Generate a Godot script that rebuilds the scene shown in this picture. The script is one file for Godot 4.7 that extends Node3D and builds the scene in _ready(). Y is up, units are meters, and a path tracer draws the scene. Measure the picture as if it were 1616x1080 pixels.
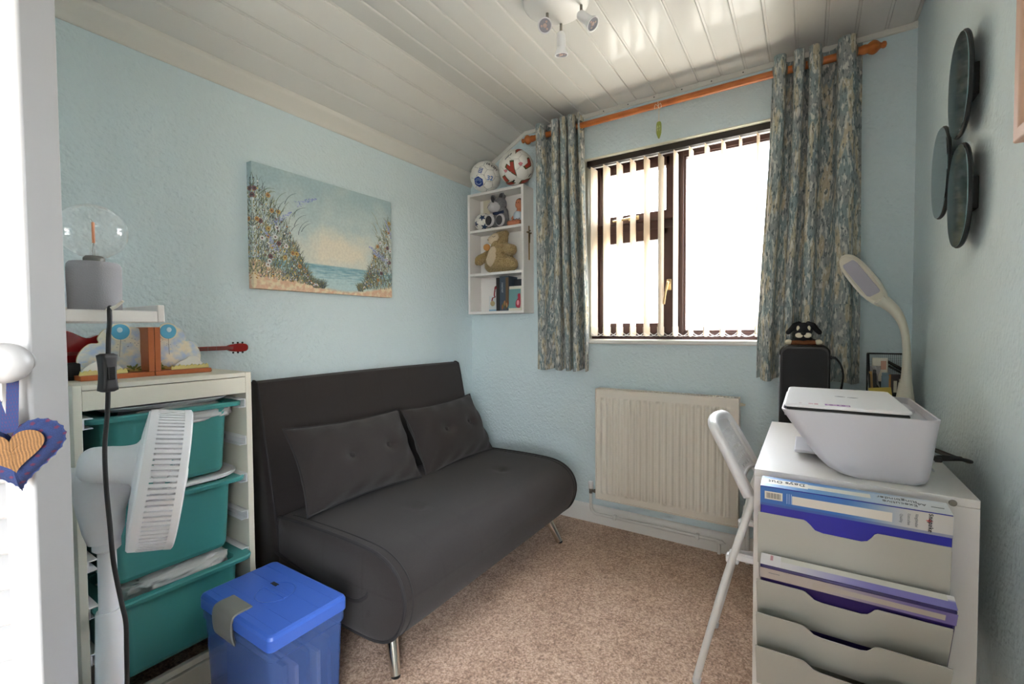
extends Node3D
# A small home office and spare bedroom: metres, y up, x from the sofa wall to the desk wall, z from the window wall towards the camera.

const W := 2.232
const H := 2.30
const D := 2.50

var M := {}
var used := {}


class Mesher:
	var v := PackedVector3Array()
	var n := PackedVector3Array()
	var uv := PackedVector2Array()
	var x := Transform3D()

	func at(t: Transform3D) -> Mesher:
		x = t
		return self

	func pos(p: Vector3) -> Mesher:
		x = Transform3D(Basis(), p)
		return self

	func tri(a: Vector3, b: Vector3, c: Vector3, na: Vector3, nb: Vector3, nc: Vector3, ua := Vector2(), ub := Vector2(), uc := Vector2()) -> void:
		a = x * a
		b = x * b
		c = x * c
		na = (x.basis * na).normalized()
		nb = (x.basis * nb).normalized()
		nc = (x.basis * nc).normalized()
		if (c - a).cross(b - a).dot(na + nb + nc) < 0.0:
			v.append_array([a, c, b])
			n.append_array([na, nc, nb])
			uv.append_array([ua, uc, ub])
		else:
			v.append_array([a, b, c])
			n.append_array([na, nb, nc])
			uv.append_array([ua, ub, uc])

	func quad(a: Vector3, b: Vector3, c: Vector3, d: Vector3, nn := Vector3()) -> Mesher:
		if nn == Vector3():
			nn = (c - a).cross(d - b).normalized()
		tri(a, b, c, nn, nn, nn, Vector2(0, 1), Vector2(1, 1), Vector2(1, 0))
		tri(a, c, d, nn, nn, nn, Vector2(0, 1), Vector2(1, 0), Vector2(0, 0))
		return self

	# a box between two corners, its edges rounded with radius r in s steps (0: sharp)
	func box(lo: Vector3, hi: Vector3, r := 0.0, s := 2) -> Mesher:
		var c := (lo + hi) / 2
		var h := ((hi - lo) / 2).abs()
		if r <= 0.0:
			for ax in 3:
				for sg in [-1.0, 1.0]:
					var u := (ax + 1) % 3
					var w := (ax + 2) % 3
					var q := []
					for k in [[-1, -1], [1, -1], [1, 1], [-1, 1]]:
						var p := Vector3()
						p[ax] = h[ax] * sg
						p[u] = h[u] * k[0]
						p[w] = h[w] * k[1]
						q.append(c + p)
					var nn := Vector3()
					nn[ax] = sg
					quad(q[0], q[1], q[2], q[3], nn)
			return self
		r = minf(r, minf(h.x, minf(h.y, h.z)) * 0.999)
		for ax in 3:
			for sg in [-1.0, 1.0]:
				var u := (ax + 1) % 3
				var w := (ax + 2) % 3
				var gu := _steps(h[u], r, s)
				var gw := _steps(h[w], r, s)
				for i in gu.size() - 1:
					for j in gw.size() - 1:
						var ps := []
						var ns := []
						for k in [[0, 0], [1, 0], [1, 1], [0, 1]]:
							var p := Vector3()
							p[ax] = h[ax] * sg
							p[u] = gu[i + k[0]]
							p[w] = gw[j + k[1]]
							var inner := p.clamp(-h + Vector3(r, r, r), h - Vector3(r, r, r))
							var nn := (p - inner).normalized()
							ps.append(c + inner + nn * r)
							ns.append(nn)
						tri(ps[0], ps[1], ps[2], ns[0], ns[1], ns[2])
						tri(ps[0], ps[2], ps[3], ns[0], ns[2], ns[3])
		return self

	func _steps(h: float, r: float, s: int) -> Array:
		var a := []
		for i in s + 1:
			a.append(-h + r - r * tan(PI / 4 * (1.0 - float(i) / s)))
		for i in s + 1:
			a.append(h - r + r * tan(PI / 4 * float(i) / s))
		return a

	# a surface f(u, v) over the unit square, smooth; out: make the normals point away from the middle
	func grid(nu: int, nv: int, f: Callable, uvs := Vector2.ONE, flip := false) -> Mesher:
		var p := []
		var mid := Vector3()
		for i in nu + 1:
			var row := PackedVector3Array()
			for j in nv + 1:
				var q: Vector3 = f.call(float(i) / nu, float(j) / nv)
				row.append(q)
				mid += q
			p.append(row)
		mid /= (nu + 1) * (nv + 1)
		var cu: bool = p[0][nv / 2].distance_to(p[nu][nv / 2]) < 1e-5
		var cv: bool = p[nu / 2][0].distance_to(p[nu / 2][nv]) < 1e-5
		var nn := []
		var total := 0.0
		for i in nu + 1:
			var row := PackedVector3Array()
			for j in nv + 1:
				var i0 := i - 1 if i > 0 else (nu - 1 if cu else 0)
				var i1 := i + 1 if i < nu else (1 if cu else nu)
				var j0 := j - 1 if j > 0 else (nv - 1 if cv else 0)
				var j1 := j + 1 if j < nv else (1 if cv else nv)
				var du: Vector3 = p[i1][j] - p[i0][j]
				var dv: Vector3 = p[i][j1] - p[i][j0]
				if du.length() < 1e-6:
					var jj := j + 1 if j == 0 else j - 1
					du = p[i1][jj] - p[i0][jj]
				if dv.length() < 1e-6:
					var ii := i + 1 if i == 0 else i - 1
					dv = p[ii][j1] - p[ii][j0]
				var m := du.cross(dv)
				row.append(m.normalized())
				total += m.dot(p[i][j] - mid)
			nn.append(row)
		var sg := (1.0 if total >= 0 else -1.0) * (-1.0 if flip else 1.0)
		for i in nu:
			for j in nv:
				var ua := Vector2(float(i) / nu, float(j) / nv) * uvs
				var uc := Vector2(float(i + 1) / nu, float(j + 1) / nv) * uvs
				var ub := Vector2(uc.x, ua.y)
				var ud := Vector2(ua.x, uc.y)
				tri(p[i][j], p[i + 1][j], p[i + 1][j + 1], nn[i][j] * sg, nn[i + 1][j] * sg, nn[i + 1][j + 1] * sg, ua, ub, uc)
				tri(p[i][j], p[i + 1][j + 1], p[i][j + 1], nn[i][j] * sg, nn[i + 1][j + 1] * sg, nn[i][j + 1] * sg, ua, uc, ud)
		return self

	# a profile of (radius, height) turned round y; corners over 40 degrees stay sharp
	func lathe(prof: Array, seg := 32) -> Mesher:
		var m := prof.size()
		var sn := []
		for i in m - 1:
			var t: Vector2 = prof[i + 1] - prof[i]
			sn.append(Vector2(t.y, -t.x).normalized())
		var area := 0.0
		for i in m - 1:
			area += (prof[i + 1].y - prof[i].y) * (prof[i].x + prof[i + 1].x)
		var sg := 1.0 if area >= 0 else -1.0
		for i in m - 1:
			var a0: Vector2 = sn[i]
			var a1: Vector2 = sn[i]
			if i > 0 and sn[i - 1].dot(sn[i]) > 0.766:
				a0 = (sn[i - 1] + sn[i]).normalized()
			if i < m - 2 and sn[i + 1].dot(sn[i]) > 0.766:
				a1 = (sn[i + 1] + sn[i]).normalized()
			for k in seg:
				var t0 := TAU * k / seg
				var t1 := TAU * (k + 1) / seg
				var d0 := Vector3(cos(t0), 0, sin(t0))
				var d1 := Vector3(cos(t1), 0, sin(t1))
				var p: Vector2 = prof[i]
				var q: Vector2 = prof[i + 1]
				var up := Vector3.UP
				var u0 := float(k) / seg
				var u1 := float(k + 1) / seg
				var w0 := float(i) / (m - 1)
				var w1 := float(i + 1) / (m - 1)
				if p.x > 1e-6:
					tri(d0 * p.x + up * p.y, d1 * p.x + up * p.y, d1 * q.x + up * q.y, (d0 * a0.x + up * a0.y) * sg, (d1 * a0.x + up * a0.y) * sg, (d1 * a1.x + up * a1.y) * sg, Vector2(u0, w0), Vector2(u1, w0), Vector2(u1, w1))
				if q.x > 1e-6:
					tri(d0 * p.x + up * p.y, d1 * q.x + up * q.y, d0 * q.x + up * q.y, (d0 * a0.x + up * a0.y) * sg, (d1 * a1.x + up * a1.y) * sg, (d0 * a1.x + up * a1.y) * sg, Vector2(u0, w0), Vector2(u1, w1), Vector2(u0, w1))
		return self

	# a round tube along points; r a number or one radius per point; oval squeezes it along the second axis
	func tube(pts: Array, r, seg := 10, caps := true, oval := 1.0, side := Vector3()) -> Mesher:
		var m := pts.size()
		var nrm := Vector3()
		var rings := []
		var dirs := []
		for i in m:
			var t: Vector3 = (pts[mini(i + 1, m - 1)] - pts[maxi(i - 1, 0)]).normalized()
			if i == 0:
				nrm = side if side != Vector3() else (Vector3.UP if absf(t.y) < 0.9 else Vector3.RIGHT)
			nrm = (nrm - t * nrm.dot(t)).normalized()
			var bin := t.cross(nrm)
			var rr: float = r[i] if r is Array else r
			var ring := []
			var dr := []
			for k in seg + 1:
				var a := TAU * k / seg
				ring.append(pts[i] + (nrm * cos(a) + bin * sin(a) * oval) * rr)
				dr.append((nrm * cos(a) * oval + bin * sin(a)).normalized())
			rings.append(ring)
			dirs.append(dr)
		for i in m - 1:
			for k in seg:
				var ua := Vector2(float(k) / seg, float(i) / (m - 1))
				var uc := Vector2(float(k + 1) / seg, float(i + 1) / (m - 1))
				tri(rings[i][k], rings[i][k + 1], rings[i + 1][k + 1], dirs[i][k], dirs[i][k + 1], dirs[i + 1][k + 1], ua, Vector2(uc.x, ua.y), uc)
				tri(rings[i][k], rings[i + 1][k + 1], rings[i + 1][k], dirs[i][k], dirs[i + 1][k + 1], dirs[i + 1][k], ua, uc, Vector2(ua.x, uc.y))
		if caps:
			for e in [0, m - 1]:
				var t: Vector3 = (pts[1] - pts[0]) if e == 0 else (pts[m - 1] - pts[m - 2])
				t = t.normalized() * (-1.0 if e == 0 else 1.0)
				for k in seg:
					tri(pts[e], rings[e][k], rings[e][k + 1], t, t, t)
		return self

	# a polygon in x, y pushed out along z from z0 to z1, the front and back edges chamfered by b
	func prism(poly: Array, z0: float, z1: float, b := 0.0) -> Mesher:
		var pp := PackedVector2Array(poly)
		if Geometry2D.is_polygon_clockwise(pp):
			pp.reverse()
		var m := pp.size()
		var ed := []
		for i in m:
			var t := (pp[(i + 1) % m] - pp[i]).normalized()
			ed.append(Vector2(t.y, -t.x))
		var vn := []
		var inn := PackedVector2Array()
		for i in m:
			var a: Vector2 = ed[(i + m - 1) % m]
			var c: Vector2 = ed[i]
			var s := (a + c).normalized()
			vn.append(s)
			inn.append(pp[i] - s * b / maxf(0.5, s.dot(c)))
		var lo := pp[0]
		var hi := pp[0]
		for q in pp:
			lo = lo.min(q)
			hi = hi.max(q)
		var ext := (hi - lo).max(Vector2(1e-6, 1e-6))
		var ids := Geometry2D.triangulate_polygon(inn)
		for zz in [z0, z1]:
			var nn := Vector3(0, 0, 1 if zz > minf(z0, z1) else -1)
			for k in range(0, ids.size(), 3):
				var q := []
				var w := []
				for l in 3:
					var e := inn[ids[k + l]]
					q.append(Vector3(e.x, e.y, zz))
					w.append(Vector2((e.x - lo.x) / ext.x, 1.0 - (e.y - lo.y) / ext.y))
				tri(q[0], q[1], q[2], nn, nn, nn, w[0], w[1], w[2])
		var zl := minf(z0, z1)
		var zh := maxf(z0, z1)
		for i in m:
			var j := (i + 1) % m
			var e: Vector2 = ed[i]
			var na: Vector2 = vn[i] if vn[i].dot(e) > 0.82 else e
			var nb: Vector2 = vn[j] if vn[j].dot(e) > 0.82 else e
			var n0 := Vector3(na.x, na.y, 0)
			var n1 := Vector3(nb.x, nb.y, 0)
			var a := Vector3(pp[i].x, pp[i].y, zl + b)
			var c := Vector3(pp[j].x, pp[j].y, zl + b)
			var d := Vector3(pp[j].x, pp[j].y, zh - b)
			var f := Vector3(pp[i].x, pp[i].y, zh - b)
			tri(a, c, d, n0, n1, n1)
			tri(a, d, f, n0, n1, n0)
			if b > 0:
				for sg in [-1.0, 1.0]:
					var zo := zl + b if sg < 0 else zh - b
					var zi := zl if sg < 0 else zh
					var s0 := (n0 + Vector3(0, 0, sg)).normalized()
					var s1 := (n1 + Vector3(0, 0, sg)).normalized()
					var o0 := Vector3(pp[i].x, pp[i].y, zo)
					var o1 := Vector3(pp[j].x, pp[j].y, zo)
					var i0 := Vector3(inn[i].x, inn[i].y, zi)
					var i1 := Vector3(inn[j].x, inn[j].y, zi)
					tri(o0, o1, i1, s0, s1, s1)
					tri(o0, i1, i0, s0, s1, s0)
		return self

	func ball(c: Vector3, r: Vector3, nu := 16, nv := 10) -> Mesher:
		return grid(nu, nv, func(u, w): return c + Vector3(cos(u * TAU) * sin(w * PI), cos(w * PI), sin(u * TAU) * sin(w * PI)) * r, Vector2(1, 1))

	func add(o: Mesher) -> Mesher:
		for k in o.v.size():
			v.append(x * o.v[k])
			n.append((x.basis * o.n[k]).normalized())
			uv.append(o.uv[k])
		return self

	func mesh() -> ArrayMesh:
		var a := []
		a.resize(Mesh.ARRAY_MAX)
		a[Mesh.ARRAY_VERTEX] = v
		a[Mesh.ARRAY_NORMAL] = n
		a[Mesh.ARRAY_TEX_UV] = uv
		var m := ArrayMesh.new()
		m.add_surface_from_arrays(Mesh.PRIMITIVE_TRIANGLES, a)
		return m


func mb(at := Vector3()) -> Mesher:
	return Mesher.new().pos(at)


func V(a: float, b: float, c: float) -> Vector3:
	return Vector3(a, b, c)


# points of a smooth curve through the given ones
func curve(pts: Array, k := 6, closed := false) -> Array:
	var out := []
	var m := pts.size()
	for i in (m if closed else m - 1):
		var a = pts[(i + m - 1) % m] if closed else pts[maxi(i - 1, 0)]
		var b = pts[i]
		var c = pts[(i + 1) % m]
		var d = pts[(i + 2) % m] if closed else pts[mini(i + 2, m - 1)]
		for j in k:
			out.append(b.cubic_interpolate(c, a, d, float(j) / k))
	if not closed:
		out.append(pts[m - 1])
	return out


func numbered(called: String) -> String:
	var k: int = used.get(called, 0)
	used[called] = k + 1
	return called if k == 0 else "%s_%03d" % [called, k]


func tag(o: Node, label: String, category := "", group := "") -> void:
	o.set_meta("label", label)
	if category:
		o.set_meta("category", category)
	if group:
		o.set_meta("group", group)


func thing(called: String, label: String, category: String, at := Vector3(), turn := 0.0, group := "") -> Node3D:
	var o := Node3D.new()
	o.name = numbered(called)
	add_child(o)
	o.position = at
	o.rotation.y = turn
	tag(o, label, category, group)
	return o


func part(called: String, b, m: Material, parent: Node, label := "") -> MeshInstance3D:
	var o := MeshInstance3D.new()
	o.mesh = b.mesh() if b is Mesher else b
	o.material_override = m
	o.name = called
	parent.add_child(o, true)
	if label:
		o.set_meta("label", label)
	return o


func solo(called: String, b, m: Material, label: String, category: String, at := Vector3(), group := "", turn := 0.0) -> MeshInstance3D:
	var o := MeshInstance3D.new()
	o.mesh = b.mesh() if b is Mesher else b
	o.material_override = m
	o.name = numbered(called)
	add_child(o)
	o.position = at
	o.rotation.y = turn
	tag(o, label, category, group)
	return o


func struct(called: String, b, m: Material, label: String) -> MeshInstance3D:
	var o := MeshInstance3D.new()
	if b != null:
		o.mesh = b.mesh()
		o.material_override = m
	o.name = called
	add_child(o)
	o.set_meta("kind", "structure")
	o.set_meta("label", label)
	return o


func dup(o: Node3D, at: Vector3, turn: float, label: String) -> Node3D:
	var c: Node3D = o.duplicate()
	c.name = numbered(String(o.name))
	add_child(c)
	c.position = at
	c.rotation.y = turn
	c.set_meta("label", label)
	return c


# ---- materials ----
func mat(key: String, hex: String, rough := 0.6, metal := 0.0, coat := 0.0) -> StandardMaterial3D:
	var m := StandardMaterial3D.new()
	m.resource_name = key
	m.albedo_color = Color(hex)
	m.roughness = rough
	m.metallic = metal
	m.cull_mode = BaseMaterial3D.CULL_DISABLED
	if coat > 0:
		m.clearcoat_enabled = true
		m.clearcoat = coat
		m.clearcoat_roughness = 0.1
	M[key] = m
	return m


func noise(freq: float, oct := 3, kind := FastNoiseLite.TYPE_SIMPLEX_SMOOTH, seed_ := 1) -> FastNoiseLite:
	var f := FastNoiseLite.new()
	f.noise_type = kind
	f.frequency = freq
	f.fractal_octaves = oct
	f.seed = seed_
	return f


func noise_tex(freq: float, oct := 3, ramp: Array = [], size := 512, kind := FastNoiseLite.TYPE_SIMPLEX_SMOOTH, seed_ := 1) -> NoiseTexture2D:
	var t := NoiseTexture2D.new()
	t.width = size
	t.height = size
	t.seamless = true
	t.noise = noise(freq, oct, kind, seed_)
	if ramp:
		var g := Gradient.new()
		var c := PackedColorArray()
		var o := PackedFloat32Array()
		for k in ramp.size():
			c.append(Color(ramp[k][1]))
			o.append(ramp[k][0])
		g.colors = c
		g.offsets = o
		t.color_ramp = g
	return t


# tileable grey noise from random lattices [cells, weight] that wrap round
func tile_noise(size: int, octs: Array, seed_: int) -> Image:
	var rng := RandomNumberGenerator.new()
	rng.seed = seed_
	var lat := []
	for o in octs:
		var a := PackedFloat32Array()
		a.resize(o[0] * o[0])
		for i in a.size():
			a[i] = rng.randf()
		lat.append(a)
	var im := Image.create(size, size, false, Image.FORMAT_RGB8)
	for j in size:
		for i in size:
			var s := 0.0
			for k in octs.size():
				var c: int = octs[k][0]
				var a: PackedFloat32Array = lat[k]
				var x := float(i) * c / size
				var y := float(j) * c / size
				var x0 := int(x)
				var y0 := int(y)
				var fx := smoothstep(0.0, 1.0, x - x0)
				var fy := smoothstep(0.0, 1.0, y - y0)
				var x1 := (x0 + 1) % c
				var y1 := (y0 + 1) % c
				s += octs[k][1] * lerpf(lerpf(a[y0 * c + x0], a[y0 * c + x1], fx), lerpf(a[y1 * c + x0], a[y1 * c + x1], fx), fy)
			im.set_pixel(i, j, Color(s, s, s))
	return im


func tinted(im: Image, ramp: Array) -> Image:
	var g := Gradient.new()
	g.offsets = PackedFloat32Array(ramp.map(func(q): return q[0]))
	g.colors = PackedColorArray(ramp.map(func(q): return Color(q[1])))
	var out := Image.create(im.get_width(), im.get_height(), false, Image.FORMAT_RGB8)
	for j in im.get_height():
		for i in im.get_width():
			out.set_pixel(i, j, g.sample(im.get_pixel(i, j).r))
	return out


func relief(m: StandardMaterial3D, t: Texture2D, cm: float, scale: float, world := true) -> void:
	m.heightmap_enabled = true
	m.heightmap_texture = t
	m.heightmap_scale = cm
	m.uv1_triplanar = true
	m.uv1_world_triplanar = world
	m.uv1_scale = Vector3(scale, scale, scale)


func image_mat(key: String, im: Image, rough := 0.6) -> StandardMaterial3D:
	var m := mat(key, "ffffff", rough)
	m.albedo_texture = ImageTexture.create_from_image(im)
	return m


# lettering as flat raised print; size is the height of a capital in metres
func letters(text: String, size: float, m: Material, parent: Node, xf: Transform3D, font := "Droid Sans", bold := false, depth := 0.0006) -> MeshInstance3D:
	var t := TextMesh.new()
	var f := SystemFont.new()
	f.font_names = PackedStringArray([font])
	if bold:
		f.font_weight = 700
	t.font = f
	t.text = text
	t.font_size = 32
	t.pixel_size = size / 23.0
	t.depth = depth
	var o := MeshInstance3D.new()
	o.mesh = t
	o.material_override = m
	o.name = "lettering"
	parent.add_child(o, true)
	o.transform = xf
	return o


func _ready() -> void:
	var cam := Camera3D.new()
	cam.name = "camera"
	add_child(cam)
	cam.fov = 73.7
	cam.near = 0.05
	cam.far = 60.0
	cam.transform = Transform3D(Basis(Vector3(0.8396, -0.0064, -0.5432), Vector3(-0.0107, 0.9995, -0.0282), Vector3(0.5431, 0.0295, 0.8392)).orthonormalized(), Vector3(1.8792, 1.105, 2.4137))
	cam.current = true

	var sky_look := ProceduralSkyMaterial.new()   # a bright overcast day
	sky_look.sky_top_color = Color(0.93, 0.96, 1.0)
	sky_look.sky_horizon_color = Color(1.0, 1.0, 1.0)
	sky_look.ground_horizon_color = Color(0.74, 0.73, 0.71)
	sky_look.ground_bottom_color = Color(0.66, 0.65, 0.62)
	var env := Environment.new()
	env.background_mode = Environment.BG_SKY
	env.sky = Sky.new()
	env.sky.sky_material = sky_look
	env.background_energy_multiplier = 1.0
	env.tonemap_mode = Environment.TONE_MAPPER_LINEAR
	env.tonemap_exposure = 41.0
	env.sdfgi_enabled = true
	env.ssao_enabled = true
	env.ssil_enabled = true
	var we := WorldEnvironment.new()
	we.name = "world_environment"
	we.environment = env
	add_child(we)

	materials()
	room()
	window()
	curtains()
	radiator()
	sofa()
	storage_frame()
	cork_board()
	desk()
	chair()
	file_box()
	louvre_door()
	lamp_and_shelf()
	fan()
	bookends()
	wall_art()
	wall_shelf()
	printer()
	desk_corner()
	binders()
	ceiling_lights()


func materials() -> void:
	var bump := ImageTexture.create_from_image(tile_noise(384, [[40, 0.5], [80, 0.35], [150, 0.15]], 3))
	var m := mat("wall_paper", "d4e4e8", 0.75)
	relief(m, bump, 0.30, 2.2)
	m = mat("carpet", "ffffff", 0.95)
	var pile := tile_noise(384, [[9, 0.12], [60, 0.2], [128, 0.4], [192, 0.28]], 5)
	m.albedo_texture = ImageTexture.create_from_image(tinted(pile, [[0.2, "8d7260"], [0.4, "b0907a"], [0.5, "c1a089"], [0.6, "d0b19a"], [0.8, "e4cab4"]]))
	relief(m, ImageTexture.create_from_image(pile), 0.5, 1.7)
	m.rim_enabled = true
	m.rim = 0.3
	mat("pvc", "d5d4cf", 0.13).metallic_specular = 0.22
	mat("pvc_trim", "dcdad2", 0.35)
	mat("gloss_white", "e6e4df", 0.35)
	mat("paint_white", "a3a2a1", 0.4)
	mat("plastic_white", "e9e9ea", 0.35)
	mat("metal_white", "ecebe9", 0.35)
	mat("radiator_white", "e6dfd2", 0.35)
	mat("cream_white", "dfdbcb", 0.45)
	mat("melamine_white", "e6e3df", 0.4)
	mat("mahogany", "3a211d", 0.35)
	mat("dark_rail", "231a18", 0.4)
	mat("gold", "c9b48a", 0.3, 0.9)
	mat("chrome", "d8d4cc", 0.12, 1.0)
	mat("steel", "8f8a80", 0.35, 1.0)
	mat("black_plastic", "0e0e10", 0.45)
	mat("black_gloss", "141416", 0.2)
	mat("black", "0d0d0e", 0.6)
	mat("grey_plastic", "74736c", 0.5)
	mat("wood_orange", "b06a35", 0.4)
	m = mat("pole_wood", "ffffff", 0.35)
	m.albedo_texture = noise_tex(0.02, 3, [[0.0, "9a521f"], [0.5, "b8672c"], [1.0, "c97a3a"]], 256)
	m.uv1_triplanar = true
	m.uv1_scale = Vector3(1.5, 12, 12)
	mat("book_wood", "b26234", 0.45)
	m = mat("teal_plastic", "45928d", 0.42)
	m = mat("glass_pane", "ffffff", 0.02)
	m.albedo_color = Color(1, 1, 1, 0.04)
	m.transparency = BaseMaterial3D.TRANSPARENCY_ALPHA
	m = mat("slat_fabric", "d2c4ae", 0.85)
	m.backlight_enabled = true
	m.backlight = Color(0.10, 0.09, 0.08)
	m = mat("sofa_fabric", "ffffff", 0.85)
	m.albedo_texture = noise_tex(0.2, 3, [[0.0, "1e1918"], [0.5, "282221"], [1.0, "363030"]], 512, FastNoiseLite.TYPE_SIMPLEX, 9)
	relief(m, noise_tex(0.35, 2, [], 512, FastNoiseLite.TYPE_SIMPLEX, 8), 0.12, 5.0)
	m.rim_enabled = true
	m.rim = 0.2
	mat("sofa_piping", "2b292b", 0.8)


func plank(w: float, z0: float, z1: float) -> ArrayMesh:
	# one cladding board seen from below: flat, with a rounded lip at one side and the recessed tongue at the other
	var b := mb()
	var pr := [V2(0, 0.012), V2(0, 0.003), V2(0.0015, 0.0006), V2(0.004, 0.0), V2(w - 0.014, 0.0), V2(w - 0.0105, 0.0015), V2(w - 0.009, 0.006), V2(w, 0.006), V2(w, 0.012)]
	for k in pr.size() - 1:
		var p: Vector2 = pr[k]
		var q: Vector2 = pr[k + 1]
		b.quad(V(p.x, p.y, z0), V(q.x, q.y, z0), V(q.x, q.y, z1), V(p.x, p.y, z1), V(q.y - p.y, p.x - q.x, 0).normalized())
	b.quad(V(0, 0.012, z0), V(w, 0.012, z0), V(w, 0.012, z1), V(0, 0.012, z1), V(0, 1, 0))
	return b.mesh()


func V2(a: float, b: float) -> Vector2:
	return Vector2(a, b)


func room() -> void:
	var b := mb().box(V(-0.12, -0.12, -0.25), V(W + 0.5, 0.0, D + 1.8))
	struct("floor", b, M.carpet, "beige brown carpet of short twisted pile covering the floor")
	b = mb().box(V(-0.12, 0, -0.25), V(0, H + 0.05, D + 0.1))
	struct("wall_left", b, M.wall_paper, "pale aqua textured wall behind the grey sofa bed")
	b = mb().box(V(W, 0, -0.25), V(W + 0.12, H + 0.05, D + 0.1))
	struct("wall_right", b, M.wall_paper, "pale aqua textured wall beside the desk, with three dark discs")
	b = mb()
	b.box(V(0, 0, -0.22), V(W, WY0, 0)).box(V(0, WY1, -0.22), V(W, H + 0.05, 0))
	b.box(V(0, WY0, -0.22), V(WX0, WY1, 0)).box(V(WX1, WY0, -0.22), V(W, WY1, 0))
	struct("wall_back", b, M.wall_paper, "pale aqua textured wall around the window")
	b = mb()
	b.box(V(0, 0, D), V(1.055, H + 0.05, D + 0.1)).box(V(2.12, 0, D), V(W, H + 0.05, D + 0.1)).box(V(1.055, 2.04, D), V(2.12, H + 0.05, D + 0.1)).box(V(0, 0, 2.18), V(0.755, H, D))
	# the landing behind the doorway, with a window of its own
	var b2 := mb()
	b2.box(V(0.5, 0, D + 0.1), V(0.6, H + 0.05, D + 1.8)).box(V(2.6, 0, D + 0.1), V(2.7, 0.6, D + 1.8)).box(V(2.6, 1.8, D + 0.1), V(2.7, H + 0.05, D + 1.8)).box(V(2.6, 0.6, D + 0.1), V(2.7, 1.8, D + 0.5)).box(V(2.6, 0.6, D + 1.72), V(2.7, 1.8, D + 1.8)).box(V(2.12, 0, D + 0.1), V(2.7, H + 0.05, D + 0.16)).box(V(0.5, H, D), V(2.7, H + 0.1, D + 1.8))
	b2.box(V(0.5, 0, D + 1.7), V(2.7, 1.0, D + 1.8)).box(V(0.5, 2.1, D + 1.7), V(2.7, H + 0.05, D + 1.8)).box(V(0.5, 1.0, D + 1.7), V(2.2, 2.1, D + 1.8)).box(V(2.3, 1.0, D + 1.7), V(2.7, 2.1, D + 1.8))
	struct("wall_landing", b2, mat("landing_paint", "b4b1ab", 0.85), "beige walls and ceiling of the landing behind the doorway")
	struct("wall_front", b, M.wall_paper, "wall with the doorway opposite the window")
	# ceiling: a slab with boards under it
	b = mb().box(V(-0.12, H + 0.012, -0.25), V(W + 0.12, H + 0.14, D + 0.1))
	b.prism([V2(-0.12, 2.09), V2(0.0, 2.086), V2(0.425, H + 0.0135), V2(-0.12, H + 0.0135)], -0.25, D + 0.1)
	var c := struct("ceiling", b, M.pvc, "white plastic clad ceiling of narrow boards, sloping down to the sofa wall")
	var pl := plank(0.1017, -0.0, D)
	for k in 18:
		var o := part("ceiling_board", pl, M.pvc, c)
		o.position = V(0.41 + 0.1017 * k, H, 0)
		if k == 17:
			o.mesh = plank(0.09, 0.0, D)
	var ang := atan2(0.229, 0.425)
	for k in 5:
		var o := part("ceiling_board", plank(0.1017 if k < 4 else 0.066, 0.0, D), M.pvc, c)
		var w := 0.1017 if k < 4 else 0.066
		var s := 0.4715 - 0.1017 * k - w
		o.transform = Transform3D(Basis(Vector3(0, 0, 1), ang), V(s * cos(ang), 2.071 + s * sin(ang), 0))
	# cornice on the sofa wall and the bead round the window wall
	b = mb().prism([V2(0, 2.035), V2(0.006, 2.035), V2(0.010, 2.045), V2(0.018, 2.058), V2(0.030, 2.066), V2(0.036, 2.075), V2(0.052, 2.083), V2(0.056, 2.092), V2(0.056, 2.106), V2(0, 2.075)], 0.0, D)
	struct("trim_1", b, M.pvc_trim, "moulded white cornice strip along the top of the sofa wall")
	b = mb()
	b.box(V(0.42, H - 0.022, 0), V(W, H + 0.004, 0.012), 0.003, 1)
	b.prism([V2(0.0, 2.045), V2(0.0, 2.071), V2(0.425, H), V2(0.425, H - 0.022)], 0.0, 0.012)
	struct("trim_2", b, M.pvc_trim, "thin white bead where the ceiling meets the window wall")
	var t := get_node("trim_2")
	for k in 9:
		part("nail_hole", mb(V(0.93 + 0.137 * k, H - 0.010, 0.012)).ball(V(0, 0, 0), V(0.003, 0.003, 0.0015), 8, 5), M.black_plastic, t)
	# skirting
	var sk := [V2(0, 0), V2(0.016, 0), V2(0.016, 0.082), V2(0.012, 0.092), V2(0.006, 0.1), V2(0, 0.1)]
	b = mb().at(Transform3D(Basis(Vector3(0, 0, -1), Vector3.UP, Vector3(1, 0, 0)), V(0, 0, 0)))
	b.at(Transform3D(Basis(Vector3(0, 0, 1), Vector3(0, 1, 0), Vector3(-1, 0, 0)), V(W, 0, 0))).prism(sk, 0, W)
	struct("baseboard_back", b, M.gloss_white, "white gloss skirting board under the radiator")
	struct("baseboard_left", mb().prism(sk, 0.016, 2.18), M.gloss_white, "white gloss skirting board behind the sofa bed")
	b = mb().at(Transform3D(Basis(Vector3(-1, 0, 0), Vector3(0, 1, 0), Vector3(0, 0, -1)), V(W, 0, 0))).prism(sk, -0.016, -D)
	struct("baseboard_right", b, M.gloss_white, "white gloss skirting board along the desk wall")


const WX0 := 0.80
const WX1 := 1.80
const WY0 := 1.035
const WY1 := 2.055


func frame_bars(b: Mesher, x0: float, x1: float, y0: float, y1: float, z0: float, z1: float, w: float, r := 0.006) -> void:
	b.box(V(x0, y0, z0), V(x0 + w, y1, z1), r, 2).box(V(x1 - w, y0, z0), V(x1, y1, z1), r, 2)
	b.box(V(x0 + w * 0.5, y0, z0), V(x1 - w * 0.5, y0 + w, z1), r, 2).box(V(x0 + w * 0.5, y1 - w, z0), V(x1 - w * 0.5, y1, z1), r, 2)


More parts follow.
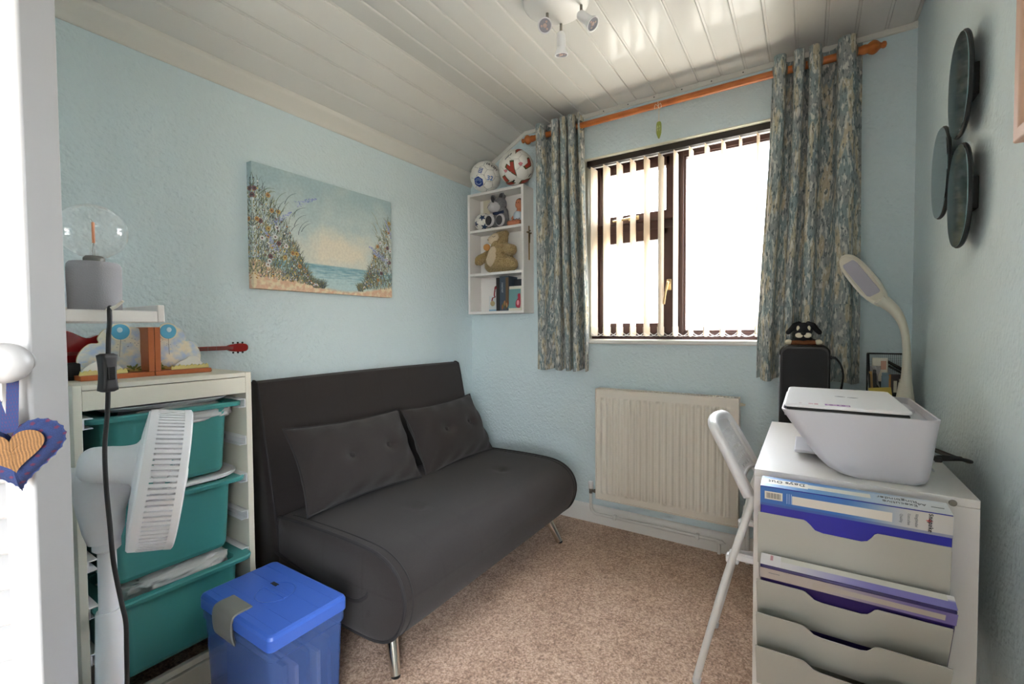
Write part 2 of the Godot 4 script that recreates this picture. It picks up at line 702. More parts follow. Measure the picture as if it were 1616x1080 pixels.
func window() -> void:
	var b := mb()
	frame_bars(b, WX0, WX1, WY0, WY1, -0.19, -0.125, 0.045)
	b.box(V(1.272, WY0, -0.19), V(1.322, WY1, -0.122), 0.006, 2)
	b.box(V(WX0, 1.635, -0.19), V(1.29, 1.70, -0.127), 0.006, 2)
	var w := struct("window_1", b, M.mahogany, "dark mahogany brown window with a small top light, a side casement and a fixed pane")
	# opening lights stand a little proud of the frame
	b = mb()
	frame_bars(b, 0.835, 1.282, 1.07, 1.645, -0.165, -0.112, 0.062)
	var cs := part("casement", b, M.mahogany, w)
	part("pane", mb().box(V(0.88, 1.12, -0.142), V(1.24, 1.60, -0.138)), M.glass_pane, cs)
	b = mb()
	frame_bars(b, 0.835, 1.282, 1.69, 2.025, -0.165, -0.112, 0.05)
	var fl := part("top_light", b, M.mahogany, w)
	part("pane", mb().box(V(0.87, 1.72, -0.142), V(1.25, 1.99, -0.138)), M.glass_pane, fl)
	b = mb()
	frame_bars(b, 1.312, 1.765, 1.07, 2.025, -0.175, -0.13, 0.022, 0.004)
	part("glazing_bead", b, M.mahogany, w)
	part("pane", mb().box(V(1.325, 1.08, -0.155), V(1.755, 2.015, -0.151)), M.glass_pane, w)
	# gold handles
	b = mb(V(1.253, 1.335, -0.112))
	b.box(V(-0.012, -0.03, 0), V(0.012, 0.03, 0.008), 0.004, 2)
	b.tube(curve([V(0, 0.01, 0.006), V(0, 0.012, 0.028), V(-0.004, -0.01, 0.034), V(-0.012, -0.05, 0.034), V(-0.02, -0.105, 0.03)], 5), 0.006, 8)
	part("casement_handle", b, M.gold, w)
	b = mb(V(1.06, 1.715, -0.112))
	b.box(V(-0.03, -0.012, 0), V(0.03, 0.012, 0.008), 0.004, 2)
	b.tube(curve([V(0.01, 0, 0.006), V(0.012, 0, 0.028), V(-0.01, -0.004, 0.034), V(-0.06, -0.008, 0.034), V(-0.11, -0.01, 0.03)], 5), 0.006, 8)
	part("top_light_handle", b, M.gold, w)
	b = mb()
	b.box(V(0.76, WY0 - 0.018, -0.13), V(1.86, WY0 + 0.006, 0.03), 0.008, 3)
	struct("trim_3", b, M.gloss_white, "white window board with a rounded front edge")
	b = mb().box(V(WX0, WY1 - 0.004, -0.123), V(WX1, WY1 + 0.001, 0.001)).box(V(WX0 - 0.001, WY0, -0.123), V(WX0 + 0.004, WY1, 0.001)).box(V(WX1 - 0.004, WY0, -0.123), V(WX1 + 0.001, WY1, 0.001))
	struct("trim_4", b, mat("reveal_paint", "dfe0d2", 0.7), "pale painted lining of the window reveal")
	# vertical blind
	var t := thing("vertical_blind", "cream vertical slat blind turned open under a dark headrail in the window", "blind", V(1.3, WY1, -0.05))
	part("headrail", mb().box(V(-0.485, -0.036, -0.024), V(0.485, 0.0, 0.024), 0.003, 1), M.dark_rail, t)
	b = mb()
	b.box(V(-0.48, -0.042, 0.002), V(0.48, -0.039, 0.005)).box(V(-0.48, -0.042, -0.008), V(0.48, -0.039, -0.005))
	part("control_cord", b, M.plastic_white, t)
	for k in 13:
		var sx := -0.45 + 0.075 * k
		var turn := 0.08 + 0.03 * sin(k * 1.7)
		var ax := V(sin(turn), 0, -cos(turn))
		var nn := V(cos(turn), 0, sin(turn))
		b = mb(V(sx, 0, 0))
		var g := mb(V(sx, 0, 0))
		g.grid(6, 2, func(u, w2): return ax * (u - 0.5) * 0.086 + nn * 0.003 * (1.0 - pow(2.0 * u - 1.0, 2)) + V(0, lerpf(-0.044, -0.982, w2), 0))
		var s := part("slat", g, M.slat_fabric, t)
		var pocket := mb(V(sx, 0, 0))
		var prof := []
		for i in 13:
			var a := PI * i / 12.0
			prof.append(V2(cos(a) * 0.043, -0.985 - 0.012 * sin(a)))
		prof.append(V2(-0.043, -0.945))
		prof.append(V2(0.043, -0.945))
		pocket.x = Transform3D(Basis(ax, Vector3.UP, nn), V(sx, 0, 0))
		pocket.prism(prof, -0.0025, 0.0025)
		part("weight_pocket", pocket, M.slat_fabric, s)
		part("hanger", mb(V(sx, -0.045, 0)).box(V(-0.006, -0.008, -0.004), V(0.006, 0.006, 0.004), 0.002, 1), M.plastic_white, s)
		if k < 12:
			for e in [-1.0, 1.0]:
				var p0: Vector3 = V(sx, -0.975, 0) + ax * 0.04 * e
				var p1: Vector3 = p0 + V(0.075, 0, 0)
				var pts := []
				for i in 9:
					var q := i / 8.0
					pts.append(p0.lerp(p1, q) - V(0, 0.02 * 4 * q * (1 - q), 0))
				part("bead_chain", mb().tube(pts, 0.0016, 6), M.plastic_white, t)


func cloth_texture() -> ImageTexture:
	# brushed, broken vertical dashes of teal, grey, cream and charcoal
	var w := 384
	var h := 768
	var im := Image.create(w, h, false, Image.FORMAT_RGB8)
	var na := noise(0.011, 3, FastNoiseLite.TYPE_SIMPLEX_SMOOTH, 11)
	var nb := noise(0.04, 3, FastNoiseLite.TYPE_SIMPLEX_SMOOTH, 12)
	var nc := noise(0.06, 3, FastNoiseLite.TYPE_SIMPLEX_SMOOTH, 13)
	var nd := noise(0.09, 2, FastNoiseLite.TYPE_SIMPLEX_SMOOTH, 14)
	var nz := noise(0.02, 2, FastNoiseLite.TYPE_SIMPLEX_SMOOTH, 15)
	var teal := Color("859596")
	var grey := Color("949896")
	var cream := Color("d3d3ca")
	var dark := Color("525c5f")
	var sand := Color("c4b596")
	for j in h:
		for i in w:
			var a := na.get_noise_2d(i, j * 0.6)
			var c := teal.lerp(grey, clampf(0.5 + a * 1.6, 0, 1))
			var s := nz.get_noise_2d(i * 1.5, j * 0.3)
			if s > 0.18:
				c = c.lerp(sand, clampf((s - 0.18) * 6.0, 0, 0.75))
			var lo := nb.get_noise_2d(i * 2.2, j * 0.55)
			if lo > 0.16:
				c = c.lerp(cream, clampf((lo - 0.16) * 9.0, 0, 0.85))
			var dk := nc.get_noise_2d(i * 1.8, j * 0.5)
			if dk > 0.3:
				c = c.lerp(dark, clampf((dk - 0.3) * 9.0, 0, 0.8))
			c = c * (1.0 + 0.10 * nd.get_noise_2d(i * 3.0, j * 0.5))
			im.set_pixel(i, j, c)
	return ImageTexture.create_from_image(im)


func curtain(called: String, label: String, x0: float, x1: float, xb0: float, xb1: float, folds: Array, amp: float, ph: float) -> void:
	# an eyelet curtain: a heavy cloth falling in deep folds from the pole; folds: where along the width the pleats come forward
	var t := thing(called, label, "curtain", V((x0 + x1) / 2, POLE_Y, POLE_Z), 0.0, "curtains of the window")
	var top := 0.055
	var bottom := 0.873 - POLE_Y
	var n := folds.size()
	var f := func(u: float, w: float) -> Vector3:
		# u runs along the cloth; the fold phase advances by PI per half fold
		var q := u * (n - 1)
		var k := mini(int(q), n - 2)
		var fr := q - k
		var xt := lerpf(folds[k], folds[k + 1], fr)
		var spread := smoothstep(0.0, 1.0, w)
		var xx := lerpf(lerpf(x0, x1, xt), lerpf(xb0, xb1, xt), spread)
		var a := amp * (1.0 - 0.25 * w) * cos(PI * q + ph)
		var wob := 0.008 * sin(u * 23.0 + w * 4.0) * w + 0.006 * sin(w * 9.0 + u * 40.0) * w
		return V(xx - (x0 + x1) / 2 + 0.012 * sin(2 * PI * q) * (1.0 - 0.5 * w), lerpf(top, bottom, w) + 0.006 * sin(u * 31.0) * w, a + wob)
	var nu := n * 10
	var front := mb().grid(nu, 24, f, Vector2(n * 0.19, 1.3))
	var body := part("cloth", front, M.curtain_cloth, t)
	# the turned hem at the foot, and the rings that the pole goes through
	var hem := mb().grid(nu, 2, func(u, w): return f.call(u, lerpf(0.955, 1.0, w)) + V(0, -0.001 * w, -0.004), Vector2(n * 0.19, 0.06))
	part("hem", hem, M.curtain_cloth, body)
	for k in n - 1:
		var u := (k + 0.5) / (n - 1)
		var p: Vector3 = f.call(u, 0.0)
		var d: Vector3 = (f.call(u + 0.01, 0.03) - f.call(u - 0.01, 0.03))
		d.y = 0
		var ring := []
		var sidev := d.normalized()
		for i in 25:
			var a := TAU * i / 24
			ring.append(V(p.x, 0, p.z) + sidev * cos(a) * 0.024 + Vector3.UP * sin(a) * 0.024)
		part("eyelet", mb().tube(ring, 0.004, 6, false), M.steel, t)


const POLE_Y := 2.203
const POLE_Z := 0.10


func curtains() -> void:
	var m := mat("curtain_cloth", "ffffff", 0.85)
	m.albedo_texture = cloth_texture()
	m.backlight_enabled = true
	m.backlight = Color(0.16, 0.16, 0.15)
	curtain("curtain", "patterned teal and grey eyelet curtain hanging left of the window beside the wall shelf", 0.555, 0.85, 0.545, 0.885, [0.0, 0.13, 0.33, 0.47, 0.555, 0.64, 0.71, 0.80, 0.91, 1.0], 0.048, PI)
	curtain("curtain", "patterned teal and grey eyelet curtain hanging right of the window above the black box", 1.735, 2.055, 1.685, 2.06, [0.0, 0.10, 0.24, 0.32, 0.41, 0.49, 0.63, 0.84, 1.0], 0.048, PI)
	var t := thing("curtain_pole", "orange brown wooden curtain pole with turned finials over the window", "curtain pole", V(1.293, POLE_Y, POLE_Z))
	part("pole", mb().tube([V(-0.765, 0, 0), V(0.765, 0, 0)], 0.0155, 16), M.pole_wood, t)
	for s in [-1.0, 1.0]:
		var b := mb()
		b.x = Transform3D(Basis(Vector3(0, -s, 0), Vector3(s, 0, 0), Vector3(0, 0, 1)), V(0.765 * s, 0, 0))
		b.lathe(curve([V2(0.0165, -0.012), V2(0.0185, 0.0), V2(0.017, 0.008), V2(0.022, 0.016), V2(0.026, 0.027), V2(0.022, 0.038), V2(0.013, 0.047), V2(0.010, 0.052), V2(0.013, 0.058), V2(0.010, 0.066), V2(0.0, 0.069)], 4), 20)
		part("finial", b, M.pole_wood, t)
		b = mb()
		b.x = Transform3D(Basis(Vector3(1, 0, 0), Vector3(0, 0, -1), Vector3(0, 1, 0)), V(0.70 * s, 0, 0))
		b.lathe([V2(0, 0.10), V2(0.026, 0.10), V2(0.026, 0.09), V2(0.012, 0.075), V2(0.012, 0.03), V2(0.018, 0.0155), V2(0, 0.0155)], 16)
		part("bracket", b, M.pole_wood, t)
	# a glass charm on a thread
	t = thing("hanging_charm", "small green glass charm hanging by a white thread from the curtain pole", "ornament", V(1.253, POLE_Y, POLE_Z))
	var loop := []
	for i in 17:
		loop.append(V(0, cos(TAU * i / 16) * 0.0175, sin(TAU * i / 16) * 0.0175))
	part("loop", mb().tube(loop, 0.0014, 6, false), M.cream_white, t)
	part("thread", mb().tube([V(0, -0.017, 0), V(0, -0.085, 0)], 0.0017, 6), M.cream_white, t)
	var bow := mb()
	for s in [-1.0, 1.0]:
		bow.tube(curve([V(0, -0.014, 0.018), V(0.012 * s, -0.004, 0.02), V(0.016 * s, -0.024, 0.02), V(0.004 * s, -0.03, 0.019)], 5), 0.0012, 5)
	part("bow", bow, M.cream_white, t)
	var gm := mat("green_glass", "8c9a4a", 0.15)
	var b := mb(V(0, -0.12, 0))
	b.prism(curve([V2(0, 0.038), V2(0.011, 0.03), V2(0.012, -0.01), V2(0.008, -0.03), V2(0, -0.046), V2(-0.008, -0.03), V2(-0.012, -0.01), V2(-0.011, 0.03)], 4, true), -0.003, 0.003, 0.001)
	part("glass_drop", b, gm, t)
	var wing := mb(V(0, -0.12, 0))
	for s in [-1.0, 1.0]:
		wing.grid(8, 6, func(u, w): return V(s * (0.005 + 0.003 * cos(u * TAU)), 0.004 + 0.016 * sin(u * TAU) * sin(w * PI), 0.0032 + 0.002 * sin(w * PI)))
	part("leaf_relief", wing, mat("pale_green_glass", "c3cc8e", 0.2), t)


func radiator() -> void:
	var t := thing("radiator", "cream white panel radiator with upright flutes on the wall under the window", "radiator", V(1.265, 0.172, 0.0))
	var wd := 0.7
	var ht := 0.602
	var z1 := 0.092
	var nf := 20
	var xs := [0.0]
	for k in nf:
		var c := 0.024 + (wd - 0.048) * (k + 0.5) / nf
		for d in [-0.0155, -0.0095, -0.007, 0.0, 0.007, 0.0095]:
			xs.append(c + d)
	xs.append(wd)
	var ys := [0.0, 0.03, 0.036, 0.042, 0.05, 0.3, ht - 0.06, ht - 0.052, ht - 0.046, ht - 0.04, ht]
	var f := func(u: float, w: float) -> Vector3:
		var xx: float = xs[roundi(u * (xs.size() - 1))]
		var yy: float = ys[roundi(w * (ys.size() - 1))]
		var z := 0.0
		var q := (xx - 0.024) / ((wd - 0.048) / nf)
		var lx := absf(q - floor(q) - 0.5) * (wd - 0.048) / nf
		if q > 0 and q < nf:
			var my := smoothstep(0.030, 0.046, yy) * smoothstep(ht - 0.040, ht - 0.056, yy)
			z = 0.010 * smoothstep(0.0115, 0.007, lx) * my
		return V(xx - wd / 2, yy, z1 - 0.008 + z)
	part("front_panel", mb().grid(xs.size() - 1, ys.size() - 1, f), M.radiator_white, t)
	part("back_panel", mb().box(V(-wd / 2 + 0.01, 0.004, 0.035), V(wd / 2 - 0.01, ht - 0.006, z1 - 0.012), 0.004, 1), M.radiator_white, t)
	for s in [-1.0, 1.0]:
		part("side_cover", mb().box(V(s * wd / 2 - 0.003, -0.002, 0.03), V(s * wd / 2 + 0.003, ht + 0.002, z1 - 0.002), 0.002, 1), M.radiator_white, t)
	var b := mb()
	for zz in [0.032, 0.086]:
		b.box(V(-wd / 2, ht - 0.004, zz), V(wd / 2, ht + 0.002, zz + 0.006), 0.002, 1)
	for k in 46:
		var xx := -wd / 2 + 0.012 + k * 0.0150
		b.box(V(xx, ht - 0.002, 0.036), V(xx + 0.006, ht + 0.001, 0.088))
	part("top_grille", b, M.radiator_white, t)
	part("bottom_edge", mb().box(V(-wd / 2, -0.003, z1 - 0.014), V(wd / 2, 0.004, z1 - 0.004), 0.002, 1), M.radiator_white, t)
	for s in [-1.0, 1.0]:
		part("wall_bracket", mb().box(V(s * 0.22 - 0.015, 0.05, 0.0), V(s * 0.22 + 0.015, ht - 0.05, 0.036)), M.radiator_white, t)
	b = mb(V(wd / 2, ht - 0.03, 0.06))
	b.tube([V(0, 0, 0), V(0.016, 0, 0)], 0.008, 10).tube([V(0.016, 0, 0), V(0.026, 0, 0)], 0.0055, 8)
	part("bleed_plug", b, M.cream_white, t)
	# valves and pipes
	b = mb(V(-wd / 2 - 0.042, 0, 0.06))
	b.tube([V(0, 0.012, 0), V(0, 0.045, 0)], 0.009, 12).tube([V(0, 0.028, 0), V(0.042, 0.028, 0)], 0.007, 10)
	b.tube([V(0.02, 0.028, 0), V(0.034, 0.028, 0)], 0.011, 6)
	part("lockshield_valve", b, M.steel, t)
	b = mb(V(-wd / 2 - 0.042, 0.04, 0.06)).lathe([V2(0, 0), V2(0.013, 0), V2(0.013, 0.022), V2(0.015, 0.024), V2(0.015, 0.034), V2(0.012, 0.038), V2(0, 0.038)], 14)
	part("valve_cap", b, M.plastic_white, t)
	var yb := -0.172
	b = mb()
	b.tube(curve([V(-wd / 2 - 0.042, 0.014, 0.06), V(-wd / 2 - 0.042, -0.06, 0.06), V(-wd / 2 - 0.040, -0.09, 0.045), V(-wd / 2 - 0.022, yb + 0.064, 0.032), V(-wd / 2 + 0.03, yb + 0.062, 0.03), V(0.24, yb + 0.064, 0.03), V(0.258, yb + 0.056, 0.03), V(0.264, yb + 0.04, 0.03), V(0.264, yb + 0.002, 0.03)], 5), 0.0085, 10)
	part("pipe", b, M.gloss_white, t)
	for xx in [-0.265, 0.165]:
		b = mb(V(xx, yb + 0.063, 0.03)).box(V(-0.008, -0.014, -0.014), V(0.008, 0.014, 0.013), 0.004, 2)
		part("pipe_clip", b, M.gloss_white, t)
	b = mb(V(wd / 2 + 0.04, 0, 0.06))
	b.tube([V(0, 0.012, 0), V(0, 0.045, 0)], 0.009, 12).tube([V(0, 0.028, 0), V(-0.042, 0.028, 0)], 0.007, 10)
	part("valve_body", b, M.steel, t)
	b = mb(V(wd / 2 + 0.04, 0.042, 0.06)).lathe([V2(0, 0), V2(0.018, 0), V2(0.019, 0.01), V2(0.019, 0.055), V2(0.016, 0.062), V2(0, 0.063)], 16)
	for k in 8:
		var a := TAU * k / 8
		b.tube([V(cos(a) * 0.019, 0.012, sin(a) * 0.019), V(cos(a) * 0.019, 0.052, sin(a) * 0.019)], 0.0022, 5)
	part("thermostat_head", b, M.plastic_white, t)
	for k in 2:
		part("vent_slot", mb(V(wd / 2 + 0.03 + 0.018 * k, 0.047, 0.0795)).ball(V(0, 0, 0), V(0.0045, 0.002, 0.002), 8, 5), M.black_plastic, t)
	part("supply_pipe", mb().tube([V(wd / 2 + 0.04, 0.014, 0.06), V(wd / 2 + 0.04, yb + 0.001, 0.06)], 0.0085, 10), M.gloss_white, t)


# closed loops of equal size joined by bands, each band smooth round the loop; caps fill the first and last loop
func loft(b: Mesher, loops: Array, cap0 := true, cap1 := true, smooth_all := false) -> Mesher:
	var n: int = loops[0].size()
	if smooth_all:
		b.grid(n, loops.size() - 1, func(u, w): return loops[roundi(w * (loops.size() - 1))][roundi(u * n) % n])
	else:
		for k in loops.size() - 1:
			b.grid(n, 1, func(u, w): return loops[k + roundi(w)][roundi(u * n) % n])
	for e in [0, loops.size() - 1]:
		if (e == 0 and not cap0) or (e > 0 and not cap1):
			continue
		var c := Vector3()
		for p in loops[e]:
			c += p
		c /= n
		var nn: Vector3 = (loops[e][0] - c).cross(loops[e][n / 4] - c).normalized()
		var o := 1 if e == 0 else loops.size() - 2
		if nn.dot(c - loops[o][0]) < 0:
			nn = -nn
		for i in n:
			b.tri(c, loops[e][i], loops[e][(i + 1) % n], nn, nn, nn)
	return b


# a rounded rectangle in x, z at height y
func rrect(cx: float, cz: float, hx: float, hz: float, r: float, y: float, k := 5) -> Array:
	var out := []
	for q in 4:
		var sx := 1.0 if q in [0, 3] else -1.0
		var sz := 1.0 if q in [0, 1] else -1.0
		for i in k + 1:
			var a := PI / 2 * (q + float(i) / k)
			out.append(V(cx + sx * (hx - r) + cos(a) * r, y, cz + sz * (hz - r) + sin(a) * r))
	return out


func sofa() -> void:
	var z0 := 0.268
	var z1 := 1.465
	var t := thing("sofa_bed", "charcoal grey fabric sofa bed on chrome legs against the aqua wall", "sofa", V(0, 0, 0))
	# seat: a thick folded mattress with a round front
	var prof: Array = curve([V2(0.20, 0.13), V2(0.185, 0.25), V2(0.20, 0.385), V2(0.26, 0.408), V2(0.45, 0.416), V2(0.66, 0.416), V2(0.78, 0.404), V2(0.855, 0.362), V2(0.886, 0.292), V2(0.872, 0.212), V2(0.825, 0.150), V2(0.745, 0.120), V2(0.60, 0.115), V2(0.40, 0.115)], 6, true)
	var n := prof.size()
	var cen := V2(0.53, 0.265)
	var f := func(u: float, w: float) -> Vector3:
		var p: Vector2 = prof[roundi(u * n) % n]
		var s := 1.0 - 0.02 * pow(absf(2.0 * w - 1.0), 12)
		p = cen + (p - cen) * s
		var z := lerpf(z0, z1, w)
		if p.y > 0.39 and p.x < 0.8:
			for d in [V2(0.62, 1.147), V2(0.635, 0.594)]:
				var r := Vector2(p.x - d.x, z - d.y).length()
				p.y -= 0.015 * exp(-r * r / 0.0009)
			p.y += 0.004 * sin(w * PI)
		return V(p.x, p.y, z)
	var seat := part("seat", mb().grid(n, 96, f), M.sofa_fabric, t)
	for e in [0.0, 1.0]:
		var zz: float = z0 if e == 0 else z1
		var sg := -1.0 if e == 0 else 1.0
		var g := mb().grid(n, 8, func(u, w):
			var p: Vector3 = f.call(u, e)
			var q := Vector2(p.x, p.y) - cen
			var s: float = 1.0 - w
			q *= s
			return V(cen.x + q.x, cen.y + q.y, zz + sg * 0.022 * sqrt(maxf(0.0, 1.0 - s * s * s * s))))
		part("end_panel", g, M.sofa_fabric, seat)
		var loop := []
		for i in n + 1:
			var p: Vector3 = f.call(float(i) / n, e)
			loop.append(p + V(0, 0, sg * 0.001))
		part("piping", mb().tube(loop, 0.0055, 8, false), M.sofa_piping, seat)
		var loop2 := []
		for i in n + 1:
			var p: Vector3 = f.call(float(i) / n, clampf(e - sg * 0.024, 0, 1))
			if p.y > 0.12 and p.x > 0.25:
				var q := (Vector2(p.x, p.y) - cen).normalized() * 0.0005
				loop2.append(V(p.x + q.x, p.y + q.y, p.z))
		part("border_seam", mb().tube(loop2, 0.0022, 6, true), M.sofa_piping, seat)
	var fold := curve([V(0.20, 0.275, z1 + 0.012), V(0.32, 0.262, z1 + 0.021), V(0.50, 0.243, z1 + 0.024), V(0.66, 0.236, z1 + 0.020), V(0.72, 0.262, z1 + 0.017), V(0.735, 0.285, z1 + 0.015)], 6)
	part("fold_seam", mb().tube(fold, 0.007, 8), M.sofa_piping, seat)
	for k in 5:
		var a := -0.2 - 0.28 * k
		var q0 := V(0.715, 0.225, z1 + 0.018)
		var q1: Vector3 = q0 + V(cos(a) * 0.05, sin(a) * 0.055, -0.004)
		part("pucker", mb().tube(curve([q0, q0.lerp(q1, 0.5) + V(0.004, 0.004, 0.001), q1], 4), [0.002, 0.0025, 0.003, 0.0035, 0.004, 0.0035, 0.003, 0.002, 0.001], 6), M.sofa_fabric, seat)
	for d in [V(0.62, 0.4, 1.147), V(0.635, 0.4, 0.594)]:
		part("tuft_button", mb(d).ball(V(0, 0.0, 0), V(0.011, 0.006, 0.011), 12, 8), M.sofa_fabric, seat)
	# back
	var bp: Array = curve([V2(0.062, 0.15), V2(0.055, 0.5), V2(0.046, 0.86), V2(0.05, 0.893), V2(0.07, 0.906), V2(0.092, 0.902), V2(0.108, 0.872), V2(0.155, 0.65), V2(0.205, 0.42), V2(0.245, 0.19), V2(0.22, 0.14), V2(0.14, 0.13)], 6, true)
	var nb := bp.size()
	var fb := func(u: float, w: float) -> Vector3:
		var p: Vector2 = bp[roundi(u * nb) % nb]
		var bow := 0.006 * sin(w * PI)
		return V(p.x + (bow if p.x > 0.09 else 0.0), p.y + (0.004 * sin(w * PI) if p.y > 0.86 else 0.0), lerpf(z0, z1 + 0.01, w))
	var back := part("backrest", mb().grid(nb, 24, fb), M.sofa_fabric, t)
	for e in [0.0, 1.0]:
		var sg := -1.0 if e == 0 else 1.0
		var c := V2(0.13, 0.5)
		var g := mb().grid(nb, 5, func(u, w):
			var p: Vector3 = fb.call(u, e)
			var mid := Vector2(lerpf(0.075, 0.15, clampf((0.9 - p.y) / 0.75, 0, 1)), p.y)
			var q := Vector2(p.x, p.y).lerp(mid.lerp(V2(mid.x, clampf(p.y, 0.18, 0.87)), w), w)
			return V(q.x, q.y, p.z + sg * 0.012 * sqrt(maxf(0, 1 - pow(1.0 - w, 4)))))
		part("end_panel", g, M.sofa_fabric, back)
		var line := []
		for i in nb + 1:
			var p: Vector3 = fb.call(float(i) / nb, e)
			if p.x > 0.068 and p.y > 0.2:
				line.append(p)
		part("piping", mb().tube(line, 0.0045, 8, true), M.sofa_piping, back)
	# base frame and legs
	part("base_frame", mb().box(V(0.14, 0.095, z0 + 0.06), V(0.74, 0.13, z1 - 0.06), 0.004, 1), M.sofa_piping, t)
	for q in [[0.745, 0.79, 1.40, 1.425], [0.745, 0.815, 0.35, 0.33], [0.20, 0.17, 1.40, 1.41], [0.20, 0.17, 0.35, 0.34]]:
		var b := mb().tube([V(q[0], 0.135, q[2]), V(q[1], 0.004, q[3])], [0.021, 0.016], 18)
		var leg := part("leg", b, M.chrome, t)
		part("foot_pad", mb(V(q[1], 0, q[3])).lathe([V2(0, 0), V2(0.015, 0), V2(0.016, 0.006), V2(0, 0.006)], 14), M.black_plastic, leg)
	cushion("charcoal grey scatter cushion with two buttons nearer the white storage unit", V(0.312, 0.578, 1.172), 0.285, 0.168, [V2(0.075, 0.0), V2(-0.115, 0.005)], 0.02)
	cushion("charcoal grey scatter cushion with two buttons at the window end of the sofa bed", V(0.300, 0.565, 0.578), 0.272, 0.172, [V2(0.085, 0.01), V2(-0.10, 0.012)], -0.02)


func cushion(label: String, c: Vector3, ha: float, hb: float, buttons: Array, roll: float) -> void:
	var t := thing("scatter_cushion", label, "cushion", c, 0.0, "cushions on the sofa bed")
	var up := V(-0.46, 0.888, 0).normalized()
	var nn := V(up.y, -up.x, 0)
	var al := V(0, 0, 1)
	t.basis = Basis(al, up, nn) * Basis(Vector3(0, 0, 1), roll)   # local: x along the sofa, y up the back, z out of the cushion
	var f := func(u: float, w: float, sg: float) -> Vector3:
		var a := u * 2.0 - 1.0
		var b := w * 2.0 - 1.0
		var x := ha * a * (1.0 - 0.07 * (1.0 - b * b) * a * a)
		var y := hb * b * (1.0 - 0.10 * (1.0 - a * a) * b * b)
		var h := 0.088 * pow(maxf(0.0, 1.0 - pow(absf(a), 2.6)), 0.6) * pow(maxf(0.0, 1.0 - pow(absf(b), 2.4)), 0.6)
		for d in buttons:
			var r := Vector2((x - d.x), (y - d.y) * 1.1).length()
			h -= 0.022 * exp(-r * r / 0.0011) * (1.0 if h > 0.03 else 0.0)
			h -= 0.006 * exp(-pow(y - d.y, 2) / 0.0004) * exp(-absf(x - d.x) / 0.05) * (1.0 if h > 0.03 else 0.0)
		var ed := maxf(absf(a), absf(b))
		h += 0.006 * sin(a * 14.0 + b * 9.0) * smoothstep(0.55, 0.9, ed) * (1.0 - smoothstep(0.9, 1.0, ed)) * sg
		return V(x, y, h * sg)
	var b := mb()
	b.grid(44, 32, func(u, w): return f.call(u, w, 1.0)).grid(44, 32, func(u, w): return f.call(u, w, -1.0), Vector2.ONE, true)
	part("cover", b, M.sofa_fabric, t)
	var loop := []
	for i in 81:
		var q := i / 80.0 * 4.0
		var k := int(q) % 4
		var r := q - int(q)
		var uv: Vector2 = [V2(r, 0), V2(1, r), V2(1 - r, 1), V2(0, 1 - r)][k]
		loop.append(f.call(uv.x, uv.y, 1.0))
	part("edge_seam", mb().tube(loop, 0.004, 6, false), M.sofa_piping, t)
	for d in buttons:
		var p: Vector3 = f.call((d.x / ha + 1) / 2, (d.y / hb + 1) / 2, 1.0)
		part("button", mb(p + V(0, 0, 0.004)).ball(V(0, 0, 0), V(0.0115, 0.0115, 0.007), 14, 8), M.sofa_fabric, t)


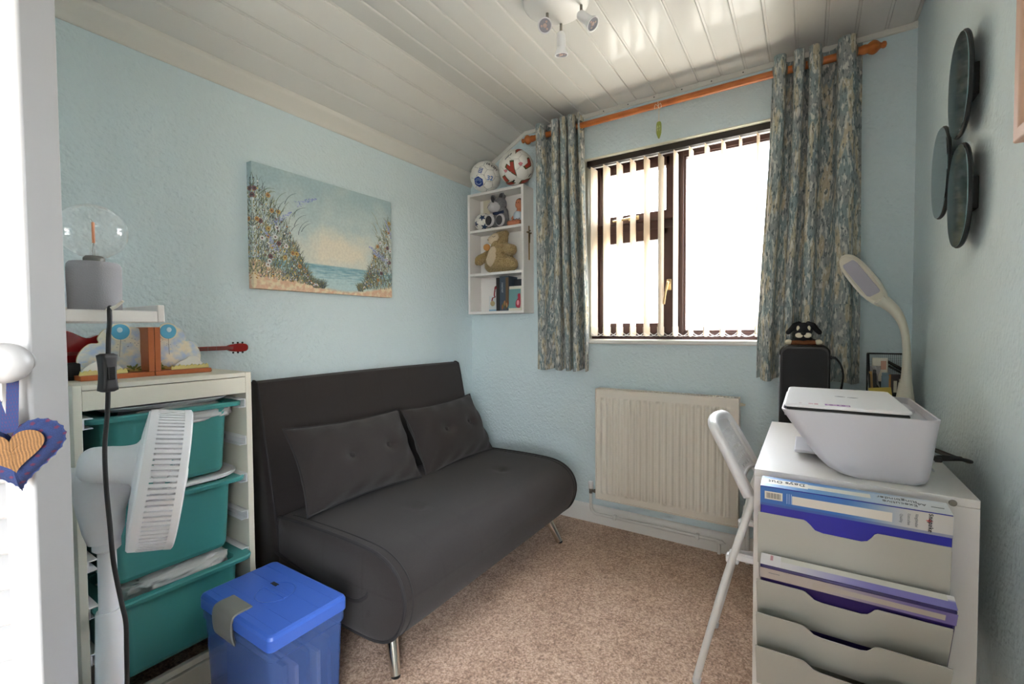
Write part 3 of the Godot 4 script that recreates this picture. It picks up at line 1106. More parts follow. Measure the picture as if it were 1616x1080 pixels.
func storage_frame() -> void:
	var z0 := 1.61
	var z1 := 2.053
	var h := 0.966
	var t := thing("storage_unit", "white storage unit holding three teal bins beside the sofa bed", "storage unit", V(0.17, 0, (z0 + z1) / 2))
	var hz := (z1 - z0) / 2
	for s in [-1.0, 1.0]:
		var b := mb().box(V(-0.15, 0, s * hz - (0.018 if s > 0 else 0.0)), V(0.15, h, s * hz + (0.018 if s < 0 else 0.0)), 0.002, 1)
		part("side_panel", b, M.cream_white, t)
		for k in 7:
			var y := 0.8755 - 0.1245 * k
			var r := mb()
			var zi: float = s * (hz - 0.018)
			r.box(V(-0.145, y, minf(zi, zi - s * 0.022)), V(0.145, y + 0.003, maxf(zi, zi - s * 0.022)), 0.001, 1)
			r.box(V(-0.145, y - 0.026, minf(zi, zi - s * 0.022)), V(0.145, y - 0.023, maxf(zi, zi - s * 0.022)), 0.001, 1)
			r.box(V(-0.145, y - 0.026, minf(zi, zi - s * 0.004)), V(0.146, y + 0.003, maxf(zi, zi - s * 0.004)))
			part("runner", r, M.plastic_white, t)
	part("top_board", mb().box(V(-0.15, h - 0.014, -hz + 0.018), V(0.15, h, hz - 0.018), 0.002, 1), M.cream_white, t)
	part("front_rail", mb().box(V(0.132, h - 0.068, -hz + 0.018), V(0.149, h - 0.0155, hz - 0.018), 0.002, 1), M.cream_white, t)
	part("back_rail", mb().box(V(-0.148, h - 0.068, -hz + 0.018), V(-0.132, h - 0.0155, hz - 0.018), 0.002, 1), M.cream_white, t)
	part("foot_rail", mb().box(V(0.13, 0.0, -hz + 0.018), V(0.149, 0.075, hz - 0.018), 0.002, 1).box(V(0.13, 0.081, -hz + 0.018), V(0.146, 0.10, hz - 0.018), 0.002, 1), M.cream_white, t)
	part("panel_peg", mb(V(-0.02, h, -hz + 0.05)).lathe([V2(0, 0), V2(0.005, 0), V2(0.005, 0.003), V2(0, 0.003)], 10), M.black_plastic, t)
	var tops := [0.873, 0.628, 0.376]
	var outs := [0.0, 0.012, 0.045]
	var names := ["topmost teal plastic bin in the white storage unit", "middle teal plastic bin in the white storage unit", "lowest teal plastic bin in the white storage unit, pulled out a little"]
	for k in 3:
		var bt := thing("storage_bin", names[k], "bin", V(0.17 + outs[k], tops[k] - 0.222, 0.5 * (z0 + z1)), 0.0, "teal storage bins")
		var hx := 0.143
		var hzz := 0.196
		var top := 0.222
		var b := mb()
		loft(b, [rrect(0, 0, hx - 0.028, hzz - 0.05, 0.03, 0.0), rrect(0, 0, hx - 0.022, hzz - 0.044, 0.035, 0.012), rrect(0, 0, hx - 0.012, hzz - 0.036, 0.035, top - 0.016)], true, false)
		loft(b, [rrect(0, 0, hx - 0.018, hzz - 0.042, 0.03, top - 0.004), rrect(0, 0, hx - 0.03, hzz - 0.052, 0.03, 0.006)], false, true)
		part("tub", b, M.teal_plastic, bt)
		b = mb()
		loft(b, [rrect(0, 0, hx - 0.012, hzz - 0.036, 0.035, top - 0.016), rrect(0, 0, hx + 0.004, hzz + 0.0, 0.03, top - 0.014), rrect(0, 0, hx + 0.006, hzz + 0.001, 0.03, top - 0.004), rrect(0, 0, hx + 0.003, hzz - 0.001, 0.028, top), rrect(0, 0, hx - 0.017, hzz - 0.041, 0.03, top), rrect(0, 0, hx - 0.018, hzz - 0.042, 0.03, top - 0.004)], false, false)
		part("rim", b, M.teal_plastic, bt)
	# what the bins hold
	var bag := mat("clear_bag", "d9d9d6", 0.18, 0.0)
	bag.transparency = BaseMaterial3D.TRANSPARENCY_ALPHA
	bag.albedo_color = Color("e0e0de", 0.82)
	bag.roughness = 0.3
	crumpled("plastic_bag", "clear crinkled plastic bag bulging out of the lowest teal bin", V(0.20, tops[2] - 0.022, 1.815), V(0.115, 0.048, 0.165), bag, 5)
	crumpled("plastic_bag", "crinkled clear plastic bag under the lid in the topmost teal bin", V(0.215, tops[0] - 0.030, 1.79), V(0.095, 0.036, 0.15), bag, 9)
	var lid := mb()
	loft(lid, [rrect(0, 0, 0.115, 0.165, 0.09, 0.0, 8), rrect(0, 0, 0.123, 0.173, 0.095, 0.004, 8), rrect(0, 0, 0.123, 0.173, 0.095, 0.010, 8), rrect(0, 0, 0.118, 0.168, 0.09, 0.013, 8), rrect(0, 0, 0.112, 0.162, 0.09, 0.009, 8)])
	var l1 := solo("tray", lid, M.plastic_white, "white oval tray lying on the middle teal bin under the topmost one", "tray", V(0.188, tops[1] + 0.002, 1.80))
	l1.rotation.x = 0.0
	lid = mb()
	loft(lid, [rrect(0, 0, 0.08, 0.15, 0.05, 0.0, 8), rrect(0, 0, 0.1, 0.17, 0.07, 0.010, 8), rrect(0, 0, 0.1, 0.17, 0.07, 0.013, 8), rrect(0, 0, 0.096, 0.166, 0.065, 0.014, 8)])
	solo("dish", lid, M.plastic_white, "white shallow plastic dish lying on top of the topmost teal bin", "dish", V(0.19, tops[0] + 0.0045, 1.82))
	var cl := mat("blue_cloth", "a9c3d6", 0.9)
	crumpled("folded_cloth", "pale blue folded cloth in the middle teal bin under the white tray", V(0.20, tops[1] - 0.035, 1.81), V(0.095, 0.034, 0.13), cl, 3)


func cork_board() -> void:
	var cm := mat("cork", "9b6a44", 0.9)
	var t := thing("brown_board", "brown board standing between the white storage unit and the sofa bed", "board", V(0.024, 0, 1.545))
	part("panel", mb().box(V(-0.006, 0, -0.05), V(0.006, 0.37, 0.05), 0.001, 1), cm, t)
	part("edging", mb().box(V(-0.0065, 0.37, -0.05), V(0.0065, 0.378, 0.05), 0.001, 1), M.wood_orange, t)


func crumpled(called: String, label: String, c: Vector3, r: Vector3, m: Material, seed_: int) -> void:
	var nf := noise(1.0, 3, FastNoiseLite.TYPE_SIMPLEX_SMOOTH, seed_)
	nf.fractal_type = FastNoiseLite.FRACTAL_RIDGED
	var b := mb()
	b.grid(56, 36, func(u, w):
		var d := V(cos(u * TAU) * sin(w * PI), cos(w * PI), sin(u * TAU) * sin(w * PI))
		var e := V(signf(d.x) * pow(absf(d.x), 0.7), signf(d.y) * pow(absf(d.y), 0.8), signf(d.z) * pow(absf(d.z), 0.7))
		var k := 1.0 + 0.16 * nf.get_noise_3dv(V(cos(u * TAU) * sin(w * PI), cos(w * PI), sin(u * TAU) * sin(w * PI)) * 2.6)
		return e * r * k * 0.92)
	solo(called, b, m, label, "bag" if called == "plastic_bag" else "cloth", c)


func desk() -> void:
	var t := thing("desk", "small white desk along the right wall carrying the printer", "desk", V(1.975, 0, 0.774))
	var hx := 0.206
	var hz := 0.343
	part("top", mb().box(V(-hx, 0.728, -hz), V(hx, 0.746, hz), 0.0015, 1), M.melamine_white, t)
	part("end_panel", mb().box(V(-hx, 0, hz - 0.018), V(hx, 0.7278, hz), 0.0015, 1), M.melamine_white, t)
	part("end_panel", mb().box(V(-hx, 0, -hz), V(hx, 0.7278, -hz + 0.018), 0.0015, 1), M.melamine_white, t)
	part("back_panel", mb().box(V(hx - 0.018, 0.36, -hz + 0.018), V(hx - 0.002, 0.7278, hz - 0.018), 0.001, 1), M.melamine_white, t)
	var b := mb()
	b.x = Transform3D(Basis(Vector3(1, 0, 0), Vector3(0, 0, 1), Vector3(0, -1, 0)), V(hx - 0.042, 0.733, hz))
	b.lathe([V2(0, 0.001), V2(0.005, 0.001), V2(0.0055, 0.003), V2(0.0062, 0.003), V2(0.007, 0.001), V2(0.007, 0.0)], 18)
	part("lock", b, M.steel, t)
	# hanging file pockets on the near end of the desk
	var fm := mat("pocket_grey", "b1b0a7", 0.42)
	t = thing("file_rack", "pale grey hanging file rack of five cascading pockets on the end of the desk", "file rack", V(1.954, 0.25, 1.1175))
	var x0 := -0.169
	var x1 := 0.169
	part("back_plate", mb().box(V(x0, 0.0, 0.0), V(x1, 0.40, 0.002)), fm, t)
	for k in 5:
		var top := 0.667 - 0.0755 * k - 0.25
		var hgt: float = [0.128, 0.12, 0.12, 0.125, 0.135][k]
		var zf: float = [0.080, 0.068, 0.104, 0.110, 0.116][k]
		var tilt: float = [0.10, 0.42, 0.40, 0.40, 0.40][k]
		var w := x1 - x0
		var poly := [V2(x0, -hgt), V2(x1, -hgt), V2(x1, 0)]
		for q in [[0.66, 0.0], [0.645, -0.003], [0.63, -0.012], [0.61, -0.021], [0.58, -0.0245], [0.38, -0.0235], [0.335, -0.020], [0.31, -0.010], [0.285, -0.002], [0.27, 0.0]]:
			poly.append(V2(x0 + w * q[0], q[1]))
		poly.append(V2(x0, 0))
		var b2 := mb()
		b2.x = Transform3D(Basis(Vector3(1, 0, 0), tilt), V(0, top, zf))
		b2.prism(poly, -0.0009, 0.0009, 0.0004)
		var pk := part("pocket", b2, fm, t)
		var foot: Vector3 = b2.x * V(0, -hgt, 0)
		var sides := mb()
		for s in [x0, x1]:
			sides.x = Transform3D(Basis(Vector3(0, 0, 1), Vector3(0, 1, 0), Vector3(-1, 0, 0)), V(s, 0, 0))
			sides.prism([V2(0.002, foot.y), V2(foot.z, foot.y), V2(lerpf(foot.z, zf, 0.93), lerpf(foot.y, top, 0.93)), V2(0.002, lerpf(foot.y, top, 0.55))], -0.0007, 0.0007)
		sides.x = Transform3D()
		sides.box(V(x0, foot.y - 0.0008, 0.002), V(x1, foot.y + 0.0008, foot.z))
		part("pocket_tray", sides, fm, pk)


func chair() -> void:
	var t := thing("folding_chair", "white chair with tubular legs and a perforated plastic back, pushed under the desk", "chair", V(1.70, 0, 0.78))
	var r := 0.0105
	var o := V(1.70, 0, 0.78)
	var paths := [
		[V(1.600, 0.012, 0.940), V(1.673, 0.318, 0.938), V(1.732, 0.535, 0.934), V(1.748, 0.598, 0.930), V(1.736, 0.635, 0.924), V(1.690, 0.712, 0.914), V(1.655, 0.772, 0.906)],
		[V(1.603, 0.012, 0.622), V(1.676, 0.318, 0.626), V(1.722, 0.535, 0.634), V(1.738, 0.598, 0.640), V(1.726, 0.640, 0.648), V(1.685, 0.715, 0.660), V(1.655, 0.772, 0.668)]]
	for p in paths:
		var q := []
		for a in p:
			q.append(a - o)
		var lg := part("back_leg", mb().tube(curve(q, 6), r, 14), M.metal_white, t)
		part("foot_cap", mb(q[0]).tube([V(0, -0.0118, 0), V(0.003, 0.006, 0)], 0.0122, 12), M.plastic_white, lg)
	for z in [0.93, 0.632]:
		var q := curve([V(2.06, 0.012, z), V(2.01, 0.2, z), V(1.955, 0.415, z)], 5).map(func(a): return a - o)
		var lg := part("front_leg", mb().tube(q, r, 12), M.metal_white, t)
		part("foot_cap", mb(q[0]).tube([V(0, -0.0118, 0), V(-0.003, 0.006, 0)], 0.0122, 12), M.plastic_white, lg)
	for xx in [1.70, 1.96]:
		part("stretcher", mb().tube([V(xx, 0.405 if xx > 1.8 else 0.41, 0.640) - o, V(xx, 0.405 if xx > 1.8 else 0.41, 0.925) - o], 0.007, 10), M.metal_white, t)
	# back: a curved moulded plate with five rows of slots; built as strips so that the slots are real holes
	var top := 0.802
	var low := 0.612
	var lean := func(y: float) -> float: return lerpf(1.742, 1.640, (y - 0.612) / 0.19)
	var surf := func(a: float, y: float, off: float) -> Vector3:
		var zc := lerpf(0.784, 0.786, y)
		var hw := lerpf(0.148, 0.124, (y - 0.612) / 0.19)
		return V(lean.call(y) + 0.014 * (1.0 - a * a) * -1.0 + off, y, zc + a * hw) - o
	var b := mb()
	var rows := [[0.648, 0.660], [0.674, 0.686], [0.700, 0.712], [0.726, 0.738], [0.752, 0.764]]
	var bands := []
	var y := low + 0.02
	for q in rows:
		bands.append([y, q[0], false])
		bands.append([q[0], q[1], true])
		y = q[1]
	bands.append([y, top, false])
	for bd in bands:
		if not bd[2]:
			for off in [-0.004, 0.004]:
				b.grid(24, 1, func(u, w): return surf.call(u * 2 - 1, lerpf(bd[0], bd[1], w), off))
			for e in [bd[0], bd[1]]:
				b.grid(24, 1, func(u, w): return surf.call(u * 2 - 1, e, lerpf(-0.004, 0.004, w)))
		else:
			for k in 12:
				var a0 := -0.93 + 0.155 * k if k > 0 else -1.0
				var a1 := -0.93 + 0.155 * k + 0.075 if k < 11 else 1.0
				if k == 0:
					a1 = -0.76
				for off in [-0.004, 0.004]:
					b.grid(2, 1, func(u, w): return surf.call(lerpf(a0, a1, u), lerpf(bd[0], bd[1], w), off))
				for e in [a0, a1]:
					b.grid(1, 1, func(u, w): return surf.call(e, lerpf(bd[0], bd[1], w), lerpf(-0.004, 0.004, u)))
	var bk := part("backrest", b, M.plastic_white, t)
	var rim: Array = curve([surf.call(1.0, 0.622, -0.002) + V(0.006, -0.012, 0), surf.call(1.01, 0.70, 0), surf.call(1.0, 0.765, 0), surf.call(0.9, 0.796, 0), surf.call(0.5, 0.804, 0), surf.call(0.0, 0.806, 0), surf.call(-0.5, 0.804, 0), surf.call(-0.9, 0.796, 0), surf.call(-1.0, 0.765, 0), surf.call(-1.01, 0.70, 0), surf.call(-1.0, 0.622, -0.002) + V(0.006, -0.012, 0)], 6)
	part("rim", mb().tube(rim, 0.0155, 14), M.plastic_white, bk)
	part("lower_rim", mb().tube(curve([surf.call(-1, 0.628, 0), surf.call(-0.5, 0.636, 0), surf.call(0, 0.638, 0), surf.call(0.5, 0.636, 0), surf.call(1, 0.628, 0)], 5), 0.006, 10), M.plastic_white, bk)
	# seat with a scooped rear edge whose arms hook on the legs
	var out := [V2(1.692, 0.945), V2(1.72, 0.945), V2(1.745, 0.942)]
	var poly := []
	for q in curve([V2(1.690, 0.930), V2(1.692, 0.912), V2(1.73, 0.905), V2(1.765, 0.885), V2(1.785, 0.84), V2(1.79, 0.785), V2(1.785, 0.73), V2(1.765, 0.685), V2(1.73, 0.665), V2(1.692, 0.658), V2(1.690, 0.640), V2(1.70, 0.632), V2(1.80, 0.625), V2(1.98, 0.628), V2(2.03, 0.65), V2(2.045, 0.70), V2(2.045, 0.87), V2(2.03, 0.92), V2(1.98, 0.94), V2(1.80, 0.944), V2(1.70, 0.94)], 3, true):
		poly.append(V2(q.x - o.x, -(q.y - o.z)))
	b = mb()
	b.x = Transform3D(Basis(Vector3(1, 0, 0), Vector3(0, 0, -1), Vector3(0, 1, 0)), V(0, 0.414, 0))
	b.prism(poly, 0.0, 0.024, 0.005)
	part("seat", b, M.plastic_white, t)
	for z in [0.925, 0.643]:
		part("seat_hook", mb(V(1.694, 0.414, z) - o).box(V(-0.014, -0.014, -0.013), V(0.022, 0.012, 0.013), 0.006, 2), M.plastic_white, t)


func file_box() -> void:
	var t := thing("file_box", "blue translucent plastic file box with a blue lid and grey latch by the sofa bed", "storage box", V(0.618, 0, 1.718))
	var bm := mat("blue_lid", "3d63ba", 0.35)
	var tm := mat("blue_clear", "5b78a8", 0.3)
	tm.transparency = BaseMaterial3D.TRANSPARENCY_ALPHA
	tm.albedo_color = Color("4a68a8", 0.42)
	var hx := 0.182
	var hz := 0.112
	var ht := 0.36
	var b := mb()
	loft(b, [rrect(0, 0, hx - 0.028, hz - 0.022, 0.012, 0.0), rrect(0, 0, hx - 0.022, hz - 0.016, 0.014, 0.008), rrect(0, 0, hx - 0.014, hz - 0.012, 0.014, ht - 0.075), rrect(0, 0, hx - 0.006, hz - 0.004, 0.014, ht - 0.068), rrect(0, 0, hx - 0.005, hz - 0.004, 0.014, ht - 0.03)], true, false)
	loft(b, [rrect(0, 0, hx - 0.009, hz - 0.008, 0.012, ht - 0.03), rrect(0, 0, hx - 0.020, hz - 0.018, 0.012, 0.012)], false, true)
	part("body", b, tm, t)
	b = mb()
	loft(b, [rrect(0, 0, hx, hz, 0.016, ht - 0.038), rrect(0, 0, hx, hz, 0.016, ht - 0.010), rrect(0, 0, hx - 0.003, hz - 0.003, 0.015, ht - 0.003), rrect(0, 0, hx - 0.010, hz - 0.010, 0.012, ht)], true, true)
	var lid := part("lid", b, bm, t)
	# raised ribs across the lid and the sunk finger bowl with its small handle
	for k in 4:
		var zz: float = [-0.075, -0.03, 0.045, 0.085][k]
		part("rib", mb(V(0, ht, zz)).box(V(-hx + 0.014, -0.001, -0.001), V(hx - 0.014, 0.0008, 0.001)), bm, lid)
	var bowl := mat("blue_bowl", "3459ad", 0.35)
	part("finger_bowl", mb(V(0.0, ht, -0.008)).lathe([V2(0, -0.004), V2(0.045, -0.004), V2(0.049, 0.0004), V2(0.052, 0.0012), V2(0.054, 0.0)], 32), bowl, lid)
	part("carry_handle", mb(V(0.0, ht, -0.008)).box(V(-0.05, -0.002, -0.006), V(0.05, 0.0022, 0.006), 0.002, 1), bm, lid)
	part("slot", mb(V(-0.043, ht, -0.03)).box(V(-0.014, -0.003, -0.006), V(0.014, 0.0012, 0.006), 0.001, 1), M.black_plastic, lid)
	# latch on the side facing the storage frame's near corner
	b = mb()
	b.prism(curve([V2(hz - 0.045, ht + 0.002), V2(hz - 0.012, ht + 0.003), V2(hz + 0.004, ht - 0.004), V2(hz + 0.009, ht - 0.03), V2(hz + 0.006, ht - 0.065), V2(hz - 0.001, ht - 0.082), V2(hz - 0.003, ht - 0.07), V2(hz + 0.001, ht - 0.04), V2(hz, ht - 0.012), V2(hz - 0.045, ht - 0.001)], 3, true), -0.052, 0.052, 0.003)
	var lm := part("latch", b, M.grey_plastic, t)
	lm.transform = Transform3D(Basis(Vector3(0, 0, 1), Vector3(0, 1, 0), Vector3(-1, 0, 0)), V(-0.035, 0, 0))
	# papers inside
	var pm := mat("paper_folder", "8c93a0", 0.8)
	for k in 5:
		var zc := -0.075 + 0.032 * k
		var pc: Color = [Color("2d3a5a"), Color("a9b0b8"), Color("39425e"), Color("b8b4c0"), Color("6d7690")][k]
		var mm := mat("folder_%d" % k, "ffffff", 0.8)
		mm.albedo_color = pc
		var p := solo("suspension_folder", mb().box(V(-0.145, 0, -0.006), V(0.145, 0.23 - 0.02 * (k % 2), 0.006), 0.002, 1), mm, ["dark blue folder at the back inside the translucent blue file box", "pale grey folder second from the back inside the translucent blue file box", "slate folder in the middle inside the translucent blue file box", "pale lilac folder second from the front inside the translucent blue file box", "grey blue folder at the front inside the translucent blue file box"][k], "folder", V(0.618, 0.014, 1.718 + zc), "folders in the file box")


# one skin over tapered capsules [a, b, ra, rb], joined smoothly; surface nets on cells of the given size
func skin(caps: Array, cell: float, k := 0.012, rough := 0.0) -> Mesher:
	var lo := V(1e9, 1e9, 1e9)
	var hi := -lo
	for c in caps:
		for e in 2:
			var r := V(c[2 + e], c[2 + e], c[2 + e]) * 1.15 + V(cell, cell, cell) * 2
			lo = lo.min(c[e] - r)
			hi = hi.max(c[e] + r)
	var n := Vector3i(((hi - lo) / cell).ceil()) + Vector3i.ONE
	var nf := noise(1.0, 2, FastNoiseLite.TYPE_SIMPLEX, 4)
	var f := func(p: Vector3) -> float:
		var d := 1e9
		for c in caps:
			var ab: Vector3 = c[1] - c[0]
			var t := clampf((p - c[0]).dot(ab) / maxf(ab.length_squared(), 1e-9), 0.0, 1.0)
			var q: float = p.distance_to(c[0] + ab * t) - lerpf(c[2], c[3], t)
			var h := maxf(k - absf(d - q), 0.0) / k
			d = minf(d, q) - h * h * k * 0.25
		return d + (rough * nf.get_noise_3dv(p * 160.0) if rough > 0 else 0.0)
	var val := PackedFloat32Array()
	val.resize(n.x * n.y * n.z)
	for i in n.x:
		for j in n.y:
			for l in n.z:
				val[(i * n.y + j) * n.z + l] = f.call(lo + V(i, j, l) * cell)
	var at := {}
	for i in n.x - 1:
		for j in n.y - 1:
			for l in n.z - 1:
				var b0 := (i * n.y + j) * n.z + l
				var neg := 0
				for o in [0, 1, n.z, n.z + 1, n.y * n.z, n.y * n.z + 1, n.y * n.z + n.z, n.y * n.z + n.z + 1]:
					if val[b0 + o] < 0:
						neg += 1
				if neg == 0 or neg == 8:
					continue
				var s := Vector3()
				var m := 0
				for e in [[0, 0, 0, 1, 0, 0], [0, 1, 0, 1, 1, 0], [0, 0, 1, 1, 0, 1], [0, 1, 1, 1, 1, 1], [0, 0, 0, 0, 1, 0], [1, 0, 0, 1, 1, 0], [0, 0, 1, 0, 1, 1], [1, 0, 1, 1, 1, 1], [0, 0, 0, 0, 0, 1], [1, 0, 0, 1, 0, 1], [0, 1, 0, 0, 1, 1], [1, 1, 0, 1, 1, 1]]:
					var a := val[b0 + (e[0] * n.y + e[1]) * n.z + e[2]]
					var c := val[b0 + (e[3] * n.y + e[4]) * n.z + e[5]]
					if (a < 0) != (c < 0):
						s += V(e[0], e[1], e[2]).lerp(V(e[3], e[4], e[5]), a / (a - c))
						m += 1
				var p := lo + (V(i, j, l) + s / m) * cell
				var h := cell * 0.5
				var g := V(f.call(p + V(h, 0, 0)) - f.call(p - V(h, 0, 0)), f.call(p + V(0, h, 0)) - f.call(p - V(0, h, 0)), f.call(p + V(0, 0, h)) - f.call(p - V(0, 0, h)))
				at[Vector3i(i, j, l)] = [p, g.normalized()]
	var b := mb()
	for c in at:
		for ax in 3:
			var u := Vector3i.ZERO
			var w := Vector3i.ZERO
			u[(ax + 1) % 3] = 1
			w[(ax + 2) % 3] = 1
			var d := Vector3i.ZERO
			d[ax] = 1
			var i0: int = ((c.x + u.x * 0) * n.y + c.y) * n.z + c.z
			var i1: int = ((c.x + d.x) * n.y + c.y + d.y) * n.z + c.z + d.z
			if (val[i0] < 0) == (val[i1] < 0):
				continue
			var q := [at.get(c), at.get(c - u), at.get(c - u - w), at.get(c - w)]
			if null in q:
				continue
			b.tri(q[0][0], q[1][0], q[2][0], q[0][1], q[1][1], q[2][1])
			b.tri(q[0][0], q[2][0], q[3][0], q[0][1], q[2][1], q[3][1])
	return b


# a puffed pad over a closed outline in x, y: flat rim, domed on both sides
func puff(outline: Array, t: float, rim := 0.9, rings := 10) -> Mesher:
	var c := Vector2()
	for p in outline:
		c += p
	c /= outline.size()
	var n := outline.size()
	var b := mb()
	for sg in [1.0, -1.0]:
		b.grid(n, rings, func(u, w):
			var s := sin(w * PI / 2)
			var p: Vector2 = c + (outline[roundi(u * n) % n] - c) * s
			var h := t * sqrt(maxf(0.0, 1.0 - pow(minf(1.0, s / rim), 2.0)))
			return V(p.x, p.y, sg * (h + 0.0007)), Vector2.ONE, false)
	return b


func heart_shape(w: float, h: float, n := 60) -> Array:
	var out := []
	for i in n:
		var a := TAU * i / n
		var x := pow(absf(sin(a)), 3.0) * signf(sin(a))
		var y := (13 * cos(a) - 5 * cos(2 * a) - 2 * cos(3 * a) - cos(4 * a)) / 16.0
		out.append(V2(x * w / 2, (y + 0.13) * h / 1.85))
	return out


func planar_uv(b: Mesher) -> Mesher:
	var lo := b.v[0]
	var hi := b.v[0]
	for p in b.v:
		lo = lo.min(p)
		hi = hi.max(p)
	for k in b.v.size():
		b.uv[k] = Vector2((b.v[k].x - lo.x) / (hi.x - lo.x), 1.0 - (b.v[k].y - lo.y) / (hi.y - lo.y))
	return b


func louvre_door() -> void:
	var a := V(-0.582, 0, 0.813)
	var nn := V(0.813, 0, 0.582)
	var e := V(1.279, 0, 2.302)
	var th := 0.064
	var wd := 0.36
	var t := thing("louvre_door", "white louvred door leaf with a round knob, close on the left", "door", e)
	t.basis = Basis(-a, Vector3.UP, nn)   # local x from the leaf's inside towards its free edge, z out of its face
	for s in [[-0.022, 0.0], [-wd, -wd + 0.033]]:
		part("stile", mb().box(V(s[0], 0.0, -th), V(s[1], 2.0, 0), 0.003, 2), M.paint_white, t)
	for r in [[0.0, 0.11], [1.04, 1.12], [1.9, 2.0]]:
		part("rail", mb().box(V(-wd + 0.032, r[0], -th + 0.012), V(-0.0212, r[1], -0.012), 0.002, 1), M.paint_white, t)
	for z in [[0.11, 1.04], [1.12, 1.9]]:
		var y: float = z[0] + 0.018
		while y < z[1] - 0.01:
			var b := mb()
			b.x = Transform3D(Basis(Vector3(1, 0, 0), 0.75), V(0, y, -th / 2))
			b.box(V(-wd + 0.031, -0.003, -0.021), V(-0.0208, 0.003, 0.021), 0.002, 1)
			part("slat", b, M.paint_white, t)
			y += 0.034
	var k := mb()
	k.x = Transform3D(Basis(Vector3(1, 0, 0), PI / 2), V(-0.004, 1.078, 0.004))
	k.lathe(curve([V2(0.0, 0.038), V2(0.008, 0.0375), V2(0.0145, 0.033), V2(0.0175, 0.025), V2(0.0155, 0.016), V2(0.009, 0.010), V2(0.007, 0.006), V2(0.010, 0.0), V2(0.0, 0.0)], 5), 28)
	part("knob", k, M.paint_white, t)
	# padded heart on a ribbon round the knob's neck
	var im := Image.create(160, 160, false, Image.FORMAT_RGB8)
	im.fill(Color("1f2e58"))
	var nf := noise(0.35, 2, FastNoiseLite.TYPE_SIMPLEX, 2)
	for j in 160:
		for i in 160:
			var c := Color("1f2e58") * (1.0 + 0.16 * nf.get_noise_2d(i, j))
			var gx := fposmod(i + (10 if int(j / 18.0) % 2 else 0), 21.0) - 10.0
			var gy := fposmod(j, 18.0) - 9.0
			if Vector2(gx, gy).length() < 3.2 + 0.8 * cos(5.0 * atan2(gy, gx)):
				c = Color("55203d")
			im.set_pixel(i, j, c)
	var fab := image_mat("blue_spotted_felt", im, 0.9)
	var tie := thing("hanging_heart", "padded blue heart with red spots and a brown patch hanging from the white knob", "heart", V(1.289, 0.994, 2.316))
	var fz := V(0.93, 0, 0.36).normalized()
	tie.basis = Basis(V(fz.z, 0, -fz.x), Vector3.UP, fz) * Basis(Vector3(0, 0, 1), 0.12)
	var hs := heart_shape(0.070, 0.064, 120)
	var hc := Vector2(0, 0.006)
	for i in hs.size():
		hs[i] = hc + (hs[i] - hc) * (1.0 + 0.02 * (1.0 if i % 3 == 0 else -0.6))   # pinked edge
	part("pad", planar_uv(puff(hs, 0.012, 0.92)), fab, tie)
	im = Image.create(96, 96, false, Image.FORMAT_RGB8)
	for j in 96:
		for i in 96:
			var s := 0.5 + 0.5 * sin(i * TAU / 4.8 + 0.6 * sin(j * 0.2))
			im.set_pixel(i, j, Color("5c4126").lerp(Color("86623a"), s) * (1.0 + 0.1 * nf.get_noise_2d(i, j)))
	var cord := image_mat("brown_corduroy", im, 0.9)
	var inner := heart_shape(0.042, 0.037, 60)
	var g := mb()
	g.grid(60, 8, func(u, w):
		var q: Vector2 = inner[roundi(u * 60) % 60]
		var p: Vector2 = Vector2(0.002, 0.006) + q * w
		var s := (p - hc).length() / 0.036
		var rib := 0.0004 * sin(p.x * TAU / 0.0021)
		return V(p.x, p.y, 0.0155 - 0.0052 * s * s + rib), Vector2.ONE)
	part("patch", planar_uv(g), cord, tie, "brown corduroy heart patch")
	for s in [-1.0, 1.0]:
		var rb := mb()
		rb.grid(10, 2, func(u, w): return V(lerpf(s * 0.002, s * 0.0085, u) + (w - 0.5) * 0.008, lerpf(0.022, 0.071, u), lerpf(0.002, -0.004, u) + s * 0.001))
		part("ribbon", rb, fab, tie)


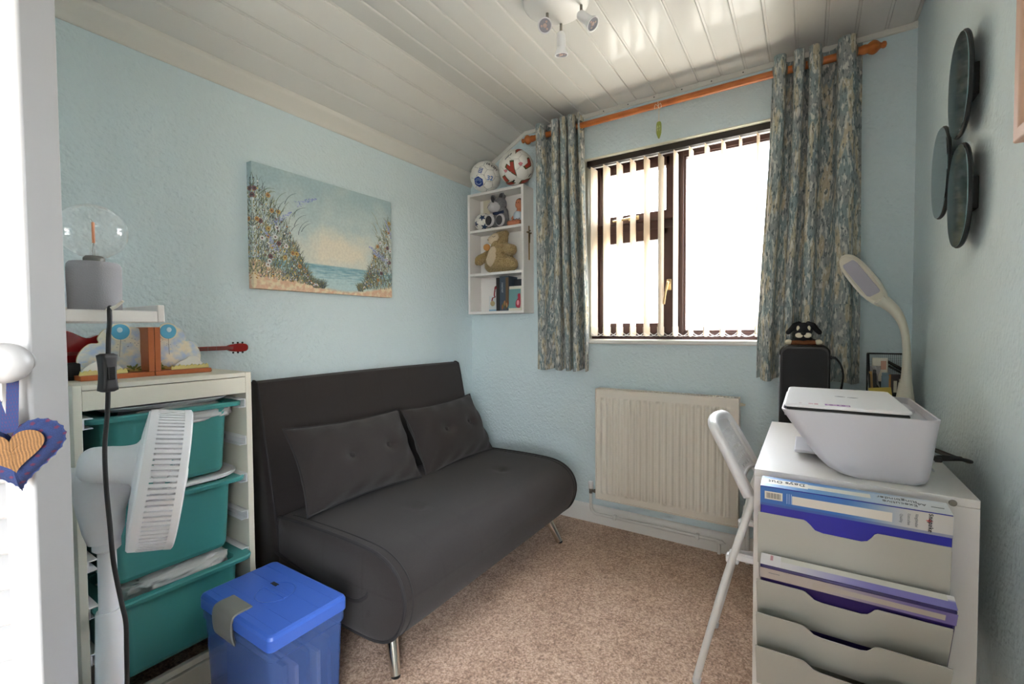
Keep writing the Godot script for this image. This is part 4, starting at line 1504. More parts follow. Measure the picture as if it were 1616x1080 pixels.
func lamp_and_shelf() -> void:
	# tray shelf fixed to the short return of the front wall
	var t := thing("tray_shelf", "small white tray shelf with raised edges under the globe lamp", "shelf", V(0.69, 1.122, 2.105))
	part("base", mb().box(V(-0.11, 0, -0.07), V(0.108, 0.008, 0.068), 0.001, 1), M.gloss_white, t)
	part("near_lip", mb().box(V(0.098, 0.0, -0.07), V(0.11, 0.022, 0.068), 0.002, 1), M.gloss_white, t)
	part("end_lip", mb().box(V(-0.11, 0.0, -0.082), V(0.11, 0.034, -0.07), 0.002, 1), M.gloss_white, t)
	part("far_lip", mb().box(V(-0.122, 0.0, -0.082), V(-0.11, 0.034, 0.068), 0.002, 1), M.gloss_white, t)
	part("back_plate", mb().box(V(-0.122, 0.0, 0.062), V(0.062, 0.105, 0.076), 0.002, 1), M.gloss_white, t)
	# globe lamp
	var conc := mat("concrete", "98979a", 0.8)
	relief(conc, noise_tex(0.2, 3, [], 256), 0.05, 6.0)
	t = thing("globe_lamp", "table lamp with a grey concrete cylinder and a big clear globe bulb", "lamp", V(0.703, 1.130, 2.103))
	var b := mb().lathe([V2(0, 0), V2(0.038, 0), V2(0.040, 0.002), V2(0.0415, 0.096), V2(0.0405, 0.104), V2(0.037, 0.109), V2(0.03, 0.110), V2(0.02, 0.110), V2(0.02, 0.10), V2(0, 0.10)], 40)
	part("base", b, conc, t)
	b = mb(V(0, 0.110, 0)).lathe([V2(0, 0), V2(0.0165, 0), V2(0.0165, 0.008), V2(0.013, 0.012), V2(0, 0.012)], 20)
	part("socket", b, M.grey_plastic, t)
	var glass := mat("clear_bulb", "ffffff", 0.02)
	glass.transparency = BaseMaterial3D.TRANSPARENCY_ALPHA
	glass.albedo_color = Color(1, 1, 1, 0.07)
	var prof := []
	for i in 25:
		var an := PI * i / 24.0 * 0.92
		prof.append(V2(sin(an) * 0.054, 0.170 + cos(an) * 0.053))
	prof.append(V2(0.0125, 0.119))
	prof.append(V2(0.0125, 0.110))
	var bulb := part("globe", mb().lathe(prof, 40), glass, t)
	part("glass_stem", mb(V(0, 0.112, 0)).lathe([V2(0.009, 0), V2(0.007, 0.02), V2(0.004, 0.030), V2(0.003, 0.034), V2(0, 0.035)], 14), glass, bulb)
	var fil := mat("filament", "e08a55", 0.5)
	part("filament", mb().tube([V(0, 0.148, 0), V(0.0005, 0.188, 0)], 0.0024, 10), fil, bulb)
	b = mb()
	for s in [-1.0, 1.0]:
		b.tube(curve([V(0.003 * s, 0.114, 0), V(0.0055 * s, 0.135, 0), V(0.002 * s, 0.147, 0)], 4), 0.0006, 5)
	b.tube(curve([V(0.0, 0.188, 0), V(-0.001, 0.194, 0.003)], 3), 0.0006, 5)
	part("lead_wire", b, M.steel, bulb)
	# its flex with the switch, hanging over the near lip
	t = thing("lamp_cord", "black lamp flex with an inline rocker switch hanging below the tray shelf", "cord", V(0.78, 1.1, 2.11))
	var o := V(0.78, 1.1, 2.11)
	var pts := [V(0.735, 1.134, 2.095), V(0.752, 1.137, 2.088), V(0.774, 1.139, 2.098), V(0.793, 1.149, 2.106), V(0.806, 1.143, 2.111), V(0.808, 1.120, 2.112), V(0.806, 1.085, 2.114), V(0.804, 1.0, 2.116), V(0.803, 0.953, 2.118), V(0.799, 0.894, 2.122), V(0.803, 0.822, 2.123), V(0.808, 0.751, 2.121), V(0.814, 0.679, 2.119), V(0.826, 0.607, 2.113), V(0.834, 0.571, 2.110), V(0.834, 0.524, 2.110), V(0.836, 0.44, 2.112), V(0.84, 0.25, 2.12), V(0.85, 0.06, 2.14), V(0.845, 0.006, 2.17), V(0.82, 0.005, 2.26)]
	for i in pts.size():
		pts[i] -= o
	part("flex", mb().tube(curve(pts, 6), 0.0037, 10), M.black, t)
	var sw := mb()
	var sec := []
	for i in 13:
		var y := i / 12.0
		sec.append([y * 0.064, 0.0135 - 0.0028 * sin(y * PI) + 0.0005, 0.010])
	var loops := []
	loops.append(rrect(0, 0, 0.009, 0.007, 0.005, -0.003))
	for s in sec:
		loops.append(rrect(0, 0, s[1], s[2], 0.005, s[0]))
	loops.append(rrect(0, 0, 0.009, 0.007, 0.005, 0.067))
	loft(sw, loops, true, true, true)
	var swn := part("switch", sw, M.black_plastic, t)
	swn.position = V(0.805, 0.997, 2.1165) - o
	swn.rotation.y = 1.9
	part("rocker", mb(V(0, 0.031, 0.0095)).box(V(-0.006, -0.012, -0.002), V(0.006, 0.012, 0.0022), 0.0015, 2), M.black_gloss, swn)
	part("cord_tie", mb().tube([V(0.800, 1.143, 2.112) - o, V(0.812, 1.151, 2.102) - o, V(0.823, 1.160, 2.096) - o], [0.0042, 0.003, 0.0022], 8), M.cream_white, t, "white cable tie")


func fan() -> void:
	var t := thing("pedestal_fan", "white pedestal fan seen edge on, its slotted round head before the teal bins", "fan", V(0.497, 0, 2.043))
	part("base", mb().lathe([V2(0, 0), V2(0.115, 0), V2(0.118, 0.006), V2(0.112, 0.016), V2(0.06, 0.026), V2(0.036, 0.032), V2(0.033, 0.04), V2(0, 0.04)], 40), M.plastic_white, t)
	part("pole", mb().lathe([V2(0.033, 0.036), V2(0.0295, 0.25), V2(0.0245, 0.44), V2(0.0225, 0.446), V2(0, 0.446)], 32), M.plastic_white, t)
	part("upper_pole", mb().lathe([V2(0.0185, 0.43), V2(0.0175, 0.60), V2(0, 0.60)], 28), M.plastic_white, t)
	part("collar", mb().lathe([V2(0.020, 0.588), V2(0.0265, 0.594), V2(0.0265, 0.618), V2(0.02, 0.626), V2(0, 0.626)], 28), M.plastic_white, t)
	# head axes: out of the front, sideways and up
	var ax := V(0.342, -0.16, -0.94).normalized()
	var sd := ax.cross(Vector3.UP).normalized()
	var up := sd.cross(ax).normalized()
	var c := V(0.597, 0.757, 1.968) - V(0.497, 0, 2.043)
	var yoke := mb()
	var right := V(0.342, 0, -0.94)
	var yk := [[0.612, 0.030, 0.028, -0.004], [0.64, 0.038, 0.034, -0.004], [0.68, 0.043, 0.037, -0.006], [0.715, 0.051, 0.040, -0.004], [0.745, 0.062, 0.040, 0.001], [0.765, 0.068, 0.038, 0.004], [0.779, 0.066, 0.032, 0.003], [0.786, 0.054, 0.018, 0.0]]
	var loops := []
	for y in yk:
		var l := []
		for i in 28:
			var q := TAU * i / 28
			l.append(right * (signf(cos(q)) * pow(absf(cos(q)), 0.8) * y[1] + y[3]) + V(0.94, 0, 0.342) * signf(sin(q)) * pow(absf(sin(q)), 0.8) * y[2] + Vector3.UP * y[0])
		loops.append(l)
	loft(yoke, loops, true, true, true)
	part("yoke", yoke, M.plastic_white, t)
	var arm := mb()
	var o2 := V(0, 0.765, 0)
	arm.tube(curve([o2 - right * 0.04, o2 - right * 0.075 + V(0, 0.004, 0), o2 - right * 0.105 - V(0, 0.012, 0), o2 - right * 0.115 - V(0, 0.05, 0)], 5), 0.026, 18)
	part("rear_arm", arm, M.plastic_white, t)
	var tr := Transform3D(Basis(sd, ax, -up).orthonormalized(), c)
	tr.basis = Basis(sd, ax, sd.cross(ax))
	var mt := mb().at(Transform3D(tr.basis, tr.origin + V(0, 0.034, 0))).lathe(curve([V2(0.0, -0.145), V2(0.022, -0.142), V2(0.036, -0.128), V2(0.040, -0.10), V2(0.041, -0.07), V2(0.046, -0.05), V2(0.056, -0.04), V2(0.0, -0.038)], 4), 32)
	part("motor_housing", mt, M.plastic_white, t)
	# drum: two rings with bars between, as in the moulded grille
	var R := 0.160
	var hb := 0.042
	var dr := mb().at(tr)
	dr.lathe([V2(R - 0.004, 0.030), V2(R, 0.026), V2(R + 0.001, hb - 0.003), V2(R - 0.003, hb), V2(R - 0.008, hb), V2(R - 0.006, 0.030), V2(R - 0.004, 0.030)], 96)
	dr.lathe([V2(R - 0.004, -0.024), V2(R - 0.001, -0.022), V2(R - 0.002, -hb + 0.004), V2(R - 0.006, -hb), V2(R - 0.011, -hb), V2(R - 0.008, -0.024), V2(R - 0.004, -0.024)], 96)
	var drum := part("drum", dr, M.plastic_white, t)
	var bars := mb()
	var nb := 84
	for k in nb:
		var q := TAU * k / nb
		var rad := V(cos(q), 0, sin(q))
		var tan := V(-sin(q), 0, cos(q))
		bars.x = tr * Transform3D(Basis(tan, Vector3.UP, rad), rad * (R - 0.002))
		bars.box(V(-0.0036, -0.0245, -0.005), V(0.0036, 0.0305, 0.0014))
	part("slot_bars", bars, M.plastic_white, drum)
	# front grille of rings and spokes, and the blades behind it
	var gr := mb().at(tr)
	for k in 9:
		var r := 0.03 + 0.0145 * k
		var pts := []
		for i in 49:
			pts.append(V(cos(TAU * i / 48) * r, hb - 0.003 + 0.008 * (1.0 - r / R), sin(TAU * i / 48) * r))
		gr.tube(pts, 0.0014, 6, false)
	for k in 24:
		var q := TAU * k / 24
		gr.tube([V(cos(q) * 0.026, hb + 0.004, sin(q) * 0.026), V(cos(q) * (R - 0.006), hb - 0.003, sin(q) * (R - 0.006))], 0.0014, 6, false)
	part("front_grille", gr, M.plastic_white, t)
	part("hub_cap", mb().at(tr).lathe([V2(0.03, hb - 0.006), V2(0.03, hb + 0.006), V2(0.02, hb + 0.010), V2(0, hb + 0.011)], 28), M.plastic_white, t)
	part("rear_grille", mb().at(tr).lathe([V2(0.06, -0.05), V2(0.10, -0.048), V2(R - 0.007, -hb)], 64), M.plastic_white, t)
	for k in 5:
		var q := TAU * k / 5
		var bl := mb().at(tr)
		bl.grid(6, 4, func(u, w):
			var r := lerpf(0.03, 0.14, u)
			var an: float = q + (w - 0.5) * lerpf(0.7, 0.95, u)
			return V(cos(an) * r, (w - 0.5) * 0.032, sin(an) * r))
		part("blade", bl, M.plastic_white, t)


func cloud_panel(outline: Array, key: String, seed_: int, flip: bool) -> Array:
	# returns [polygon, printed material]: a watercolour sky with drifting leaves on a cloud shaped board
	var w := 200
	var h := 200
	var im := Image.create(w, h, false, Image.FORMAT_RGB8)
	var nf := noise(0.016, 3, FastNoiseLite.TYPE_SIMPLEX_SMOOTH, seed_)
	for j in h:
		for i in w:
			var q := nf.get_noise_2d(i, j)
			var c := Color("efe8d6").lerp(Color("b9cbe2"), clampf(0.35 + q * 1.1, 0, 1))
			if nf.get_noise_2d(i + 300, j) > 0.3:
				c = c.lerp(Color("f0e2c4"), 0.5)
			if j > h - 14 + 4 * sin(i * 0.2):
				c = c.lerp(Color("ccb04e"), 0.8)
			im.set_pixel(i, j, c)
	var rng := RandomNumberGenerator.new()
	rng.seed = seed_
	for k in 16:
		var x := rng.randi_range(90, 185)
		var y := rng.randi_range(40, 90)
		for d in [[0, 0], [1, 0], [2, 1], [1, 1], [3, 1], [2, 0]]:
			im.set_pixel(clampi(x + d[0], 0, w - 1), clampi(y + d[1], 0, h - 1), Color("6f7686"))
	if flip:
		im.flip_x()
	return [outline, image_mat(key, im, 0.6)]


func bookends() -> void:
	var y := 0.9662
	var names := ["brown wooden bookend with cloud board and balloon, left of the pair, behind the black switch", "brown wooden bookend with cloud board and balloon, right of the pair, nearer the sofa bed"]
	for e in 2:
		var s := 1.0 if e == 0 else -1.0   # the left one stretches towards the camera, the right one away
		var t := thing("bookend", names[e], "bookend", V(0.15, y, 1.835), 0.0, "bookends on the storage unit")
		var ln := 0.172 if e == 0 else 0.158
		part("base", mb().box(V(-0.05, 0, minf(0.0005 * s, s * ln)), V(0.05, 0.014, maxf(0.0005 * s, s * ln)), 0.002, 1), M.book_wood, t)
		part("upright", mb().box(V(-0.05, 0.0142, minf(0.0005 * s, s * 0.016)), V(0.05, 0.150, maxf(0.0005 * s, s * 0.016)), 0.002, 1), M.book_wood, t)
		# the printed cloud board, standing along the base
		var oc := []
		var L := ln - 0.022
		for p in curve([V2(0.0, 0.0), V2(0.0, 0.06), V2(0.0, 0.125), V2(0.012, 0.135), V2(0.04, 0.138), V2(0.068, 0.136), V2(0.088, 0.126), V2(0.100, 0.104), V2(0.098, 0.09), V2(0.118, 0.088), V2(0.136, 0.07), V2(0.146, 0.045), V2(0.144, 0.02), V2(0.140, 0.0), V2(0.08, 0.0)], 4, true):
			oc.append(V2(p.x * L / 0.148 * s, maxf(0.0, p.y)))
		var cp := cloud_panel(oc, "cloud_print_%d" % e, 21 + e, e == 0)
		var b := mb()
		b.x = Transform3D(Basis(Vector3(0, 0, 1), Vector3(0, 1, 0), Vector3(-1, 0, 0)), V(-0.012, 0.0142, 0.0165 * s))
		b.prism(oc, -0.003, 0.003, 0.0008)
		part("cloud_board", b, cp[1], t)
		var bl := mat("balloon_blue_%d" % e, "5fb2d6", 0.5)
		var rimm := mat("balloon_rim_%d" % e, "efe6cf", 0.6)
		var bc := V(-0.006, 0.138, (0.066 if e == 0 else 0.056) * s)
		for q in [[0.026, 0.0, rimm], [0.0215, 0.0022, bl]]:
			var poly := []
			for i in 40:
				var an := TAU * i / 40
				poly.append(V2(cos(an) * q[0] * 1.04, sin(an) * q[0] * (1.0 if sin(an) > 0 else 1.16)))
			b = mb()
			b.x = Transform3D(Basis(Vector3(0, 0, 1), Vector3(0, 1, 0), Vector3(-1, 0, 0)), bc + V(q[1], 0, 0))
			b.prism(poly, -0.002, 0.0015, 0.0006)
			part("balloon", b, q[2], t)
		part("balloon_highlight", mb(bc + V(0.0045, 0.004, 0.002 * s)).ball(V(0, 0, 0), V(0.0006, 0.008, 0.007), 16, 8), mat("balloon_pale_%d" % e, "cfe6ee", 0.5), t)
		part("balloon_string", mb().tube([bc + V(0.003, -0.024, 0), V(-0.007, 0.062, bc.z + 0.003 * s)], 0.0006, 5), M.grey_plastic, t)
		# grassy cut-outs in front
		var gr := mat("meadow_print_%d" % e, "d9cf86", 0.7)
		var bush := mat("bush_print_%d" % e, "e4e4dc", 0.7)
		var z0 := 0.115 if e == 0 else 0.075
		var out := []
		for p in curve([V2(-0.045, 0), V2(-0.046, 0.012), V2(-0.03, 0.028), V2(-0.022, 0.044), V2(0.0, 0.05), V2(0.012, 0.04), V2(0.03, 0.03), V2(0.046, 0.014), V2(0.045, 0)], 4, true):
			out.append(V2(p.x, maxf(p.y, 0.0) * (1.0 if e == 0 else 0.8)))
		b = mb()
		b.x = Transform3D(Basis(Vector3(0, 0, 1), Vector3(0, 1, 0), Vector3(-1, 0, 0)), V(0.022, 0.0142, z0 * s + (0.0 if e == 0 else -0.03)))
		b.prism(out, -0.002, 0.002, 0.0006)
		part("bush_board", b, bush, t)
		var gp := []
		for i in 25:
			var q := i / 24.0
			gp.append(V2(lerpf(-0.052, 0.052, q), 0.012 + 0.004 * sin(i * 2.4) * (1.0 if i % 2 else 0.3)))
		gp.append(V2(0.055, 0.0))
		gp.append(V2(-0.055, 0.0))
		b = mb()
		b.x = Transform3D(Basis(Vector3(0, 0, 1), Vector3(0, 1, 0), Vector3(-1, 0, 0)), V(0.0262, 0.0142, z0 * s + (0.0 if e == 0 else -0.03)))
		b.prism(gp, -0.0018, 0.0018, 0.0005)
		part("grass_strip", b, gr, t)
		var leafm := mat("leaf_print_%d" % e, "7d8a3c", 0.7)
		var lf := mb()
		for i in 7:
			lf.x = Transform3D(Basis(Vector3(1, 0, 0), 0.5 * (i - 3)), V(-0.0075, 0.018 + 0.004 * (i % 3), s * (0.024 + 0.0035 * i)))
			lf.ball(V(0, 0.006, 0), V(0.0012, 0.007, 0.0028), 8, 6)
		part("leaf_clump", lf, leafm, t)
	# a small red guitar lying on its side behind them, its head past the right bookend
	var red := mat("red_lacquer", "8d1616", 0.18, 0.0, 0.6)
	var t := thing("miniature_guitar", "small glossy red guitar lying on its side behind the bookends", "guitar", V(0.055, 0.966, 1.95))
	var ol := []
	for p in curve([V2(0.075, 0.022), V2(0.055, 0.050), V2(0.02, 0.054), V2(-0.01, 0.045), V2(-0.05, 0.066), V2(-0.10, 0.072), V2(-0.14, 0.055), V2(-0.155, 0.0), V2(-0.14, -0.055), V2(-0.10, -0.072), V2(-0.05, -0.066), V2(-0.01, -0.045), V2(0.02, -0.054), V2(0.055, -0.050), V2(0.075, -0.022)], 4, true):
		ol.append(p)
	var b := mb()
	var gx := Transform3D(Basis(Vector3(0, 0, -1), Vector3(0, 1, 0), Vector3(1, 0, 0)), V(0, 0.0735, 0.0))
	b.x = gx
	b.prism(ol, -0.02, 0.02, 0.003)
	var body := part("body", b, red, t)
	part("sound_hole", mb().at(gx * Transform3D(Basis(Vector3(1, 0, 0), PI / 2), V(0, 0, 0.0202))).lathe([V2(0, 0.0006), V2(0.018, 0.0006), V2(0.021, 0.0)], 24), M.black_gloss, body)
	part("bridge", mb().at(gx).box(V(-0.098, -0.02, 0.0195), V(-0.086, 0.02, 0.0245), 0.001, 1), M.black_plastic, body)
	b = mb().at(gx).box(V(0.06, -0.0075, 0.012), V(0.395, 0.0075, 0.026), 0.003, 2)
	var neck := part("neck", b, red, t)
	for k in 10:
		part("fret", mb().at(gx).box(V(0.09 + 0.028 * k, -0.0072, 0.0262), V(0.0912 + 0.028 * k, 0.0072, 0.0268)), M.steel, neck)
	b = mb().at(gx).prism(curve([V2(0.385, 0.008), V2(0.40, 0.013), V2(0.43, 0.016), V2(0.452, 0.012), V2(0.458, 0.0), V2(0.452, -0.012), V2(0.43, -0.016), V2(0.40, -0.013), V2(0.385, -0.008)], 3, true), 0.008, 0.022, 0.002)
	var hd := part("headstock", b, red, t)
	for k in 6:
		var yy := 0.0185 if k < 3 else -0.0185
		part("tuning_peg", mb().at(gx).ball(V(0.405 + 0.017 * (k % 3), yy, 0.015), V(0.0042, 0.0038, 0.003), 8, 6), M.black_gloss, hd)
	b = mb()
	for k in 6:
		b.tube([gx * V(-0.09, -0.0045 + 0.0018 * k, 0.0245), gx * V(0.40, -0.0045 + 0.0018 * k, 0.0275)], 0.0003, 4)
	part("strings", b, M.steel, t)
	# its black stand
	b = mb()
	b.box(V(-0.03, 0, -0.03), V(0.03, 0.012, 0.03), 0.003, 2).box(V(0.004, 0.01, -0.028), V(0.028, 0.05, 0.028), 0.006, 2)
	solo("black_stand", b, M.black_plastic, "small black stand at the left end of the storage unit top", "stand", V(0.115, 0.966, 2.018))


func wall_art() -> void:
	# canvas: a seaside view between banks of wild flowers
	var w := 760
	var h := 520
	var im := Image.create(w, h, false, Image.FORMAT_RGB8)
	var nf := noise(0.006, 4, FastNoiseLite.TYPE_SIMPLEX_SMOOTH, 31)
	var n2 := noise(0.03, 3, FastNoiseLite.TYPE_SIMPLEX_SMOOTH, 32)
	for j in h:
		for i in w:
			var u := float(i) / w
			var v := float(j) / h
			var q := nf.get_noise_2d(i, j)
			var c := Color("a7bfc4").lerp(Color("c6d2ce"), clampf(v * 1.9 + q * 0.5, 0, 1))
			c = c.lerp(Color("eadfc9"), clampf((0.30 - Vector2((u - 0.55) * 0.9, (v - 0.62) * 1.1).length()) * 4.0 + q * 0.4, 0, 0.85))
			if v > 0.74:
				var sea := Color("7fa9b6").lerp(Color("b9d3d4"), clampf((v - 0.74) * 7.0 + n2.get_noise_2d(i * 0.4, j * 3.0) * 0.8, 0, 1))
				c = c.lerp(sea, smoothstep(0.74, 0.755, v))
			var sand_top := 0.985 - 0.13 * pow(absf(u - 0.60) / 0.5, 1.5) - 0.05 * smoothstep(0.4, 0.0, u)
			if v > sand_top - 0.03:
				c = c.lerp(Color("e6d6b6").lerp(Color("dcb699"), clampf(0.4 + n2.get_noise_2d(i, j) * 1.8 + (v - 0.9) * 3.0, 0, 1)), smoothstep(sand_top - 0.03, sand_top + 0.01, v))
			c = c * (1.0 + 0.05 * n2.get_noise_2d(i * 2.0, j * 2.0))
			im.set_pixel(i, j, c)
	var rng := RandomNumberGenerator.new()
	rng.seed = 77
	var bank := func(u: float) -> float:   # how far down the foliage begins, 0 at the top
		if u < 0.36:
			return lerpf(0.10, 0.92, pow(u / 0.36, 1.5))
		if u > 0.74:
			return lerpf(0.12, 0.92, pow((1.0 - u) / 0.26, 1.3))
		return 0.93
	var greens := [Color("56624f"), Color("737650"), Color("817d4e"), Color("3c484e"), Color("8a8f6c"), Color("5f6d76"), Color("343d46"), Color("938a5a"), Color("6f7a80")]
	for k in 3600:
		var u := rng.randf()
		u = u * 0.44 if rng.randf() < 0.62 else 1.0 - u * 0.30
		var bt: float = bank.call(clampf(u, 0, 1))
		var v := lerpf(bt, 0.93 - 0.10 * absf(u - 0.55), pow(rng.randf(), 0.8)) + 0.03
		var ln := rng.randf_range(12, 46)
		var an := rng.randf_range(-0.45, 0.45) + (0.25 if u < 0.5 else -0.25)
		var col: Color = greens[rng.randi() % greens.size()]
		stroke(im, Vector2(u * w, v * h), Vector2(sin(an), -cos(an)), ln, rng.randf_range(0.6, 1.3), col, rng.randf_range(-0.03, 0.03))
	for k in 620:
		var u := rng.randf()
		u = u * 0.40 if rng.randf() < 0.65 else 1.0 - u * 0.26
		var bt: float = bank.call(u)
		var v := lerpf(bt, 0.90, rng.randf()) + 0.02
		var col: Color = [Color("eef0ee"), Color("c9d3e2"), Color("b98a4c"), Color("a97642"), Color("8391c4"), Color("6d4a50"), Color("e6c46a"), Color("f4f4f0"), Color("3e4a58")][rng.randi() % 9]
		dab(im, Vector2(u * w, v * h), rng.randf_range(1.2, 3.6), col)
	for k in 34:   # larger blooms: pale petals round a dark or ochre eye
		var u := rng.randf()
		u = u * 0.30 if k % 3 < 2 else 1.0 - u * 0.17
		var v := lerpf(bank.call(u) + 0.02, 0.84, rng.randf())
		var p := Vector2(u * w, v * h)
		var col: Color = [Color("dcdcdc"), Color("b98a50"), Color("6a444a"), Color("c0a05e")][k % 4]
		for q in 8:
			dab(im, p + Vector2(cos(q * TAU / 8), sin(q * TAU / 8)) * 7.0, 3.6, col)
		dab(im, p, 3.4, [Color("5c3a36"), Color("6b3b2a"), Color("2f2a30"), Color("7a4a26")][k % 4])
	for f in [[0.17, 0.40, 0.9, 1], [0.33, 0.21, 1.15, 1], [0.10, 0.60, -0.6, 1], [0.98, 0.30, -0.5, -1], [0.90, 0.60, -1.2, -1], [0.86, 0.55, -1.1, -1]]:   # blue delphinium spikes
		for k in 90:
			var q := rng.randf()
			var p := Vector2(f[0] * w, f[1] * h) + Vector2(sin(f[2]), -cos(f[2])) * (q - 0.5) * 110.0 + Vector2(rng.randf_range(-1, 1), rng.randf_range(-1, 1)) * 13.0 * (1.0 - q * 0.8)
			dab(im, p, rng.randf_range(1.5, 3.2), [Color("8f9cc8"), Color("a8b2d4"), Color("7484b8"), Color("b9c0da")][k % 4])
	for k in 26:
		var left := k % 3 < 2
		var p := Vector2((rng.randf_range(0.02, 0.30) if left else rng.randf_range(0.84, 0.99)) * w, rng.randf_range(0.25, 0.55) * h)
		stroke(im, p, Vector2(rng.randf_range(0.0, 0.5) if left else rng.randf_range(-0.5, 0.0), -1).normalized(), rng.randf_range(40, 95), 1.0, [Color("33404c"), Color("5f6f52"), Color("8a8054")][k % 3], 0.012 if left else -0.012)
	var cm := image_mat("seaside_painting", im, 0.7)
	var t := thing("canvas_picture", "canvas print of a beach between wildflower banks on the wall above the sofa bed", "picture", V(0.0, 1.522, 1.087))
	var b := mb()
	var hy := 0.25
	var hz := 0.358
	var d := 0.036
	b.tri(V(d, hy, hz), V(d, hy, -hz), V(d, -hy, -hz), V(1, 0, 0), V(1, 0, 0), V(1, 0, 0), V2(0, 0), V2(1, 0), V2(1, 1))
	b.tri(V(d, hy, hz), V(d, -hy, -hz), V(d, -hy, hz), V(1, 0, 0), V(1, 0, 0), V(1, 0, 0), V2(0, 0), V2(1, 1), V2(0, 1))
	for s in [-1.0, 1.0]:   # the print runs on round the edges
		var u := 0.0 if s > 0 else 1.0
		var u2 := 0.03 if s > 0 else 0.97
		var n := V(0, 0, s)
		b.tri(V(d, hy, s * hz), V(0.001, hy, s * hz), V(0.001, -hy, s * hz), n, n, n, V2(u, 0), V2(u2, 0), V2(u2, 1))
		b.tri(V(d, hy, s * hz), V(0.001, -hy, s * hz), V(d, -hy, s * hz), n, n, n, V2(u, 0), V2(u2, 1), V2(u, 1))
		var v := 0.0 if s > 0 else 1.0
		var v2 := 0.04 if s > 0 else 0.96
		n = V(0, s, 0)
		b.tri(V(d, s * hy, hz), V(0.001, s * hy, hz), V(0.001, s * hy, -hz), n, n, n, V2(0, v), V2(0, v2), V2(1, v2))
		b.tri(V(d, s * hy, hz), V(0.001, s * hy, -hz), V(d, s * hy, -hz), n, n, n, V2(0, v), V2(1, v2), V2(1, v))
	part("printed_canvas", b, cm, t)
	part("stretcher_frame", mb().box(V(0.0, -hy + 0.005, -hz + 0.005), V(d - 0.004, hy - 0.005, hz - 0.005)), M.cream_white, t)
	# three mirrors on the desk wall and the corner of a frame
	var mir := mat("dark_mirror", "9fb0b3", 0.06, 1.0)
	var rim := mat("mirror_rim", "14181a", 0.45)
	for q in [[1.722, 0.785, "dark rimless pebble mirror, the topmost of three on the desk wall"], [1.550, 0.598, "dark rimless pebble mirror nearest the window of three on the desk wall"], [1.436, 0.800, "dark rimless pebble mirror, the lowest of three on the desk wall, above the lamp"]]:
		t = thing("wall_mirror", q[2], "mirror", V(W, q[0], q[1]), 0.0, "mirrors on the desk wall")
		var poly := []
		for i in 64:
			var an := TAU * i / 64
			poly.append(V2(signf(cos(an)) * pow(absf(cos(an)), 0.86) * 0.096, signf(sin(an)) * pow(absf(sin(an)), 0.9) * 0.131))
		b = mb()
		b.x = Transform3D(Basis(Vector3(0, 0, 1), Vector3(0, 1, 0), Vector3(-1, 0, 0)), V(-0.030, 0, 0))
		b.prism(poly, -0.006, 0.004, 0.003)
		part("backing", b, rim, t)
		var face := []
		for p in poly:
			face.append(p * 0.975)
		b = mb()
		b.x = Transform3D(Basis(Vector3(0, 0, 1), Vector3(0, 1, 0), Vector3(-1, 0, 0)), V(-0.0342, 0, 0))
		b.prism(face, -0.001, 0.0012, 0.0003)
		part("glass", b, mir, t)
		part("wall_pad", mb().box(V(-0.021, -0.04, -0.03), V(-0.0005, 0.04, 0.03), 0.002, 1), rim, t)
	t = thing("picture_frame", "pale pink wooden picture frame on the desk wall at the top right edge", "picture frame", V(W, 1.457, 1.128))
	var fm := mat("pink_wood", "dcb9a4", 0.5)
	part("rail", mb().box(V(-0.022, 0, 0.0), V(-0.001, 0.026, 0.42), 0.004, 2), fm, t)
	part("rail", mb().box(V(-0.022, 0.5, 0.0), V(-0.001, 0.526, 0.42), 0.004, 2), fm, t)
	part("stile", mb().box(V(-0.022, 0.02, 0.0), V(-0.001, 0.506, 0.026), 0.004, 2), fm, t)
	part("stile", mb().box(V(-0.022, 0.02, 0.394), V(-0.001, 0.506, 0.42), 0.004, 2), fm, t)
	part("mount", mb().box(V(-0.008, 0.02, 0.02), V(-0.002, 0.506, 0.40)), M.cream_white, t)


func stroke(im: Image, p: Vector2, d: Vector2, ln: float, r: float, c: Color, bend: float) -> void:
	var q := p
	for k in int(ln):
		dab(im, q, r * (1.0 - 0.7 * k / ln), c)
		q += d
		d = d.rotated(bend)


func dab(im: Image, p: Vector2, r: float, c: Color) -> void:
	var x0 := maxi(0, int(p.x - r))
	var x1 := mini(im.get_width() - 1, int(p.x + r))
	var y0 := maxi(0, int(p.y - r))
	var y1 := mini(im.get_height() - 1, int(p.y + r))
	for j in range(y0, y1 + 1):
		for i in range(x0, x1 + 1):
			if Vector2(i - p.x, j - p.y).length() <= r + 0.3:
				im.set_pixel(i, j, im.get_pixel(i, j).lerp(c, 0.8))


# twelve and twenty panel directions of a football: [unit directions of the corners] per panel
func football_panels() -> Array:
	var g := (1.0 + sqrt(5.0)) / 2.0
	var iv := []
	for s in [-1.0, 1.0]:
		for q in [-1.0, 1.0]:
			iv.append(V(0, s, q * g))
			iv.append(V(s, q * g, 0))
			iv.append(V(q * g, 0, s))
	var near := func(a: Vector3, b: Vector3) -> bool: return a.distance_to(b) < 2.1 and a.distance_to(b) > 0.1
	var out := []
	for a in iv:
		var pts := []
		for b in iv:
			if near.call(a, b):
				pts.append((a * 2 + b) / 3)
		out.append(around(a, pts))
	for i in 12:
		for j in range(i + 1, 12):
			for k in range(j + 1, 12):
				if near.call(iv[i], iv[j]) and near.call(iv[j], iv[k]) and near.call(iv[i], iv[k]):
					var pts := []
					for e in [[i, j], [j, k], [k, i]]:
						pts.append((iv[e[0]] * 2 + iv[e[1]]) / 3)
						pts.append((iv[e[1]] * 2 + iv[e[0]]) / 3)
					out.append(around(iv[i] + iv[j] + iv[k], pts))
	return out


